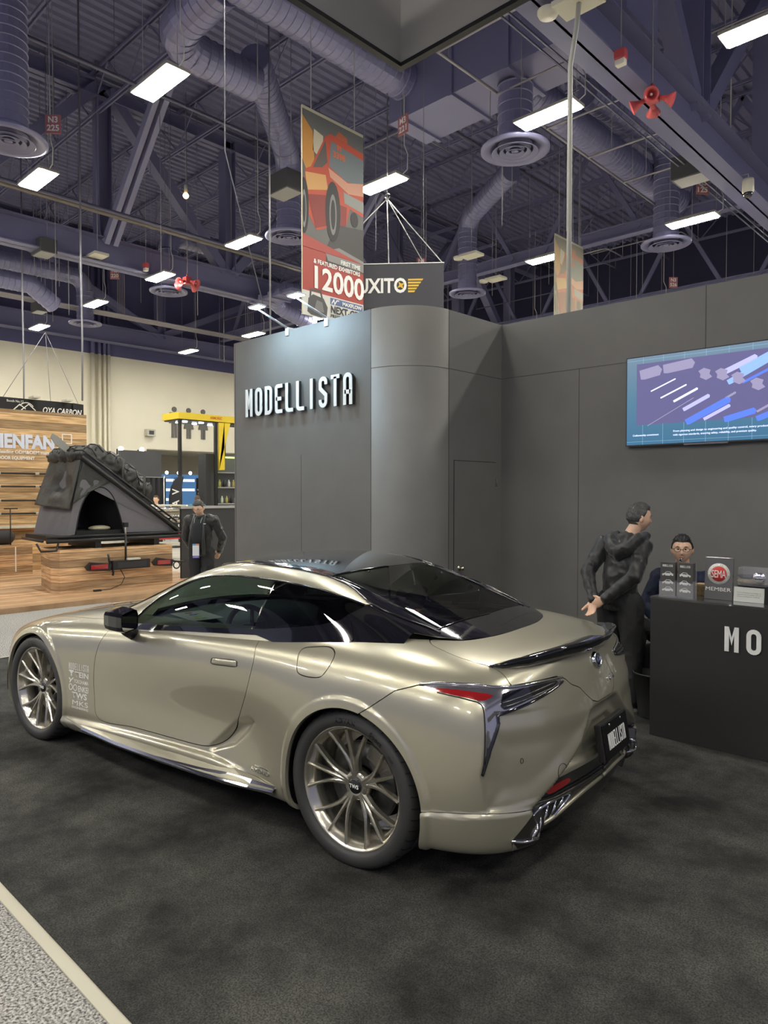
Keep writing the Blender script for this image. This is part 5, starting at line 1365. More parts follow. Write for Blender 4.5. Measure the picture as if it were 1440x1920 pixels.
MB().ball((.03, .0, .055), (.045, .02, .035), mat('model_silver', (.8, .8, .85), .1, 1.0), 16, 10).build('display_model', None, t)
MB().box(-.10, .10, .0, .10, -.012, .0, BLK2).box(-.10, .10, .055, .095, -.115, -.012, BLK2).build('case_shelf', None, t)
t = empty('black_box', (-1.405, 5.19, 1.0 + CT), 0, 'small black box with a round silver button at the right edge of the picture', 'box')
MB().box(-.028, .028, -.04, .04, 0, .118, BLK2, None, .003).build('box_body', None, t)
MB().lathe([(0, .003), (.009, .002), (.010, 0)], CHROME, 16, face_frame((.005, -.041, .05), (1, 0, 0), (0, 0, 1))).build('box_button', None, t)
# waste bin and backpack beside the counter
t = MB().lathe([(0, .0), (.115, .0), (.118, .01), (.160, .335), (.163, .335), (.163, .345), (.154, .345), (.112, .016), (0, .014)], mat('bin_black', (.035, .035, .036), .45), 28, Matrix.Scale(.8, 4, (0, 1, 0)) ).build('waste_bin', None, None, (-2.285, 5.42, CT))
tag(t, 'black plastic waste bin at the left side of the counter', 'waste bin')
t = empty('backpack', (-2.36, 5.70, CT), .2, 'dark grey backpack standing between the visitor and the counter', 'backpack')
BG = mat('backpack_grey', (.04, .04, .042), .8, bump=(200, .2, .001))
MB().box(-.15, .15, -.08, .12, 0, .50, BG, None, .06).build('main_bag', None, t)
MB().box(-.11, .11, -.14, -.07, .05, .28, BG, None, .03).build('front_pocket', None, t)
MB().tube([(-.04, .0, .49), (-.04, 0, .545), (.04, 0, .545), (.04, 0, .49)], .010, BG, 6).build('carry_handle', None, t)
for s in (-1, 1): MB().tube([(s * .08, .11, .46), (s * .10, .17, .36), (s * .10, .17, .18), (s * .09, .11, .06)], [(.022, .006)] * 4, BG, 6).build('shoulder_strap', None, t)
MB().tube([(-.10, -.142, .24), (.10, -.142, .24)], .003, CHROME, 5).build('zip', None, t)
# stool under the seated man
t = empty('stool', (-2.26, 5.97, CT), 0, 'dark stool under the seated man in the navy suit', 'stool')
MB().lathe([(0, .43), (.19, .43), (.20, .45), (.20, .48), (.17, .50), (0, .50)], BLK2, 24).build('stool_seat', None, t)
for k in range(4):
    a = PI / 4 + k * PI / 2; MB().tube([(.13 * math.cos(a), .13 * math.sin(a), .44), (.19 * math.cos(a), .19 * math.sin(a), 0)], .012, SATIN, 8).build('stool_leg', None, t)
# wall screen
t = empty('television', (-2.43, 6.86, 2.66), 0, 'large wall screen showing a blue abstract picture', 'television')
MB().box(-.775, .775, .0, .055, -.440, .440, mat('screen_body', (.02, .02, .022), .4), None, .004).build('screen_body', None, t)
MB().box(-.20, .20, -.004, .01, -.452, -.438, mat('screen_logo', (.25, .25, .25), .3, .8)).box(-.775, .775, -.003, .0, -.442, -.434, SATIN).build('screen_bezel', None, t)
def screen_mat():
    m = bpy.data.materials.new('screen_picture'); m.use_nodes = True; nt = m.node_tree; b = nt.nodes['Principled BSDF']
    b.inputs['Base Color'].default_value = (.01, .01, .012, 1); b.inputs['Roughness'].default_value = .12; b.inputs['Coat Weight'].default_value = .6
    tc = nt.nodes.new('ShaderNodeTexCoord'); sx = nt.nodes.new('ShaderNodeSeparateXYZ'); nt.links.new(tc.outputs['Object'], sx.inputs[0])
    def rampof(src, stops, lo, hi):
        mr = nt.nodes.new('ShaderNodeMapRange'); mr.inputs['From Min'].default_value = lo; mr.inputs['From Max'].default_value = hi; nt.links.new(src, mr.inputs['Value'])
        r = nt.nodes.new('ShaderNodeValToRGB'); nt.links.new(mr.outputs['Result'], r.inputs['Fac']); el = r.color_ramp.elements
        for i, (p, c) in enumerate(stops):
            if i > 1: e = el.new(p)
            else: e = el[i]; e.position = p
            e.color = (*c, 1)
        return r.outputs['Color']
    col = rampof(sx.outputs['Z'], [(0, (.035, .11, .19)), (.5, (.06, .14, .21)), (1, (.12, .18, .24))], -.43, .43)
    nt.links.new(col, b.inputs['Emission Color']); b.inputs['Emission Strength'].default_value = SCREEN_ES
    return m, rampof
SM, _ = screen_mat()
sc_ = MB().box(-.765, .765, -.003, -.0005, -.43, .43, SM).build('screen_panel', None, t)
def emi(name, c, k=1.0): return mat(name, (.01, .01, .01), .2, emit=c, es=SCREEN_ES * k)
pm = emi('pic_ground', (.095, .088, .19)); MB().box(-.665, .665, -.0045, -.003, -.235, .365, pm).build('picture_panel', None, sc_)
lines = MB()
for x_ in np.arange(-.60, .76, .20): lines.box(x_ - .001, x_ + .001, -.0038, -.0031, -.43, -.235).box(x_ - .001, x_ + .001, -.0038, -.0031, .365, .43)
for z_ in (-.40, .40): lines.box(-.765, .765, -.0038, -.0031, z_ - .001, z_ + .001)
lines.build('screen_lines', emi('pic_line', (.20, .38, .48)), sc_)
def streak(x, z, L, w, a, m, y=-.0055):
    M_ = face_frame((x, y, z), (1, 0, 0), (0, 0, 1)) @ Matrix.Rotation(math.radians(a), 4, 'Z')
    return MB().prism([(-L / 2, -w * .4), (-L / 2 + w * .4, -w / 2), (L / 2 - w * .3, -w / 2), (L / 2, 0), (L / 2 - w * .3, w / 2), (-L / 2, w / 2)], 0, .0008, m, M_).build('picture_streak', None, sc_)
c1, c2, c3, c4, c5 = emi('pic_white', (.62, .70, .95)), emi('pic_blue', (.08, .16, .80)), emi('pic_pale', (.38, .38, .72)), emi('pic_grey', (.24, .22, .34)), emi('pic_light', (.22, .36, .80))
for x, z, L, w_, a, m in ((-.40, .135, .26, .012, 22, c1), (-.30, .065, .27, .014, 23, c1), (-.185, .02, .25, .022, 25, c1), (-.085, -.06, .27, .036, 26, c3), (.02, -.145, .44, .06, 26, c2), (.10, -.165, .26, .03, 26, c3), (-.33, -.13, .5, .006, 28, c4), (.38, .19, .42, .05, 27, c5), (.48, .155, .36, .022, 24, c2), (.60, .08, .22, .045, 24, c5), (.30, .25, .30, .05, 22, c3), (.45, .27, .34, .05, 24, c5), (.22, -.02, .10, .02, 28, c4), (.50, -.155, .14, .02, 28, c4), (.55, -.21, .24, .05, 20, c2), (.30, -.205, .28, .055, 14, c2), (-.52, .27, .22, .10, 10, c4), (-.25, .30, .30, .09, 6, c4)):
    if abs(x) + L * .42 < .67: streak(x, z, L, w_, a, m)
for i, (x, z) in enumerate(((-.02, .20), (.13, .18), (.27, .13), (.43, .06), (.58, .03))):
    MB().prism([(-.05, .03), (.0, .055), (.06, .03), (.05, -.005), (.075, -.035), (.02, -.06), (-.035, -.03), (-.03, .0)], 0, .0008, c4, face_frame((x, -.0056, z), (1, 0, 0), (0, 0, 1))).build('picture_block', None, sc_)
for s_, x_, z_, w_ in (('Craftsmanship commitment', -.70, -.345, .26), ('From planning and design to engineering and quality control, every product is crafted', -.30, -.322, .94), ('with rigorous standards, ensuring safety, reliability, and premium quality.', -.30, -.358, .74)):
    text_obj('screen_lettering', s_, .024, c1, sc_, face_frame((x_, -.0045, z_), (1, 0, 0), (0, 0, 1)), ext=.0004, align='LEFT', width=w_, bold=.0004)
# two arm lamps on the closet wall edge
def arm_lamp(x, lab):
    t = empty('arm_lamp', (x, 5.38, HW), 0, lab, 'arm lamp', 'clamp lamps over the closet wall')
    AL = mat('lamp_alu', (.55, .56, .58), .3, .7)
    MB().box(-.03, .03, -.035, .06, -.07, .03, AL, None, .006).build('clamp', None, t)
    MB().tube([(0, -.01, .02), (-.06, -.42, .19)], [(.022, .012), (.014, .008)], AL, 8).build('lamp_arm', None, t)
    h = MB().box(-.10, .10, -.52, -.40, .185, .205, AL, None, .008).build('lamp_head', None, t)
    MB().box(-.085, .085, -.505, -.415, .180, .1849, mat('arm_lamp_glow', (1, 1, 1), .5, emit=(.55, .80, 1.0), es=ARM_ES)).build('lamp_glass', None, h)
    return t
arm_lamp(-6.72, 'left white arm lamp leaning out over the closet wall')
arm_lamp(-6.02, 'right white arm lamp leaning out in front of the tall banner foot')
# hollow square hanging sign above the booth
SGM = mat('hanging_sign_grey', (.5, .49, .47), .6)
t = empty('hanging_sign', (-4.3, 4.7, 5.5), 0, 'hollow square charcoal fabric sign hanging overhead, one corner in view', 'hanging sign')
L_ = 3.3
for nm, b_ in (('sign_side', (0, L_, -.04, 0, 0, 1.3)), ('sign_side', (-.0, .04, -L_, -.04, 0, 1.3)), ('sign_side', (.04, L_, -L_, -L_ + .04, 0, 1.3)), ('sign_side', (L_ - .04, L_, -L_ + .04, -.04, 0, 1.3))):
    MB().box(*b_).build(nm, SGM, t)
MB().box(-.01, L_, -.05, .01, -.035, 0).box(-.01, .05, -L_, -.05, -.035, 0).box(L_ - .05, L_ + .01, -L_, -.05, -.035, 0).box(.05, L_ - .05, -L_ - .01, -L_ + .05, -.035, 0).build('sign_rim', BLK2, t)
for a_, b_ in ((.1, -.1), (L_ - .1, -.1), (.1, -L_ + .1), (L_ - .1, -L_ + .1)): MB().tube([(a_, b_, 1.3), (a_, b_, 7.96)], .006, BLK2, 4).build('sign_cable', None, t)
# ================================================================ people
from mathutils import noise as _ns
def _eval(me, mods):
    o = bpy.data.objects.new('tmp', me); COL.objects.link(o)
    for k, kw in mods:
        m = o.modifiers.new(k, k)
        for a, b in kw.items(): setattr(m, a, b)
    bpy.context.view_layer.update()
    r = bpy.data.meshes.new_from_object(o.evaluated_get(bpy.context.evaluated_depsgraph_get()))
    bpy.data.objects.remove(o)
    return r
def skinned(nodes, edges, root=0, sub=2):
    me = bpy.data.meshes.new('sk')
    me.from_pydata([n[0] for n in nodes], edges, [])
    o = bpy.data.objects.new('tmp', me); COL.objects.link(o)
    m = o.modifiers.new('s', 'SKIN'); m.use_smooth_shade = True; m.branch_smoothing = .6
    for i, n in enumerate(nodes):
        sv = me.skin_vertices[0].data[i]; r = n[1]
        sv.radius = r if isinstance(r, tuple) else (r, r); sv.use_root = (i == root)
    s = o.modifiers.new('u', 'SUBSURF'); s.levels = sub
    bpy.context.view_layer.update()
    r = bpy.data.meshes.new_from_object(o.evaluated_get(bpy.context.evaluated_depsgraph_get()))
    bpy.data.objects.remove(o)
    return [tuple(v.co) for v in r.vertices], [tuple(p.vertices) for p in r.polygons]
def fused(parts, voxel, smooth=2, isle=True):
    mb = MB()
    for V, F in parts: mb.add(V, F)
    me = bpy.data.meshes.new('f'); me.from_pydata(mb.v, [], mb.f)
    bm = bmesh.new(); bm.from_mesh(me); bmesh.ops.recalc_face_normals(bm, faces=bm.faces); bm.to_mesh(me); bm.free()
    if not isle: pass
    r = _eval(me, [('REMESH', dict(mode='VOXEL', voxel_size=voxel)), ('SMOOTH', dict(factor=.5, iterations=smooth))])
    if isle:                                   # keep the joined figure, drop stray crumbs
        bm = bmesh.new(); bm.from_mesh(r); seen = set(); comps = []
        for v in bm.verts:
            if v in seen: continue
            st = [v]; seen.add(v); c = []
            while st:
                q = st.pop(); c.append(q)
                for e in q.link_edges:
                    o = e.other_vert(q)
                    if o not in seen: seen.add(o); st.append(o)
            comps.append(c)
        big = max(len(c) for c in comps)
        bmesh.ops.delete(bm, geom=[v for c in comps if len(c) < big * .9 for v in c], context='VERTS')
        if len(comps) > 1: print('ISLES', sorted(len(c) for c in comps)[-5:])
        bm.to_mesh(r); bm.free()
    r.polygons.foreach_set('use_smooth', [True] * len(r.polygons))
    return r
def wrinkle(me, amp, scale, seed=0.0):
    n = [v.normal.copy() for v in me.vertices]
    for v, nn in zip(me.vertices, n):
        c = v.co
        q = _ns.noise(Vector((c.x * scale, c.y * scale, c.z * scale * .55 + seed))) + .5 * _ns.noise(Vector((c.x * scale * 2.1 + c.z * 9, c.y * scale * 2.1, c.z * scale * 1.6 + seed)))
        v.co = c + nn * (amp * (1 - abs(q) * 2.2))
    return me
def place(me, name, m, parent):
    me.materials.clear(); me.materials.append(m); me.name = name
    return link(name, me, parent)
def ball_vf(c, r, nu=20, nv=14, M=None):
    b = MB().ball(c, r, None, nu, nv, M); return b.v, b.f
def head_vf(M, k=1.0):
    """head centred at the origin of M: x right, y ahead, z up"""
    V = []; nu, nv = 56, 40
    for i in range(nv + 1):
        t = PI * i / nv
        for j in range(nu):
            a = 2 * PI * j / nu
            x, y, z = math.sin(t) * math.cos(a), math.sin(t) * math.sin(a), math.cos(t)
            X, Y_, Z = x * .077, y * .096, z * .118
            if z < 0:
                X *= 1 + .30 * z ** 3 - .10 * z * z; Y_ = Y_ * (1 - .22 * z * z) + (.020 * z * z if y > -.3 else .034 * z * z)
            else: Y_ = Y_ * (1 + .04 * z) - .006 * z
            f = max(0, y)
            if f > 0:
                def g(cx, cz, sx, sz): return math.exp(-((X - cx) / sx) ** 2 - ((Z - cz) / sz) ** 2)
                Y_ += f * (.020 * g(0, -.030, .013, .012) + .012 * g(0, -.008, .009, .022) - .009 * (g(.031, .004, .017, .011) + g(-.031, .004, .017, .011))
                           + .005 * (g(.030, .026, .024, .008) + g(-.030, .026, .024, .008)) + .006 * g(0, -.062, .024, .007) - .004 * g(0, -.050, .018, .005) + .008 * g(0, -.096, .022, .016)
                           + .004 * (g(.045, -.030, .018, .018) + g(-.045, -.030, .018, .018)))
            V.append(tuple(M @ (Vector((X, Y_, Z)) * k)))
    F = [(i * nu + j, (i + 1) * nu + j, (i + 1) * nu + (j + 1) % nu, i * nu + (j + 1) % nu) for i in range(nv) for j in range(nu)]
    out = [(V, F)]
    for s in (1, -1):
        b = MB().ball((s * .080 * k, -.008 * k, -.012 * k), (.010 * k, .018 * k, .032 * k), None, 12, 10, M); out.append((b.v, b.f))
    return out
def hair_mesh(M, k, style, seed):
    """a cap of hair with its own hair line and tousled surface"""
    V = []; nu, nv = 72, 34
    for i in range(nv + 1):
        t = PI * .70 * i / nv
        for j in range(nu):
            a = 2 * PI * j / nu
            x, y, z = math.sin(t) * math.cos(a), math.sin(t) * math.sin(a), math.cos(t)
            line = -.42 if y < -.25 else (.50 if y > .45 else np.interp(y, [-.25, .1, .3, .45], [-.42, -.10, .22, .50]))
            if style == 'front': line = np.interp(y, [-.3, -.05, .15, .35, .6, 1.0], [-.5, -.30, -.12, .30, .46, .50])
            lift = .013 * min(1, max(0, (z - line) * 5)) - .006
            q = _ns.noise(Vector((x * 7 + seed, y * 3, z * 7))) + .6 * _ns.noise(Vector((x * 17 + seed, y * 6, z * 17)))
            lift += .009 * q * min(1, max(0, (z - line) * 4))
            r = Vector((x * .077, y * .098, z * .119)) * k
            if z < 0: r.x *= 1 - .04 * z * z
            n_ = Vector((x, y, z)); V.append(tuple(M @ (r + n_ * lift * k)))
    F = [(i * nu + j, (i + 1) * nu + j, (i + 1) * nu + (j + 1) % nu, i * nu + (j + 1) % nu) for i in range(nv) for j in range(nu)]
    me = bpy.data.meshes.new('hair'); me.from_pydata(V, [], F); me.polygons.foreach_set('use_smooth', [True] * len(F)); me.update()
    return me
def hand_vf(w, d, nrm, side, curl=.5, k=1.0):
    """palm and five separate fingers from wrist w along d, palm facing nrm"""
    w = Vector(w); d = Vector(d).normalized(); nrm = Vector(nrm); nrm = (nrm - d * nrm.dot(d)).normalized(); x = d.cross(nrm) * side
    out = []
    pb = MB().tube([w - d * .02, w + d * .02, w + d * .055, w + d * .088], [(.024 * k, .020 * k), (.033 * k, .018 * k), (.040 * k, .016 * k), (.038 * k, .013 * k)], None, 14, up=tuple(nrm))
    out.append((pb.v, pb.f))
    for i, (off, L) in enumerate(((-.029, .066), (-.010, .076), (.010, .071), (.028, .056))):
        p = w + d * (.085 - abs(off) * .12) + x * off * k; dd = d.copy(); pts = [p - d * .02, p]
        for s in (.46, .30, .24):
            dd = (dd + nrm * curl * (.55 + .06 * i)).normalized(); pts.append(pts[-1] + dd * L * s * k)
        t = MB().tube(pts, [.0095 * k, .0092 * k, .0086 * k, .0080 * k, .0062 * k], None, 8); out.append((t.v, t.f))
    p = w + d * .025 - x * .026 * k; dd = (d * .6 - x * .8 + nrm * .25).normalized(); pts = [p, p + dd * .030 * k, p + dd * .048 * k + (d * .8 + nrm * curl * .5) * .018, p + dd * .055 * k + (d + nrm * curl) * .036]
    t = MB().tube(pts, [.015 * k, .0125 * k, .0105 * k, .0075 * k], None, 8); out.append((t.v, t.f))
    return out
SKIN = mat('skin', (.78, .50, .34), .5, noise=(60, .05, 3))
HAIRB = mat('black_hair', (.018, .016, .015), .45)
HAIRG = mat('grey_hair', (.065, .062, .058), .5, noise=(120, .5, 3))
JKT = mat('jacket_black', (.020, .020, .0195), .42, sheen=.2, bump=(300, .1, .0006))
TRS = mat('trousers_black', (.022, .022, .023), .75)
NAVY = mat('suit_navy', (.012, .017, .045), .7)
def person(lab, O, F2, J, face, k=1.0, top='jacket', topm=None, legm=None, hairm=None, hs='back', seed=0.0, hands=((0, 0, -1), (0, 0, -1), .5), shoe=True, collar=False, detail=True, hood=False, shoem=None, soft=.0075, sitting=False, bulk=1.0):
    """J: joints in (right, ahead, up) metres; face: (turn right deg, nod down deg)"""
    O = Vector((O[0], O[1], 0)); f = Vector((F2[0], F2[1], 0)).normalized(); r = Vector((f.y, -f.x, 0))
    t = empty('person', tuple(O), 0, lab, 'person')
    def W(p): return r * p[0] + f * p[1] + Vector((0, 0, p[2]))
    j = {a: W(b) for a, b in J.items()}
    yaw, nod = math.radians(face[0]), math.radians(face[1])
    fy = (f * math.cos(yaw) + r * math.sin(yaw)); rx = Vector((fy.y, -fy.x, 0)); ff = (fy * math.cos(nod) - Vector((0, 0, 1)) * math.sin(nod)); uu = rx.cross(ff)
    M = Matrix.Identity(4)
    for i in range(3): M[i][0] = rx[i]; M[i][1] = ff[i]; M[i][2] = uu[i]; M[i][3] = j['head'][i]
    # body: one continuous skin surface
    ch = (j['shR'] + j['shL']) / 2
    def chain(pts, rad, m_=None, up=None):
        q = MB().tube(pts, rad, None, 16, up=up)
        for p_, r_ in ((pts[0], rad[0]), (pts[-1], rad[-1])):
            if not isinstance(r_, tuple): q.ball(tuple(p_), r_, None, 14, 10)
        for p_, r_ in zip(pts[1:-1], rad[1:-1]):
            if not isinstance(r_, tuple): q.ball(tuple(p_), r_ * .99, None, 14, 10)
        return q.v, q.f
    parts = [chain([j['pelvis'] - Vector((0, 0, .06)), j['spine'], j['chest'], ch], [(.125, .09), (.11, .082), (.13, .085), (.125, .075)], None, tuple(f)),
             chain([ch - Vector((0, 0, .03)), j['neck'], j['head'] - uu * .045], [.060, .054, .052])] + head_vf(M, k)
    for s_ in 'RL':
        parts.append(chain([ch, j['sh' + s_], j['el' + s_], j['wr' + s_]], [.055, .050, .040, .027]))
        parts.append(chain([j['pelvis'], j['hip' + s_], j['kn' + s_], j['an' + s_]], [.08, .082, .055, .036]))
    for s, wr, el, hd in ((1, 'wrR', 'elR', hands[0]), (-1, 'wrL', 'elL', hands[1])):
        parts += hand_vf(j[wr], (j[wr] - j[el]).normalized() * .6 + W(hd) * .8, W(hands[3 if s > 0 else 4]) if len(hands) > 3 else f, s, hands[2])
    bodym = fused(parts, .0058 if detail else .009, 1)
    b = place(bodym, 'body', SKIN, t)
    # shirt or jacket
    g = .018
    bot = j['pelvis'] + (Vector((0, 0, -.10)) if not sitting else Vector((0, 0, 0)))
    tp = [chain([bot, j['pelvis'] + Vector((0, 0, .03)), j['spine'], j['chest'] - Vector((0, 0, .05)), ch - Vector((0, 0, .03)), ch * .5 + j['neck'] * .5 + Vector((0, 0, -.01)), j['neck'] + Vector((0, 0, .005))],
                [(a_ * bulk, b_ * bulk) for a_, b_ in ((.175, .135), (.168, .130), (.165, .125), (.182, .132), (.178, .118), (.115, .09), (.070, .068))], None, tuple(f))]
    for s_ in 'RL':
        w_, e_, h_ = j['wr' + s_], j['el' + s_], j['sh' + s_]
        tp.append(chain([ch + (h_ - ch) * .45 + Vector((0, 0, -.015)), h_, h_ + (e_ - h_) * .5, e_, e_ + (w_ - e_) * .45, w_ + (e_ - w_) * .06], [a_ * bulk for a_ in (.088, .083, .070, .064, .056, .045)]))
    if hood:
        hb = -f
        hc = j['neck'] + hb * .085 + Vector((0, 0, -.035))
        m_ = MB()
        m_.tube([hc + r * .135 + f * .11 + Vector((0, 0, .035)), hc + r * .13 + Vector((0, 0, .015)), hc + r * .07 - f * .065 + Vector((0, 0, -.06)), hc - f * .085 + Vector((0, 0, -.10)), hc - r * .07 - f * .065 + Vector((0, 0, -.06)), hc - r * .13 + Vector((0, 0, .015)), hc - r * .135 + f * .11 + Vector((0, 0, .035))], [.030, .045, .058, .062, .058, .045, .030], None, 12)
        m_.tube([j['neck'] + r * .075 + f * .02, j['neck'] - f * .075 + Vector((0, 0, .015)), j['neck'] - r * .075 + f * .02, j['neck'] + f * .085 - Vector((0, 0, .02))], .024, None, 10, closed=True)
        tp.append((m_.v, m_.f))
    tm = wrinkle(fused(tp, soft, 4), .0065, 13.0, seed)
    jk = place(tm, top, topm or JKT, t)
    # trousers
    lp_ = [chain([j['pelvis'] + Vector((0, 0, .04)), j['pelvis'] + Vector((0, 0, -.05)), (j['hipR'] + j['hipL']) / 2 + Vector((0, 0, -.04))], [(.155, .118), (.168, .128), (.14, .11)], None, tuple(f))]
    for s_ in 'RL':
        h_, n_, a_ = j['hip' + s_], j['kn' + s_], j['an' + s_] + Vector((0, 0, .01))
        lp_.append(chain([h_, h_ + (n_ - h_) * .5, n_, n_ + (a_ - n_) * .5, a_], [.108, .098, .082, .074, .066]))
    lm_ = wrinkle(fused(lp_, .009, 3), .007, 8.0, seed + 3)
    place(lm_, 'trousers', legm or TRS, t)
    # hair, eyes, brows, mouth
    place(hair_mesh(M, k, hs, seed), 'hair', hairm or HAIRB, t)
    if detail:
        for s in (1, -1):
            MB().ball((s * .031, .079, .003), (.0105, .0070, .0030), mat('eye_white', (.42, .36, .32), .3), 12, 8, M @ Matrix.Scale(k, 4)).ball((s * .031, .0855, .003), (.0042, .003, .0028), mat('iris', (.01, .008, .006), .1), 10, 6, M @ Matrix.Scale(k, 4)).build('eye', None, t)
            MB().tube([M @ (Vector((s * .018, .0925, .022)) * k), M @ (Vector((s * .033, .091, .028)) * k), M @ (Vector((s * .050, .078, .022)) * k)], [.0022, .0030, .0014], hairm or HAIRB, 6).build('eyebrow', None, t)
        MB().tube([M @ (Vector((-.022, .088, -.058)) * k), M @ (Vector((0, .0985, -.060)) * k), M @ (Vector((.022, .088, -.058)) * k)], [.0015, .0028, .0015], mat('lips', (.42, .17, .13), .4), 6).build('mouth', None, t)
    if shoe:
        for a in ('R', 'L'):
            an = j['an' + a]; sh_ = MB(); d_ = W((.15 if a == 'R' else -.15, 1, 0)).normalized()
            Ms_ = face_frame(tuple(an + Vector((0, 0, -an.z if not sitting else -.075))), tuple(Vector((d_.y, -d_.x, 0))), tuple(d_))
            Ms_ = Matrix([[*Ms_[0]], [*Ms_[1]], [*Ms_[2]], [0, 0, 0, 1]])
            sh_.tube([Ms_ @ Vector(p) for p in ((0, -.09, .045), (0, -.06, .06), (0, .02, .058), (0, .10, .042), (0, .17, .032), (0, .195, .026))], [(.030, .030), (.038, .050), (.042, .050), (.046, .036), (.040, .024), (.015, .012)], shoem or mat('shoe_dark', (.015, .015, .03), .5), 12, up=(0, 0, 1))
            s0 = sh_.build('shoe', None, t)
            MB().prism([(x_, y_) for x_, y_ in ((-.036, -.10), (.036, -.10), (.044, .0), (.048, .10), (.036, .18), (0, .205), (-.036, .18), (-.048, .10), (-.044, .0))], .0, .022, mat('shoe_sole', (.6, .6, .58), .5), Ms_).build('sole', None, s0)
    return t, M, W, j, jk
# --- standing visitor with his hands clasped behind him
CPT = .012
J1 = dict(pelvis=(0, 0, .90), spine=(.0, .005, 1.06), chest=(.015, .04, 1.235), neck=(.04, .085, 1.40), head=(.085, .135, 1.545),
          shR=(.175, .05, 1.315), elR=(.20, -.12, 1.085), wrR=(.0, -.225, .895), shL=(-.150, .02, 1.325), elL=(-.215, -.13, 1.09), wrL=(-.085, -.235, .875),
          hipR=(.095, 0, .85), knR=(.115, .01, .47), anR=(.12, -.02, .085), hipL=(-.095, 0, .85), knL=(-.105, .03, .47), anL=(-.11, .06, .085))
p1, M1, W1_, j1, jk1 = person('standing visitor in a black hooded jacket with hands clasped behind his back, seen from behind', (-2.60, 5.48), (.12, .99), J1, (38, 8), .97, 'jacket', JKT, TRS, HAIRG, 'back', 1.7, ((-.8, -.25, -.35), (-.2, -.3, -.55), .75, (0, 1, .3), (0, -.6, .5)), hood=True, bulk=.88)
p1.location.z = CPT
o_ = face_frame(tuple(j1['shR'] + W1_((-.055, -.088, .02))), tuple(W1_((1, .1, -.15))), tuple(W1_((0, .35, .94))))
MB().box(-.028, .028, -.006, .006, 0, .004, WHITE, o_, .002).box(-.024, .0, .006, .014, 0, .004, WHITE, o_, .001).build('jacket_logo', None, jk1)
# --- seated man behind the counter
J2 = dict(pelvis=(0, -.02, .60), spine=(0, .0, .76), chest=(0, .02, .94), neck=(0, .03, 1.10), head=(0.0, .06, 1.285),
          shR=(.185, .02, 1.03), elR=(.27, .10, .80), wrR=(.12, .22, .70), shL=(-.185, .02, 1.03), elL=(-.27, .10, .80), wrL=(-.12, .22, .70),
          hipR=(.09, .02, .56), knR=(.25, .33, .66), anR=(.35, .30, .20), hipL=(-.09, .02, .56), knL=(-.12, .34, .56), anL=(-.12, .30, .12))
p2, M2, W2_, j2, jk2 = person('seated man in a navy suit and glasses behind the counter', (-2.26, 5.93), (.10, -.99), J2, (-14, 2), .99, 'suit_jacket', NAVY, mat('suit_trousers', (.03, .03, .035), .8), HAIRB, 'front', 4.2, ((0, .5, -.3), (0, .5, -.3), .6), sitting=True, shoem=mat('shoe_navy', (.02, .02, .10), .6))
def glasses(t, M, m, w_=.030, h_=.016):
    g = MB()
    for s in (1, -1):
        pts = [M @ Vector((s * .034 + w_ * .78 * math.cos(a), .101 - abs(s * .034 + w_ * math.cos(a)) * .12, .001 + h_ * math.sin(a))) for a in np.linspace(0, 2 * PI, 20)[:-1]]
        g.tube(pts, .0016, None, 5, closed=True)
        g.tube([M @ Vector((s * .058, .094, .006)), M @ Vector((s * .080, .060, .006)), M @ Vector((s * .083, -.005, .004))], .0018, None, 5)
    g.tube([M @ Vector((-.010, .102, .003)), M @ Vector((0, .105, .005)), M @ Vector((.010, .102, .003))], .0015, None, 5)
    return g.build('glasses', m, t)
glasses(p2, M2, mat('glasses_black', (.01, .01, .01), .2))
fz = Vector((0, 0, 1))
MB().add([tuple(j2['neck'] + W2_(q)) for q in ((-.06, .075, .0), (.06, .075, .0), (.045, .118, -.10), (0, .135, -.18), (-.045, .118, -.10), (0, .09, -.02))], [(0, 5, 3, 4), (5, 1, 2, 3)], mat('shirt_white', (.62, .63, .62), .7)).tube([j2['neck'] + W2_(q) for q in ((.065, .03, .015), (.05, .07, .005), (.012, .10, -.03))], .012, MATS['shirt_white'], 8).tube([j2['neck'] + W2_(q) for q in ((-.065, .03, .015), (-.05, .07, .005), (-.012, .10, -.03))], .012, MATS['shirt_white'], 8).build('shirt_collar', None, p2)
p2.location.z = CPT
# --- older man looking down, left of the booth
J3 = dict(pelvis=(0, 0, .90), spine=(0, .01, 1.06), chest=(0, .02, 1.235), neck=(0, .05, 1.405), head=(0, .115, 1.535),
          shR=(.20, .01, 1.335), elR=(.29, -.06, 1.06), wrR=(.20, -.18, .84), shL=(-.20, .01, 1.335), elL=(-.31, -.06, 1.06), wrL=(-.20, -.20, .84),
          hipR=(.095, 0, .85), knR=(.11, .02, .47), anR=(.12, 0, .085), hipL=(-.095, 0, .85), knL=(-.11, .02, .47), anL=(-.12, 0, .085))
p3, M3, W3_, j3, jk3 = person('older man in glasses looking down, black open jacket and a hanging name badge', (-9.60, 5.97), (.58, -.81), J3, (4, 26), 1.0, 'jacket', JKT, TRS, HAIRG, 'front', 8.1, ((-.4, -.4, -.4), (.4, -.4, -.4), .6), hood=True)
glasses(p3, M3, mat('glasses_gold', (.45, .35, .22), .25, .8), .031, .018)
p3.location.z = 0
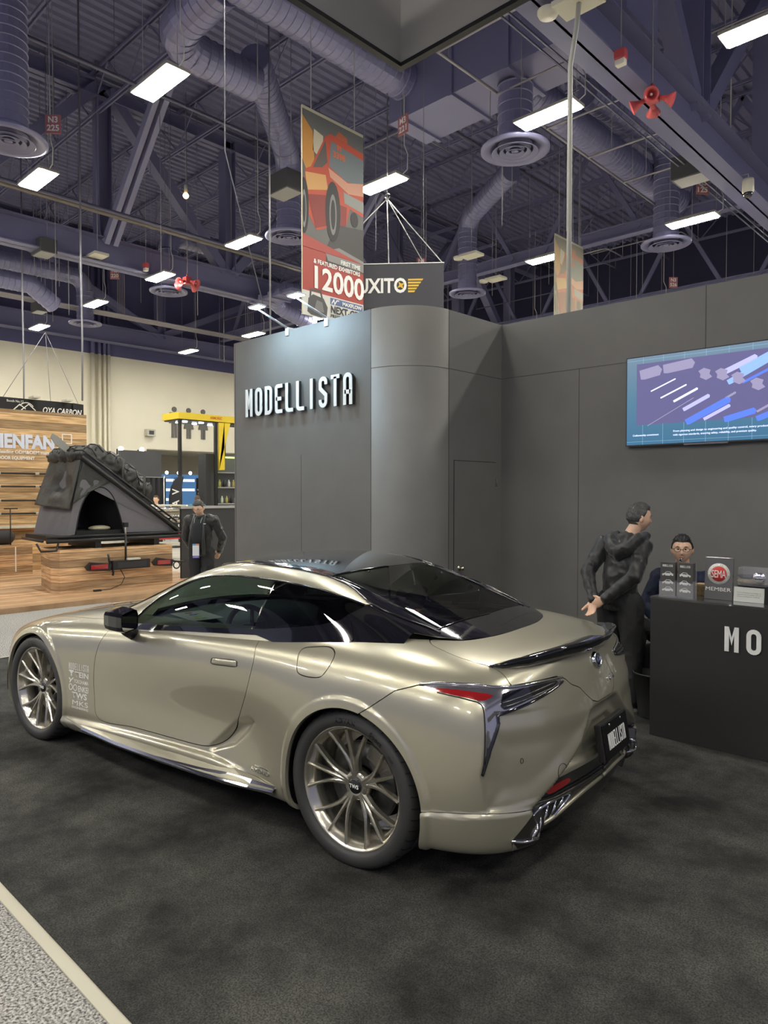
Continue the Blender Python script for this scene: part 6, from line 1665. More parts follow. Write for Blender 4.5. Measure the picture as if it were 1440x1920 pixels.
# open front: the dark shirt, zip edges, lanyard and badge
MB().tube([j3['neck'] + W3_(q) for q in ((.0, .06, -.02), (.0, .125, -.16), (.0, .150, -.32), (.0, .145, -.50))], [(.055, .02), (.075, .035), (.085, .035), (.08, .03)], mat('polo_black', (.020, .020, .022), .85), 12, up=(0, 0, 1)).build('polo_shirt', None, p3)
for s in (1, -1):
    MB().tube([j3['neck'] + W3_(q) for q in ((s * .075, .03, .02), (s * .085, .10, -.12), (s * .10, .150, -.32), (s * .115, .155, -.58))], [(.022, .012), (.028, .012), (.026, .012), (.022, .012)], JKT, 8).build('jacket_lapel', None, jk3)
    MB().tube([j3['neck'] + W3_(q) for q in ((s * .062, .01, .03), (s * .055, .10, -.06), (s * .035, .155, -.20), (s * .006, .178, -.37))], [(.006, .002)] * 4, mat('lanyard_teal', (.25, .36, .34), .6), 6).build('lanyard', None, p3)
bm_ = face_frame(tuple(j3['neck'] + W3_((.0, .182, -.50))), tuple(W3_((-1, 0, .03))), tuple(W3_((0, 0, 1))))
bd = MB().box(-.052, .052, -.13, .085, -.002, .002, mat('badge_white', (.72, .74, .74), .4), bm_).build('name_badge', None, p3)
MB().box(-.052, .0, .060, .085, .002, .003, mat('badge_blue_tab', (.10, .35, .62), .5), bm_).build('badge_print', None, bd); MB().box(.0, .052, .060, .085, .002, .003, mat('badge_red_tab', (.62, .22, .15), .5), bm_).build('badge_print', None, bd); MB().box(-.052, .052, -.13, -.095, .002, .003, mat('badge_purple', (.12, .10, .42), .5), bm_).build('badge_print', None, bd)
text_obj('badge_lettering', 'EXHIBITOR', .016, WHITE, bd, bm_ @ Matrix.Translation((0, -.118, .0035)), ext=.0003)
jm = face_frame(tuple(j3['chest'] + W3_((-.115, .148, .055))), tuple(W3_((-1, -.2, 0))), tuple(W3_((0, 0, 1))))
MB().box(-.018, .018, -.005, .005, 0, .002, WHITE, jm).build('jacket_logo', None, jk3)
# --- three people farther off
def far_person(lab, xy, F2, tint, hairm, k, s=1.0, dz=0.0):
    J = {a: (b[0], b[1] * .4, b[2] * s) for a, b in J3.items()}; J['head'] = (0, .03, 1.57 * s)
    J['wrR'] = (.26, .03, .82); J['wrL'] = (-.26, .03, .82)
    q = person(lab, xy, F2, J, (0, 5), k, 'shirt', tint, TRS, hairm, 'back', xy[0], detail=False, soft=.012)
    return q[0]
far_person('distant man with cropped hair and a teal shirt behind the dark partition', (-19.8, 12.15), (-.7, .7), mat('shirt_teal', (.10, .22, .24), .8), mat('cropped_hair', (.10, .06, .04), .6), 1.0, 1.0)
far_person('person in navy at the left corner of the closet wall, half hidden', (-10.25, 8.05), (.5, -.8), mat('shirt_navy', (.02, .022, .05), .8), HAIRB, 1.0, .93)
far_person('distant person in pale clothes beside the tall black feather flag', (-20.6, 11.2), (.6, -.8), mat('shirt_pale', (.45, .45, .42), .8), mat('brown_hair', (.10, .055, .03), .6), 1.0, 1.0)
# ================================================================ neighbouring stands
def wood_mat(name, c1, c2, plank, axis='Z', scale=1.0):
    m = bpy.data.materials.new(name); m.use_nodes = True; nt = m.node_tree; b = nt.nodes['Principled BSDF']; b.inputs['Roughness'].default_value = .55
    tc = nt.nodes.new('ShaderNodeTexCoord'); sx = nt.nodes.new('ShaderNodeSeparateXYZ'); nt.links.new(tc.outputs['Object'], sx.inputs[0])
    dv = nt.nodes.new('ShaderNodeMath'); dv.operation = 'DIVIDE'; dv.inputs[1].default_value = plank; nt.links.new(sx.outputs[axis], dv.inputs[0])
    fl = nt.nodes.new('ShaderNodeMath'); fl.operation = 'FLOOR'; nt.links.new(dv.outputs[0], fl.inputs[0])
    fr = nt.nodes.new('ShaderNodeMath'); fr.operation = 'FRACT'; nt.links.new(dv.outputs[0], fr.inputs[0])
    wn = nt.nodes.new('ShaderNodeTexWhiteNoise'); wn.noise_dimensions = '1D'; nt.links.new(fl.outputs[0], wn.inputs['W'])
    mp = nt.nodes.new('ShaderNodeMapping'); mp.inputs['Scale'].default_value = (1.2, 1.2, 22) if axis == 'Z' else (22, 1.2, 1.2)
    nt.links.new(tc.outputs['Object'], mp.inputs[0])
    ad = nt.nodes.new('ShaderNodeVectorMath'); ad.operation = 'ADD'; nt.links.new(mp.outputs[0], ad.inputs[0]); nt.links.new(wn.outputs['Color'], ad.inputs[1])
    n = nt.nodes.new('ShaderNodeTexNoise'); n.inputs['Scale'].default_value = 2.0; n.inputs['Detail'].default_value = 8; nt.links.new(ad.outputs[0], n.inputs['Vector'])
    r = nt.nodes.new('ShaderNodeValToRGB'); r.color_ramp.elements[0].position = .32; r.color_ramp.elements[1].position = .68
    r.color_ramp.elements[0].color = (*c1, 1); r.color_ramp.elements[1].color = (*c2, 1); nt.links.new(n.outputs['Fac'], r.inputs['Fac'])
    hs = nt.nodes.new('ShaderNodeHueSaturation'); mr = nt.nodes.new('ShaderNodeMapRange'); mr.inputs['To Min'].default_value = .55; mr.inputs['To Max'].default_value = 1.2
    nt.links.new(wn.outputs['Value'], mr.inputs['Value']); nt.links.new(mr.outputs[0], hs.inputs['Value']); nt.links.new(r.outputs['Color'], hs.inputs['Color'])
    gp = nt.nodes.new('ShaderNodeMath'); gp.operation = 'GREATER_THAN'; gp.inputs[1].default_value = .045; nt.links.new(fr.outputs[0], gp.inputs[0])
    mx = nt.nodes.new('ShaderNodeMix'); mx.data_type = 'RGBA'; nt.links.new(gp.outputs[0], mx.inputs[0]); mx.inputs[6].default_value = (.05, .025, .01, 1); nt.links.new(hs.outputs['Color'], mx.inputs[7])
    nt.links.new(mx.outputs[2], b.inputs['Base Color']); return m
WOOD = wood_mat('plank_wood', (.36, .20, .09), (.75, .50, .27), .125)
WOODB = wood_mat('wall_plank_wood', (.42, .25, .10), (.78, .54, .28), .17)
WOODD = wood_mat('deck_wood', (.40, .23, .11), (.70, .45, .25), .14, 'X')
t = MB().box(-16.29, -11.07, 1.0, 7.9, -.012, .08).build('wooden_platform', WOODD); tag(t, 'low brown wooden platform under the neighbouring tent stand', 'platform')
t = MB().prism([(-13.12, 4.90), (-12.25, 4.73), (-12.05, 4.80), (-12.05, 6.86), (-13.12, 6.86)], .08, .80).build('wooden_plinth', WOOD); tag(t, 'banded wooden plinth carrying the rooftop tent', 'plinth')
t = empty('plank_wall', (-16.3, 1.6, .08), 0, 'tall plank wall with white company lettering and black racks', 'display wall')
MB().box(-.3, 0, 0, 5.53, 0, 3.47).build('wall_body', WOODB, t)
LMw = face_frame((.002, 3.68, 2.63), (0, 1, 0), (0, 0, 1))
text_obj('wall_lettering', 'CHENFAN', .40, mat('letter_bluewhite', (.68, .74, .85), .5), t, face_frame((.004, 4.04, 2.655), (0, 1, 0), (0, 0, 1)), ext=.012, bold=.018, width=1.52)
text_obj('wall_lettering', 'Chinese leading ODM&OEM manufacturer', .10, WHITE, t, face_frame((.004, 3.32, 2.53), (0, 1, 0), (0, 0, 1)), ext=.004, bold=.002, align='LEFT', width=1.72)
text_obj('wall_lettering', 'for OUTDOOR EQUIPMENT', .10, WHITE, t, face_frame((.004, 3.32, 2.40), (0, 1, 0), (0, 0, 1)), ext=.004, bold=.002, align='LEFT', width=1.06)
mb = MB()
ribbon(mb, [(0, .2), (0, 0), (.2, 0), (.2, .2), 'c'], .022, 0, .01, None, face_frame((.002, 4.98, 2.80), (0, 1, 0), (0, 0, 1))); mb.build('wall_mark', WHITE, t)
for z_ in (2.18, 1.90, 1.60, 1.32):
    rk = MB().tube([(.10, -.2, z_ - .08), (.10, 5.1 if z_ > 1.4 else 4.8, z_ - .08)], .022, BLK2, 6).build('rack_bar', None, t)
    for k in range(6): MB().box(0, .12, .45 + k * .78, .53 + k * .78, z_ - .10, z_ - .055, ABX).build('rack_bracket', None, rk)
MB().box(0, .22, -.2, 4.6, .93, .98, ABX).build('shelf_board', None, t)
t = MB().box(-15.9, -15.5, 1.2, 5.62, .08, .70).build('low_wood_cabinet', WOOD); tag(t, 'low wooden cabinet at the left edge in front of the plank wall', 'cabinet')
MB().box(-15.4995, -15.495, 4.45, 4.47, .15, .66, WHITE).box(-15.4995, -15.495, 5.28, 5.30, .15, .66, WHITE).build('cabinet_line', None, t)
t = empty('bedding_roll', (-15.7, 5.0, .70), 0, 'dark rolled bag lying on the low wooden cabinet', 'bag')
MB().tube([(0, -.35, .15), (0, -.3, .15), (0, .25, .15), (0, .32, .13)], [.10, .145, .145, .08], BG, 16).build('bag_body', None, t)
t = empty('round_badge_board', (-15.55, 4.75, .70), 0, 'small white board with a round mark at the left edge', 'sign')
MB().box(-.01, .01, -.12, .12, 0, .34, WHITE).build('board', None, t); MB().lathe([(.06, .012), (.075, .012), (.075, .0)], CARDM, 24, face_frame((0, 0, .2), (0, 1, 0), (0, 0, 1))).build('round_mark', None, t)
t = MB().tube([(-15.5, 5.2, .70), (-15.5, 5.2, 1.45)], .012, BLK2, 6).tube([(-15.5, 5.08, 1.44), (-15.5, 5.34, 1.44)], .012, BLK2, 6).build('display_pole'); tag(t, 'thin black T shaped pole standing on the low wooden cabinet', 'pole')
# hanging curved black banner
mb = MB(); pts = [(-17.5 - .0, -1.0), (-17.5, 3.0), (-17.5, 7.35), (-17.62, 7.62), (-17.95, 7.72), (-18.4, 7.6), (-18.6, 3.0)]
pp_ = bend([(a, b, 0) for a, b in pts], .3, 4); n = len(pp_)
vs = [(p[0], p[1], 3.56) for p in pp_] + [(p[0], p[1], 3.95) for p in pp_]
mb.add(vs, [(i, i + 1, n + i + 1, n + i) for i in range(n - 1)], mat('banner_black', (.014, .014, .015), .6))
t = empty('hanging_banner', (-17.5, 6.5, 3.56), 0, 'curved black hanging banner reading OYA CARBON above the plank wall', 'banner')
q = mb.build('banner_band', None, t); q.data.transform(Matrix.Translation((17.5, -6.5, -3.56))); so = q.modifiers.new('s', 'SOLIDIFY'); so.thickness = .02
text_obj('banner_lettering', 'OYA CARBON', .19, WHITE, t, face_frame((.012, .10, .10), (0, 1, 0), (0, 0, 1)), ext=.003, shear=.25, align='LEFT', width=.92, bold=.003)
text_obj('banner_lettering', 'Booth No.12', .075, WHITE, t, face_frame((.012, -.68, .29), (0, 1, 0), (0, 0, 1)), ext=.002, align='LEFT', width=.36)
mb = MB()
for pth in ([(-.40, .0), (-.25, .15), (-.12, .05)], [(-.22, .02), (-.05, .17), (.10, .03)], _arc(-.10, .03, .17, .17, 150, 30, 8)): ribbon(mb, pth, .022, 0, .004, None, face_frame((.012, -.15, .10), (0, 1, 0), (0, 0, 1)))
mb.build('banner_mark', WHITE, t)
for a_ in (-.75, .3, .95): MB().tube([(0, a_, .39), (0, .2, 2.0)], .006, WIRE, 4).build('banner_wire', None, t)
for a_ in (-.2, .55): MB().box(0, .30, a_, a_ + .16, .40, .44, ABX).build('banner_lamp', None, t)

# ---------------------------------------------------------------- rooftop tent
FAB = mat('tent_fabric', (.15, .145, .155), .8, bump=(6, .3, .03))
FABD = mat('tent_cover', (.048, .050, .045), .55, bump=(9, .6, .03))
FRM = mat('tent_frame', (.015, .015, .016), .4)
O_ = Vector((-12.85, 5.9, .80)); t = empty('rooftop_tent', tuple(O_), 0, 'grey and black wedge rooftop tent with an arched door, standing on the wooden plinth', 'tent')
def T(mb, nm, m=None, par=None):
    for i, v in enumerate(mb.v): mb.v[i] = (v[0] - O_.x, v[1] - O_.y, v[2] - O_.z)
    return mb.build(nm, m, par or t)
T(MB().box(-13.58, -12.14, 4.80, 7.05, .93, 1.03, None, None, .02).tube([(-12.12, 4.62, .95), (-12.12, 7.08, .95)], .035, None, 8).tube([(-12.12, 4.62, 1.02), (-12.12, 7.08, 1.02)], .022, None, 8), 'tent_base', FRM)
for b_ in ((-13.3, -12.15, 5.45, 5.55, .80, .93), (-13.3, -12.15, 6.55, 6.65, .80, .93)): T(MB().box(*b_), 'mounting_rail', FRM)
T(MB().tube([(-12.1, 4.45, .93), (-12.05, 4.5, .80), (-12.05, 4.75, .80), (-12.1, 4.8, .93)], .018, None, 6).tube([(-13.3, 4.66, .96), (-12.14, 4.56, .96)], .025, None, 6), 'rear_handle', FRM)
def wallquad(A_, B_, C_, D_, n=14, sag=.03, seed=0):
    vs = []; 
    for i in range(n + 1):
        for j in range(n + 1):
            u, v = i / n, j / n
            p = Vector(A_).lerp(Vector(B_), u).lerp(Vector(D_).lerp(Vector(C_), u), v)
            nn = (Vector(B_) - Vector(A_)).cross(Vector(D_) - Vector(A_)).normalized()
            w_ = math.sin(PI * u) * math.sin(PI * v)
            vs.append(tuple(p + nn * sag * w_ * (_ns.noise(Vector((u * 5 + seed, v * 3, 0))) - .4)))
    return vs, [(i * (n + 1) + j, (i + 1) * (n + 1) + j, (i + 1) * (n + 1) + j + 1, i * (n + 1) + j + 1) for i in range(n) for j in range(n)]
# side wall with an arched opening (polygon with the door cut out)
side_x = -12.2
outer = [(4.98, 1.03), (5.24, 2.34), (5.32, 2.36), (7.0, 1.04)]
door_ = [(5.12, 1.05), (5.20, 1.45)] + [(5.30, 1.68), (5.42, 1.82), (5.55, 1.86), (5.68, 1.82), (5.80, 1.68)] + [(5.92, 1.35), (5.99, 1.05)]
def sidewall(x):
    loop = [(4.98, 1.03), (5.24, 2.34), (5.32, 2.36), (7.0, 1.04), (5.99, 1.05)] + door_[::-1][1:-1] + [(5.12, 1.05)]
    bm = bmesh.new(); vv = [bm.verts.new((x, a, b)) for a, b in loop]; f_ = bm.faces.new(vv)
    bmesh.ops.triangulate(bm, faces=[f_]); bm.verts.index_update()
    r = ([tuple(v.co) for v in bm.verts], [tuple(v.index for v in f.verts) for f in bm.faces]); bm.free(); return r
q = T(MB().add(*sidewall(side_x)), 'tent_side', FAB); so = q.modifiers.new('s', 'SOLIDIFY'); so.thickness = .012
q = T(MB().add(*wallquad((-13.5, 4.98, 1.03), (-13.5, 5.24, 2.34), (-13.5, 7.0, 1.04), (-13.5, 6.0, 1.03), 4)), 'tent_side', FAB)
q = T(MB().add(*wallquad((-13.5, 4.92, 1.03), (-12.2, 4.98, 1.03), (-12.2, 5.24, 2.34), (-13.5, 5.24, 2.34), 18, .06)), 'tent_end', FAB)
# rolled-down cover over the end wall, creased
vs, fs = wallquad((-13.40, 4.90, 1.55), (-12.14, 4.99, 1.48), (-12.14, 5.20, 2.33), (-13.46, 5.20, 2.33), 26, .14, 3)
q = T(MB().add(vs, fs, None, True), 'end_cover', FABD); so = q.modifiers.new('s', 'SOLIDIFY'); so.thickness = .015
vs, fs = wallquad((-12.16, 5.26, 2.33), (-12.16, 5.06, 1.55), (-12.16, 5.30, 1.75), (-12.16, 5.75, 1.96), 12, .08, 7)
q = T(MB().add(vs, fs, None, True), 'side_cover', FABD); so = q.modifiers.new('s', 'SOLIDIFY'); so.thickness = .01
T(MB().tube([(side_x + .01, a, b) for a, b in crom(door_, 4)], .012, None, 6), 'door_zip', FRM)
T(MB().box(-13.45, -12.25, 5.0, 6.9, 1.03, 1.10), 'tent_mattress', mat('mattress_dark', (.02, .02, .02), .9))
T(MB().add([(-13.45, 5.28, 2.28), (-12.25, 5.28, 2.28), (-12.25, 6.9, 1.1), (-13.45, 6.9, 1.1)], [(0, 1, 2, 3)]).add([(-13.0, 5.75, 1.10), (-12.25, 6.05, 1.10), (-12.25, 5.95, 1.72), (-13.0, 5.62, 1.85)], [(0, 1, 2, 3)]), 'tent_lining', mat('lining_black', (.01, .01, .011), .9))
T(MB().ball((-12.5, 5.68, 1.13), (.14, .20, .05), None, 16, 8), 'blanket', mat('blanket_cream', (.55, .50, .34), .9))
# lid: a slanted shell with rails
sl = lambda y: 2.36 - (y - 5.28) * (2.36 - 1.06) / (7.03 - 5.28)
T(MB().prism([(5.20, 2.34), (7.05, 1.02), (7.08, 1.09), (5.28, 2.44), (5.20, 2.42)], -13.56, -12.12, None, Matrix(((0, 0, 1, 0), (1, 0, 0, 0), (0, 1, 0, 0), (0, 0, 0, 1)))), 'tent_lid', FRM)
for x_ in (-12.12, -12.85, -13.5):
    T(MB().tube([(x_, 5.22, 2.50), (x_, 7.0, 1.22)], .018, None, 6), 'lid_rail', FRM)
for k in range(9):
    y_ = 5.35 + k * .19; T(MB().tube([(-13.5, y_, sl(y_) + .10), (-12.12, y_, sl(y_) + .10)], .014, None, 6), 'rack_slat', FRM)
T(MB().tube([(-12.1, 5.2, 2.43), (-13.55, 5.2, 2.43)], .03, FABD, 8).tube([(-12.11, 5.22, 2.38), (-12.11, 7.04, 1.06)], .022, FABD, 6), 'lid_edge', FABD)
# load under a cargo net on top of the lid
O2 = O_; t2 = empty('covered_load', (-12.8, 5.9, 2.0), 0, 'bulky load under a black cover and net on the tent lid', 'luggage')
lp = []
for y_, z_, r_ in ((5.35, 2.42, .13), (5.58, 2.40, .19), (5.85, 2.26, .22), (6.15, 2.06, .22), (6.40, 1.84, .17)):
    for x_ in (-13.2, -12.85, -12.5): lp.append(ball_vf((x_, y_, z_), (.26, .24, r_), 14, 10))
lm_ = wrinkle(fused(lp, .025, 2), .035, 5.0, 2.0)
lm_.transform(Matrix.Translation((12.8, -5.9, -2.0))); place(lm_, 'load_cover', FABD, t2)
mb = MB(); tree_ = BVHTree.FromPolygons([v.co.copy() for v in lm_.vertices], [tuple(p.vertices) for p in lm_.polygons])
for a in (-1, 1):
    for k in range(-7, 9):
        pts = []
        for s_ in np.linspace(-.75, .75, 22):
            xx, yy = s_ * .75, -.1 + k * .20 + a * s_ * .7
            if not -.85 < yy < .75: continue
            h = tree_.ray_cast(Vector((xx, yy, 3)), Vector((0, 0, -1)))
            if h[0] is not None: pts.append(h[0] + Vector((0, 0, .012)))
        if len(pts) > 3: mb.tube(pts, .010, None, 5)
mb.build('cargo_net', FRM, t2)
for (x_, y_), L in (((-12.15, 5.95), .6), ((-12.15, 6.35), .6)):
    MB().tube([(x_ + 12.8, y_ - 5.9, sl(y_) - 2.0 + .1), (x_ + 12.75, y_ - 5.85, sl(y_) - 2.0 + .5), (x_ + 12.2, y_ - 5.9, sl(y_) - 2.0 + .66)], [(.025, .006)] * 3, FABD, 6).build('tie_strap', None, t2)
t = empty('paddle_board', (-12.6, 5.0, 2.5), 0, 'pale blade of a board sticking up from the tent lid', 'board')
bl = MB().prism([(-.10, .0), (-.02, -.05), (.06, -.02), (-.05, .12), (-.22, .26), (-.30, .30), (-.33, .24), (-.26, .12)], -.015, .015, mat('board_grey', (.30, .30, .27), .5), face_frame((0, .22, -.02), (0, 1, 0), (0, 0, 1))).build('board_blade', None, t)
# bicycle carrier with red lamps on a pole
t = empty('bike_carrier', (-11.95, 6.0, .08), 0, 'black towbar bicycle carrier with red rear lamps held up in front of the plinth', 'bike carrier')
MB().tube([(0, -.10, .40), (0, -.10, .95)], .02, FRM, 8).tube([(0, -.10, .95), (-.02, -.10, 1.14)], .014, mat('pole_alu', (.5, .5, .5), .3, .9), 8).box(-.03, .03, -.14, -.06, 1.08, 1.16, FRM).build('carrier_pole', None, t)
MB().box(-.05, .05, -.36, .34, .34, .50, FRM, None, .015).build('carrier_body', None, t)
MB().box(.051, .056, -.28, .26, .37, .47, mat('carrier_panel', (.03, .03, .03), .4)).build('number_panel', None, t)
MB().box(-.02, .08, -.10, .14, .50, .53, mat('pale_clip', (.6, .58, .52), .5), None, .008).build('carrier_clip', None, t)
for s_, y0, y1 in ((-1, -.78, -.40), (1, .44, .78)):
    q = MB().prism([(y0, .36), (y1, .33), (y1 + .02, .45), (y0 + .05, .50), (y0 - .04, .42)], -.04, .05, FRM, Matrix(((0, 0, 1, 0), (1, 0, 0, 0), (0, 1, 0, 0), (0, 0, 0, 1)))).build('lamp_holder', None, t)
    MB().box(.05, .062, y0 + .03, y1 - .05, .375, .455, RED, None, .005).build('red_lamp', None, q)
MB().tube([(0, -.42, .62), (0, -.40, .50), (0, -.33, .30), (0, -.34, .24)], [(.02, .012)] * 4, FRM, 6).build('wheel_strap', None, t)
MB().tube([(0, .80, .42), (.02, .95, .40), (.02, 1.05, .40)], .02, FRM, 6).lathe([(.06, -.015), (.075, 0), (.06, .015), (.05, 0), (.06, -.015)], FRM, 20, Matrix.Translation((.02, .88, .34)) @ Matrix.Rotation(PI / 2, 4, 'Y')).build('castor_wheel', None, t)
MB().tube([(0, -.20, .34), (.03, -.14, .20), (.03, -.20, .08), (.05, -.40, .02), (.05, -.60, .015)], .007, FRM, 5).box(.02, .08, -.70, -.58, .0, .03, FRM).build('carrier_cable', None, t)

# ---------------------------------------------------------------- dark partition, yellow canopy stand and what shows behind
t = empty('dark_partition', (-12.5, 7.32, 0), 0, 'waist high dark partition with a grey top rail behind the older man', 'partition')
MB().box(-.06, 0, 0, 1.5, 0, 1.45, mat('partition_dark', (.035, .035, .036), .6)).build('partition_panel', None, t); MB().box(-.08, .02, -.02, 1.52, 1.45, 1.50, mat('rail_grey', (.35, .35, .34), .4)).build('top_rail', None, t)
YEL = mat('canopy_yellow', (.78, .58, .04), .45)
t = empty('canopy_stand', (-22, 12.8, 0), 0, 'open stand with a yellow canopy, black posts and underside downlights', 'stand')
MB().box(-1.1, 0, 0, 3.6, 4.32, 4.55, YEL, None, .01).build('canopy_fascia', None, t)
MB().box(-1.05, -.05, .05, 3.5, 4.28, 4.31, mat('canopy_soffit', (.06, .055, .045), .3, noise=(20, .4, 3))).build('canopy_soffit', None, t)
text_obj('canopy_lettering', 'ARMOREC', .13, mat('canopy_red', (.6, .12, .03), .5), t, face_frame((.004, 1.5, 4.40), (0, 1, 0), (0, 0, 1)), ext=.002, bold=.003, width=.50)
for y_ in (.07, 1.5): MB().box(-.10, 0, y_ - .05, y_ + .05, 0, 4.3, BLK2).build('canopy_post', None, t)
MB().box(-.30, -.02, 1.62, 1.85, 2.6, 4.3, YEL).prism([(1.62, 2.6), (1.85, 2.6), (1.85, 4.3), (2.1, 4.3), (1.9, 3.6)], -.02, 0, YEL, Matrix(((0, 0, 1, 0), (1, 0, 0, 0), (0, 1, 0, 0), (0, 0, 0, 1)))).build('yellow_post', None, t)
for k in range(6): MB().lathe([(0, -.02), (.09, -.02), (.09, 0)], mat('downlight', (1, 1, 1), .5, emit=(.9, .95, 1), es=6), 14, Matrix.Translation((-.35 - (k % 2) * .45, .45 + (k // 2) * .65, 4.27))).build('downlight', None, t)
t = empty('lit_shelving', (-22.3, 14.05, 0), 0, 'dark shelving unit edged with a glowing green strip at the closet corner', 'shelving')
MB().box(-.5, 0, 0, .38, 0, 3.18, mat('shelf_dark', (.05, .05, .052), .5)).box(-.5, -.4, .38, 2.0, 0, 3.18, mat('shelf_back', (.12, .12, .13), .6)).build('shelf_frame', None, t)
MB().box(-.02, .02, .38, .43, 0, 3.1).box(-.02, .02, .38, 2.0, 3.05, 3.1).build('light_strip', mat('green_strip', (.5, .8, .1), .5, emit=(.45, .85, .12), es=1.6), t)
for k, z_ in enumerate((1.35, 1.95, 2.5)): MB().box(-.42, -.02, .45, 2.0, z_, z_ + .04, MATS['rail_grey']).build('shelf_board', None, t)
for k in range(9):
    z_ = (1.39, 1.99)[k % 2]; c_ = (mat('bottle_black', (.02, .02, .02), .3), mat('bottle_gold', (.45, .38, .10), .35), mat('bottle_white', (.6, .6, .58), .4))[k % 3]
    q = MB().lathe([(0, 0), (.05, 0), (.05, .18), (.02, .22), (.02, .27), (0, .27)], c_, 12).build('bottle', None, None, (-22.45, 14.62 + k * .10, z_))
    tag(q, 'small bottle on the lit shelving at the closet corner', 'bottle', 'bottles on the lit shelving')
tag(MB().box(-24.2, -24, 11.7, 13.25, 2.34, 3.28).build('dark_panel', mat('panel_darkgrey', (.09, .09, .095), .6)), 'plain dark grey panel above the black curtain behind the tent', 'panel')
cu = MB(); pts = [(-24.0 + .04 * math.sin(i * 1.6), 11.6 + i * .055) for i in range(34)]
cu.add([(a, b, .1) for a, b in pts] + [(a, b, 2.33) for a, b in pts], [(i, i + 1, 35 + i - 0 if False else len(pts) + i + 1, len(pts) + i) for i in range(len(pts) - 1)], mat('curtain_black', (.02, .02, .022), .9), True)
q = cu.build('black_curtain'); tag(q, 'pleated black curtain behind the slope of the tent', 'curtain'); so = q.modifiers.new('s', 'SOLIDIFY'); so.thickness = .01
tag(MB().box(-24.3, -23.98, 11.4, 13.6, 2.33, 2.36).tube([(-24, 13.35, 0), (-24, 13.35, 2.4)], .03, None, 8).build('curtain_rail', mat('rail_chrome', (.6, .6, .58), .3, .8)), 'pale pipe and rail holding up the black curtain', 'rail')
t = empty('blue_display', (-27, 15.2, 0), 0, 'glowing dark blue product wall seen behind the feather flag', 'display wall')
MB().box(-.1, 0, -.6, 3.0, 0, 2.55, mat('blue_wall', (.01, .03, .08), .4, emit=(.03, .08, .16), es=.9)).build('display_panel', None, t)
for k in range(7): MB().box(0, .01, -.4 + (k % 3) * .95, .3 + (k % 3) * .95, 2.25 - (k // 3) * .40, 2.36 - (k // 3) * .40, mat('blue_print', (.5, .6, .7), .4, emit=(.45, .6, .75), es=.8)).build('display_print', None, t)
for k in range(7): MB().ball((0, -.6 + k * .55, 2.62), .07, mat('spot_glow', (1, 1, 1), .5, emit=(1, .95, .85), es=5), 8, 6).build('display_spot', None, t)
# feather flag
t = empty('feather_flag', (-21.0, 12.05, 0), 0, 'tall black feather flag with white letters', 'flag')
fl = [(-.16, .3), (-.18, 1.6), (-.12, 1.95), (.02, 2.22), (.18, 2.30), (.30, 2.28), (.24, 2.0), (.20, 1.6), (.18, .3)]
MB().prism([tuple(p) for p in fl], -.006, .006, mat('flag_black', (.03, .03, .035), .6), face_frame((0, 0, 0), (.55, .83, 0), (0, 0, 1))).build('flag_cloth', None, t)
for i, c in enumerate('LEAV'): text_obj('flag_lettering', c, .30, WHITE, t, face_frame((.012, -.006, .55 + i * .38), (.55, .83, 0), (0, 0, 1)) @ Matrix.Rotation(PI / 2, 4, 'Z') @ Matrix.Translation((.12, -.14, 0)), ext=.002, bold=.006)
MB().tube([(-.02, -.16 * .83, 0), (-.03, -.18 * .83, 1.7), (-.0, .0, 2.25), (.16, .25, 2.31)], .012, BLK2, 6).lathe([(0, 0), (.25, 0), (.25, .03), (0, .05)], BLK2, 16).build('flag_pole', None, t)
t = empty('rollup_banner', (-24, 14.92, 0), 0, 'black upright banner with white heading beside the lit shelving', 'banner')
MB().box(-.02, .02, -.23, .23, .05, 2.34, mat('rollup_black', (.03, .03, .03), .5), None, .015).build('banner_sheet', None, t); MB().box(-.12, .12, -.25, .25, 0, .06, SATIN).build('banner_foot', None, t)
for s_, z_, w_, h_ in (('LKM', 2.08, .24, .16), ('Vehicle Dynamics', 1.86, .38, .09), ('Testing Solutions', 1.72, .34, .08), ('Proven Technology', 1.5, .38, .05), ('and service', 1.4, .3, .05)): text_obj('banner_lettering', s_, h_, WHITE, t, face_frame((.023, 0, z_), (0, 1, 0), (0, 0, 1)), ext=.001, width=w_, bold=.002)
# chrome tube goods and a wire table behind the tent
TB = mat('tube_chrome', (.55, .54, .50), .2, .9)
t = empty('tube_rack', (-17, 9.5, 0), 0, 'rack of shiny metal tubes behind the low end of the tent', 'rack')
for k, (y0, y1, z_) in enumerate(((-.35, .50, 1.35), (-.30, .62, 1.24), (-.45, .52, 1.12), (-.1, .70, 1.02), (-.5, .4, .93))): MB().tube([(-.15 * k, y0, z_), (-.15 * k, y1, z_ - .02)], .055 - .006 * k, TB if k % 2 == 0 else mat('tube_beige', (.40, .36, .27), .5), 10).build('metal_tube', None, t)
for y_ in (-.4, .6):
    MB().tube([(.05, y_, 0), (.05, y_, 1.45)], .022, ABX, 8).tube([(-.8, y_, 0), (-.8, y_, 1.45)], .022, ABX, 8).tube([(.05, y_, 1.42), (-.8, y_, 1.42)], .02, ABX, 8).build('rack_upright', None, t)
for z_ in (.40, 1.42): MB().box(-.8, .05, -.42, .62, z_, z_ + .03, ABX).build('rack_shelf', None, t)
MB().box(.0, .06, -.35, .5, .55, .72, mat('sample_red', (.5, .03, .04), .5)).build('red_box', None, t)
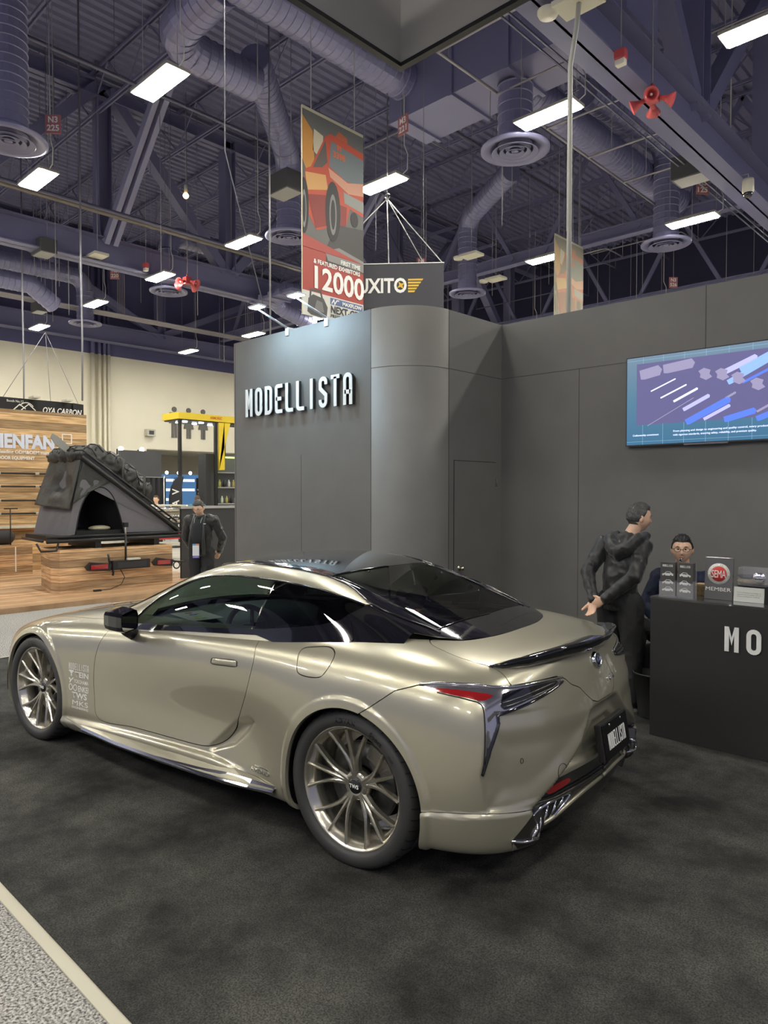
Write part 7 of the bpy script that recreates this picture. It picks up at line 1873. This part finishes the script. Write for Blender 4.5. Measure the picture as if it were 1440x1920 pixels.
tag(MB().tube([(-13.2, 7.15, .30), (-13.2, 7.5, .30)], .02, BLK2, 6).tube([(-13.2, 7.15, .40), (-13.2, 7.5, .40)], .02, BLK2, 6).tube([(-13.2, 7.2, .0), (-13.2, 7.2, .42)], .015, BLK2, 6).tube([(-13.2, 7.45, 0), (-13.2, 7.45, .42)], .015, BLK2, 6).build('black_crate', None), 'low black wire stand between the plinth and the dark partition', 'stand')
# wall lamps and camera above the recess
for k, (y_, z_) in enumerate(((12.65, 3.45), (13.5, 3.45))):
    t = empty('spot_lamp', (-26, y_, z_), 0, ('left' if k == 0 else 'right') + ' bright spot lamp glaring above the tent load', 'spot lamp')
    MB().ball((.06, 0, 0), .09, mat('spot_white', (1, 1, 1), .5, emit=(.9, .96, 1), es=14), 12, 8).build('lamp_glass', None, t); MB().tube([(0, 0, 0), (-.25, 0, 0), (-.25, 0, -1.4)], .03, BLK2, 6).build('lamp_stem', None, t)
tag(MB().box(-26.4, -26.25, 11.6, 14.2, 0, 2.6).build('lamp_backdrop', mat('backdrop_grey', (.06, .06, .065), .7)), 'grey backdrop carrying the two bright spot lamps', 'panel')
t = empty('wall_box', (-31.95, 17.0, 4.5), 0, 'small pale speaker box on the cream wall above the spot lamps', 'box')
MB().box(-.02, .25, -.22, .22, .0, .34, ABX, None, .02).build('box_body', None, t); MB().box(.25, .27, -.12, .12, .08, .26, CARDM).build('box_front', None, t)

# ---------------------------------------------------------------- hanging aisle banners
def race_art(t, k=1.0, faded=False):
    """printed picture of a red car lifting its front wheel; y to the right, z up"""
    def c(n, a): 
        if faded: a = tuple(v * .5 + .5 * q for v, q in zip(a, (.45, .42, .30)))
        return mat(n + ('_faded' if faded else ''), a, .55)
    def P(pts, m, lay): MB().prism([(a * k, b * k) for a, b in pts], 0, .0012, m, Matrix(((0, 0, 1, .012 + .0013 * lay), (1, 0, 0, 0), (0, 1, 0, 0), (0, 0, 0, 1)))).build('printed_shape', None, t)
    W_ = 1.38
    P([(0, .94), (W_, .94), (W_, 3.30), (0, 3.30)], c('print_ground', (.14, .14, .13)), 0)
    P([(0, 2.5), (.16, 2.2), (.26, 2.5), (.22, 3.0), (.0, 3.2)], c('print_orange', (.55, .26, .06)), 1)
    P([(.22, 2.7), (.42, 2.6), (.45, 3.0), (.25, 3.05)], c('print_cream', (.55, .50, .36)), 1)
    P([(.70, 3.05), (1.0, 2.95), (1.0, 3.15), (.8, 3.2)], c('print_rust', (.45, .12, .05)), 1)
    red, dred = c('print_red', (.50, .085, .045)), c('print_darkred', (.26, .04, .03))
    P([(.02, 1.78), (.06, 2.35), (.18, 2.42), (.50, 3.02), (.62, 3.10), (W_, 3.02), (W_, 1.92), (1.05, 1.98), (.98, 1.70), (.30, 1.42)], red, 2)
    P([(.58, 2.55), (.62, 2.98), (W_, 2.90), (W_, 2.45), (.95, 2.42)], c('print_glass', (.16, .19, .20)), 3)
    P([(.22, 2.42), (.50, 2.95), (.54, 2.60), (.42, 2.48)], c('print_window', (.12, .10, .09)), 3)
    P([(.56, 2.52), (1.0, 2.40), (W_, 2.50), (W_, 2.28), (1.02, 2.22), (.60, 2.38)], c('print_sheen', (.60, .30, .20)), 4)
    P([(.90, 2.22), (W_, 2.18), (W_, 1.98), (.93, 2.04)], c('print_lamp', (.30, .30, .27)), 4)
    P([(.06, 2.30), (.5, 2.38), (.55, 2.15), (.10, 2.02)], c('print_gold', (.62, .34, .12)), 4)
    P([(.10, 1.95), (.50, 2.05), (.52, 1.55), (.28, 1.45)], dred, 4)
    P([(.80, 1.98), (.98, 1.98), (.96, 1.66), (.80, 1.62)], dred, 4)
    for cx, cz, rx, rz in ((.66, 1.82, .17, .50), (.03, 1.75, .10, .45)):
        P([(max(0, cx + rx * math.cos(a)), cz + rz * math.sin(a)) for a in np.linspace(0, 2 * PI, 25)[:-1]], c('print_tyre', (.035, .033, .032)), 5)
        P([(max(0, cx + rx * .48 * math.cos(a)), cz - .05 + rz * .68 * math.sin(a)) for a in np.linspace(0, 2 * PI, 25)[:-1]], c('print_wheel', (.22, .22, .21)), 6)
        P([(max(0, cx + rx * .30 * math.cos(a)), cz - .05 + rz * .50 * math.sin(a)) for a in np.linspace(0, 2 * PI, 25)[:-1]], c('print_tyre', (.035, .033, .032)), 7)
    P([(1.16 + .09 * math.cos(a), 1.82 + .13 * math.sin(a)) for a in np.linspace(0, 2 * PI, 21)[:-1]], c('print_tyre', (.035, .033, .032)), 5)
    P([(.75, 1.62), (W_, 1.70), (W_, .94), (.50, .94), (.52, 1.2)], c('print_shade', (.075, .07, .068)), 2)
    P([(.48, 1.12), (.80, 1.25), (W_, 1.15), (W_, .96), (.55, .98)], c('print_dust', (.26, .255, .24)), 3)
    for i, s_ in enumerate(('95', '3398')): 
        q = text_obj('printed_lettering', s_, .11 if i == 0 else .14, c('print_number', (.60, .14, .05)), t, face_frame((.020, .80 * k, (2.88 - i * .14) * k), (0, 1, 0), (0, 0, 1)), ext=.001, bold=.006)
def banner(x, y, z0, lab, grp, faded=False, H_=3.35):
    t = empty('aisle_banner', (x, y, z0), 0, lab, 'banner', grp)
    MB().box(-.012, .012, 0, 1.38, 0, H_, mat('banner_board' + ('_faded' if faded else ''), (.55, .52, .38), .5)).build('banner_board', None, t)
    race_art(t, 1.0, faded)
    rd = mat('banner_red', (.40, .065, .05), .5)
    MB().box(.012, .0135, 0, 1.38, .40, 1.10).build('red_band', rd, t)
    MB().prism([(0, 1.10), (0, 1.20), (1.38, .98)][:3] if False else [(0, 1.095), (1.38, 1.095), (0, 1.30)], .0, .009, rd, Matrix(((0, 0, 1, .012), (1, 0, 0, 0), (0, 1, 0, 0), (0, 0, 0, 1)))).build('red_band', None, t)
    MB().box(.012, .0135, 0, 1.38, 0, .40).build('white_band', mat('banner_white', (.66, .66, .60), .5), t)
    def tx(s_, y_, z_, h_, w_, m=WHITE, al='RIGHT', b=.003):
        text_obj('banner_lettering', s_, h_, m, t, face_frame((.0225, y_, z_), (0, 1, 0), (0, 0, 1)) @ Matrix.Translation((-w_ if al == 'RIGHT' else 0, 0, 0)), ext=.001, align='LEFT', width=w_, bold=b)
    tx('FIRST TIME', 1.29, .985, .10, .46); tx('& FEATURED EXHIBITORS', 1.29, .875, .10, 1.06); tx('12000', 1.30, .48, .50, 1.14, b=.012)
    dk = mat('banner_ink', (.05, .05, .055), .5)
    MB().box(.0136, .0145, .60, 1.36, .27, .38).build('blue_band', mat('banner_blue', (.12, .17, .32), .5), t)
    tx('MAXFLOW', 1.33, .295, .085, .46); tx('NEXT-GEN', .60, .13, .17, .74, dk, 'LEFT', .004); tx('PRESSURE WASHER', .60, .05, .08, .76, dk, 'LEFT', .001); tx('BOOTH 12', .60, -.0 + .005, .05, .4, dk, 'LEFT')
    mb = MB(); ribbon(mb, [(0, 0), (.05, .07), (.07, 0), (.12, .07), (.17, .07)], .018, 0, .001, None, face_frame((.0150, .63, .285), (0, 1, 0), (0, 0, 1))); mb.build('banner_mark', WHITE, t)
    g = mat('washer_grey', (.09, .088, .085), .5)
    mb = MB().prism([(.10, .06), (.12, .28), (.22, .36), (.45, .33), (.54, .20), (.52, .05), (.40, .01), (.18, .02)], 0, .002, g, Matrix(((0, 0, 1, .0140), (1, 0, 0, 0), (0, 1, 0, 0), (0, 0, 0, 1))))
    ribbon(mb, [(.16, .30), (.17, .42), (.38, .44), (.42, .32)], .035, 0, .002, g, face_frame((.0145, 0, 0), (0, 1, 0), (0, 0, 1)))
    mb.prism([(.24, .10), (.30, .28), (.42, .26), (.46, .10)], 0, .001, mat('washer_pale', (.20, .195, .19), .5), Matrix(((0, 0, 1, .0165), (1, 0, 0, 0), (0, 1, 0, 0), (0, 0, 0, 1)))); mb.build('printed_washer', None, t)
    for y_ in (.20, 1.18): MB().tube([(0, y_, H_ - .03), (0, y_, 13.46 - z0)], .009, WIRE, 5).build('banner_cord', None, t)
    return t
banner(-9.0, 7.48, 4.66, 'tall hanging banner with a red car reading 12000 above the closet wall', 'hanging aisle banners')
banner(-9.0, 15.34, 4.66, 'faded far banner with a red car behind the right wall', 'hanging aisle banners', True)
# black hanging sign with white and yellow wordmark
t = empty('hanging_sign', (-8.68, 10.64, 5.30), math.radians(40.0), 'black hanging sign with white AUXITO lettering and yellow stripes', 'hanging sign')
MB().box(-2.35, .05, -.04, .04, 0, .83, mat('sign_charcoal', (.055, .055, .065), .6)).build('sign_front', None, t)
MB().box(.02, .05, .04, 2.2, 0, .83, MATS['sign_charcoal']).build('sign_return', None, t)
MB().box(-2.36, .06, -.045, .045, .83, .845, WHITE).build('sign_edge', None, t)
text_obj('sign_lettering', 'AUXITO', .38, LW, t, face_frame((-1.235, -.043, .29), (1, 0, 0), (0, 0, 1)), ext=.004, bold=.010, width=1.16, align='CENTER')
YW = mat('stripe_yellow', (.75, .50, .05), .5)
for i in range(5): MB().prism([(0, 0), (.27 - i * .038, 0), (.29 - i * .038, .034), (0, .034)], 0, .004, YW, face_frame((-.63, -.043, .505 - i * .055), (1, 0, 0), (0, 0, 1))).build('sign_stripe', None, t)
MB().prism([(.09 * math.cos(a) * (1 if i % 2 == 0 else .35), .09 * math.sin(a) * (1 if i % 2 == 0 else .35)) for i, a in enumerate(np.linspace(.6, .6 + 2 * PI, 9)[:-1])], .004, .007, YW, face_frame((-.765, -.043, .42), (1, 0, 0), (0, 0, 1))).build('sign_star', None, t)
top_ = Vector((-1.05, .3, 2.2))
for p_ in ((.03, 0, .84), (-2.3, 0, .84), (.03, 2.1, .84), (-1.0, 0, .84)): MB().tube([p_, tuple(top_)], .010, mat('sling_white', (.6, .6, .58), .5), 5).build('sign_sling', None, t)
MB().tube([tuple(top_), tuple(top_ + Vector((.0, 0, 2.03)))], .010, WIRE, 5).tube([tuple(top_ + Vector((.05 * math.cos(a), 0, .05 + .05 * math.sin(a)))) for a in np.linspace(0, 2 * PI, 13)[:-1]], .012, TB, 6, closed=True).build('sign_ring', None, t)
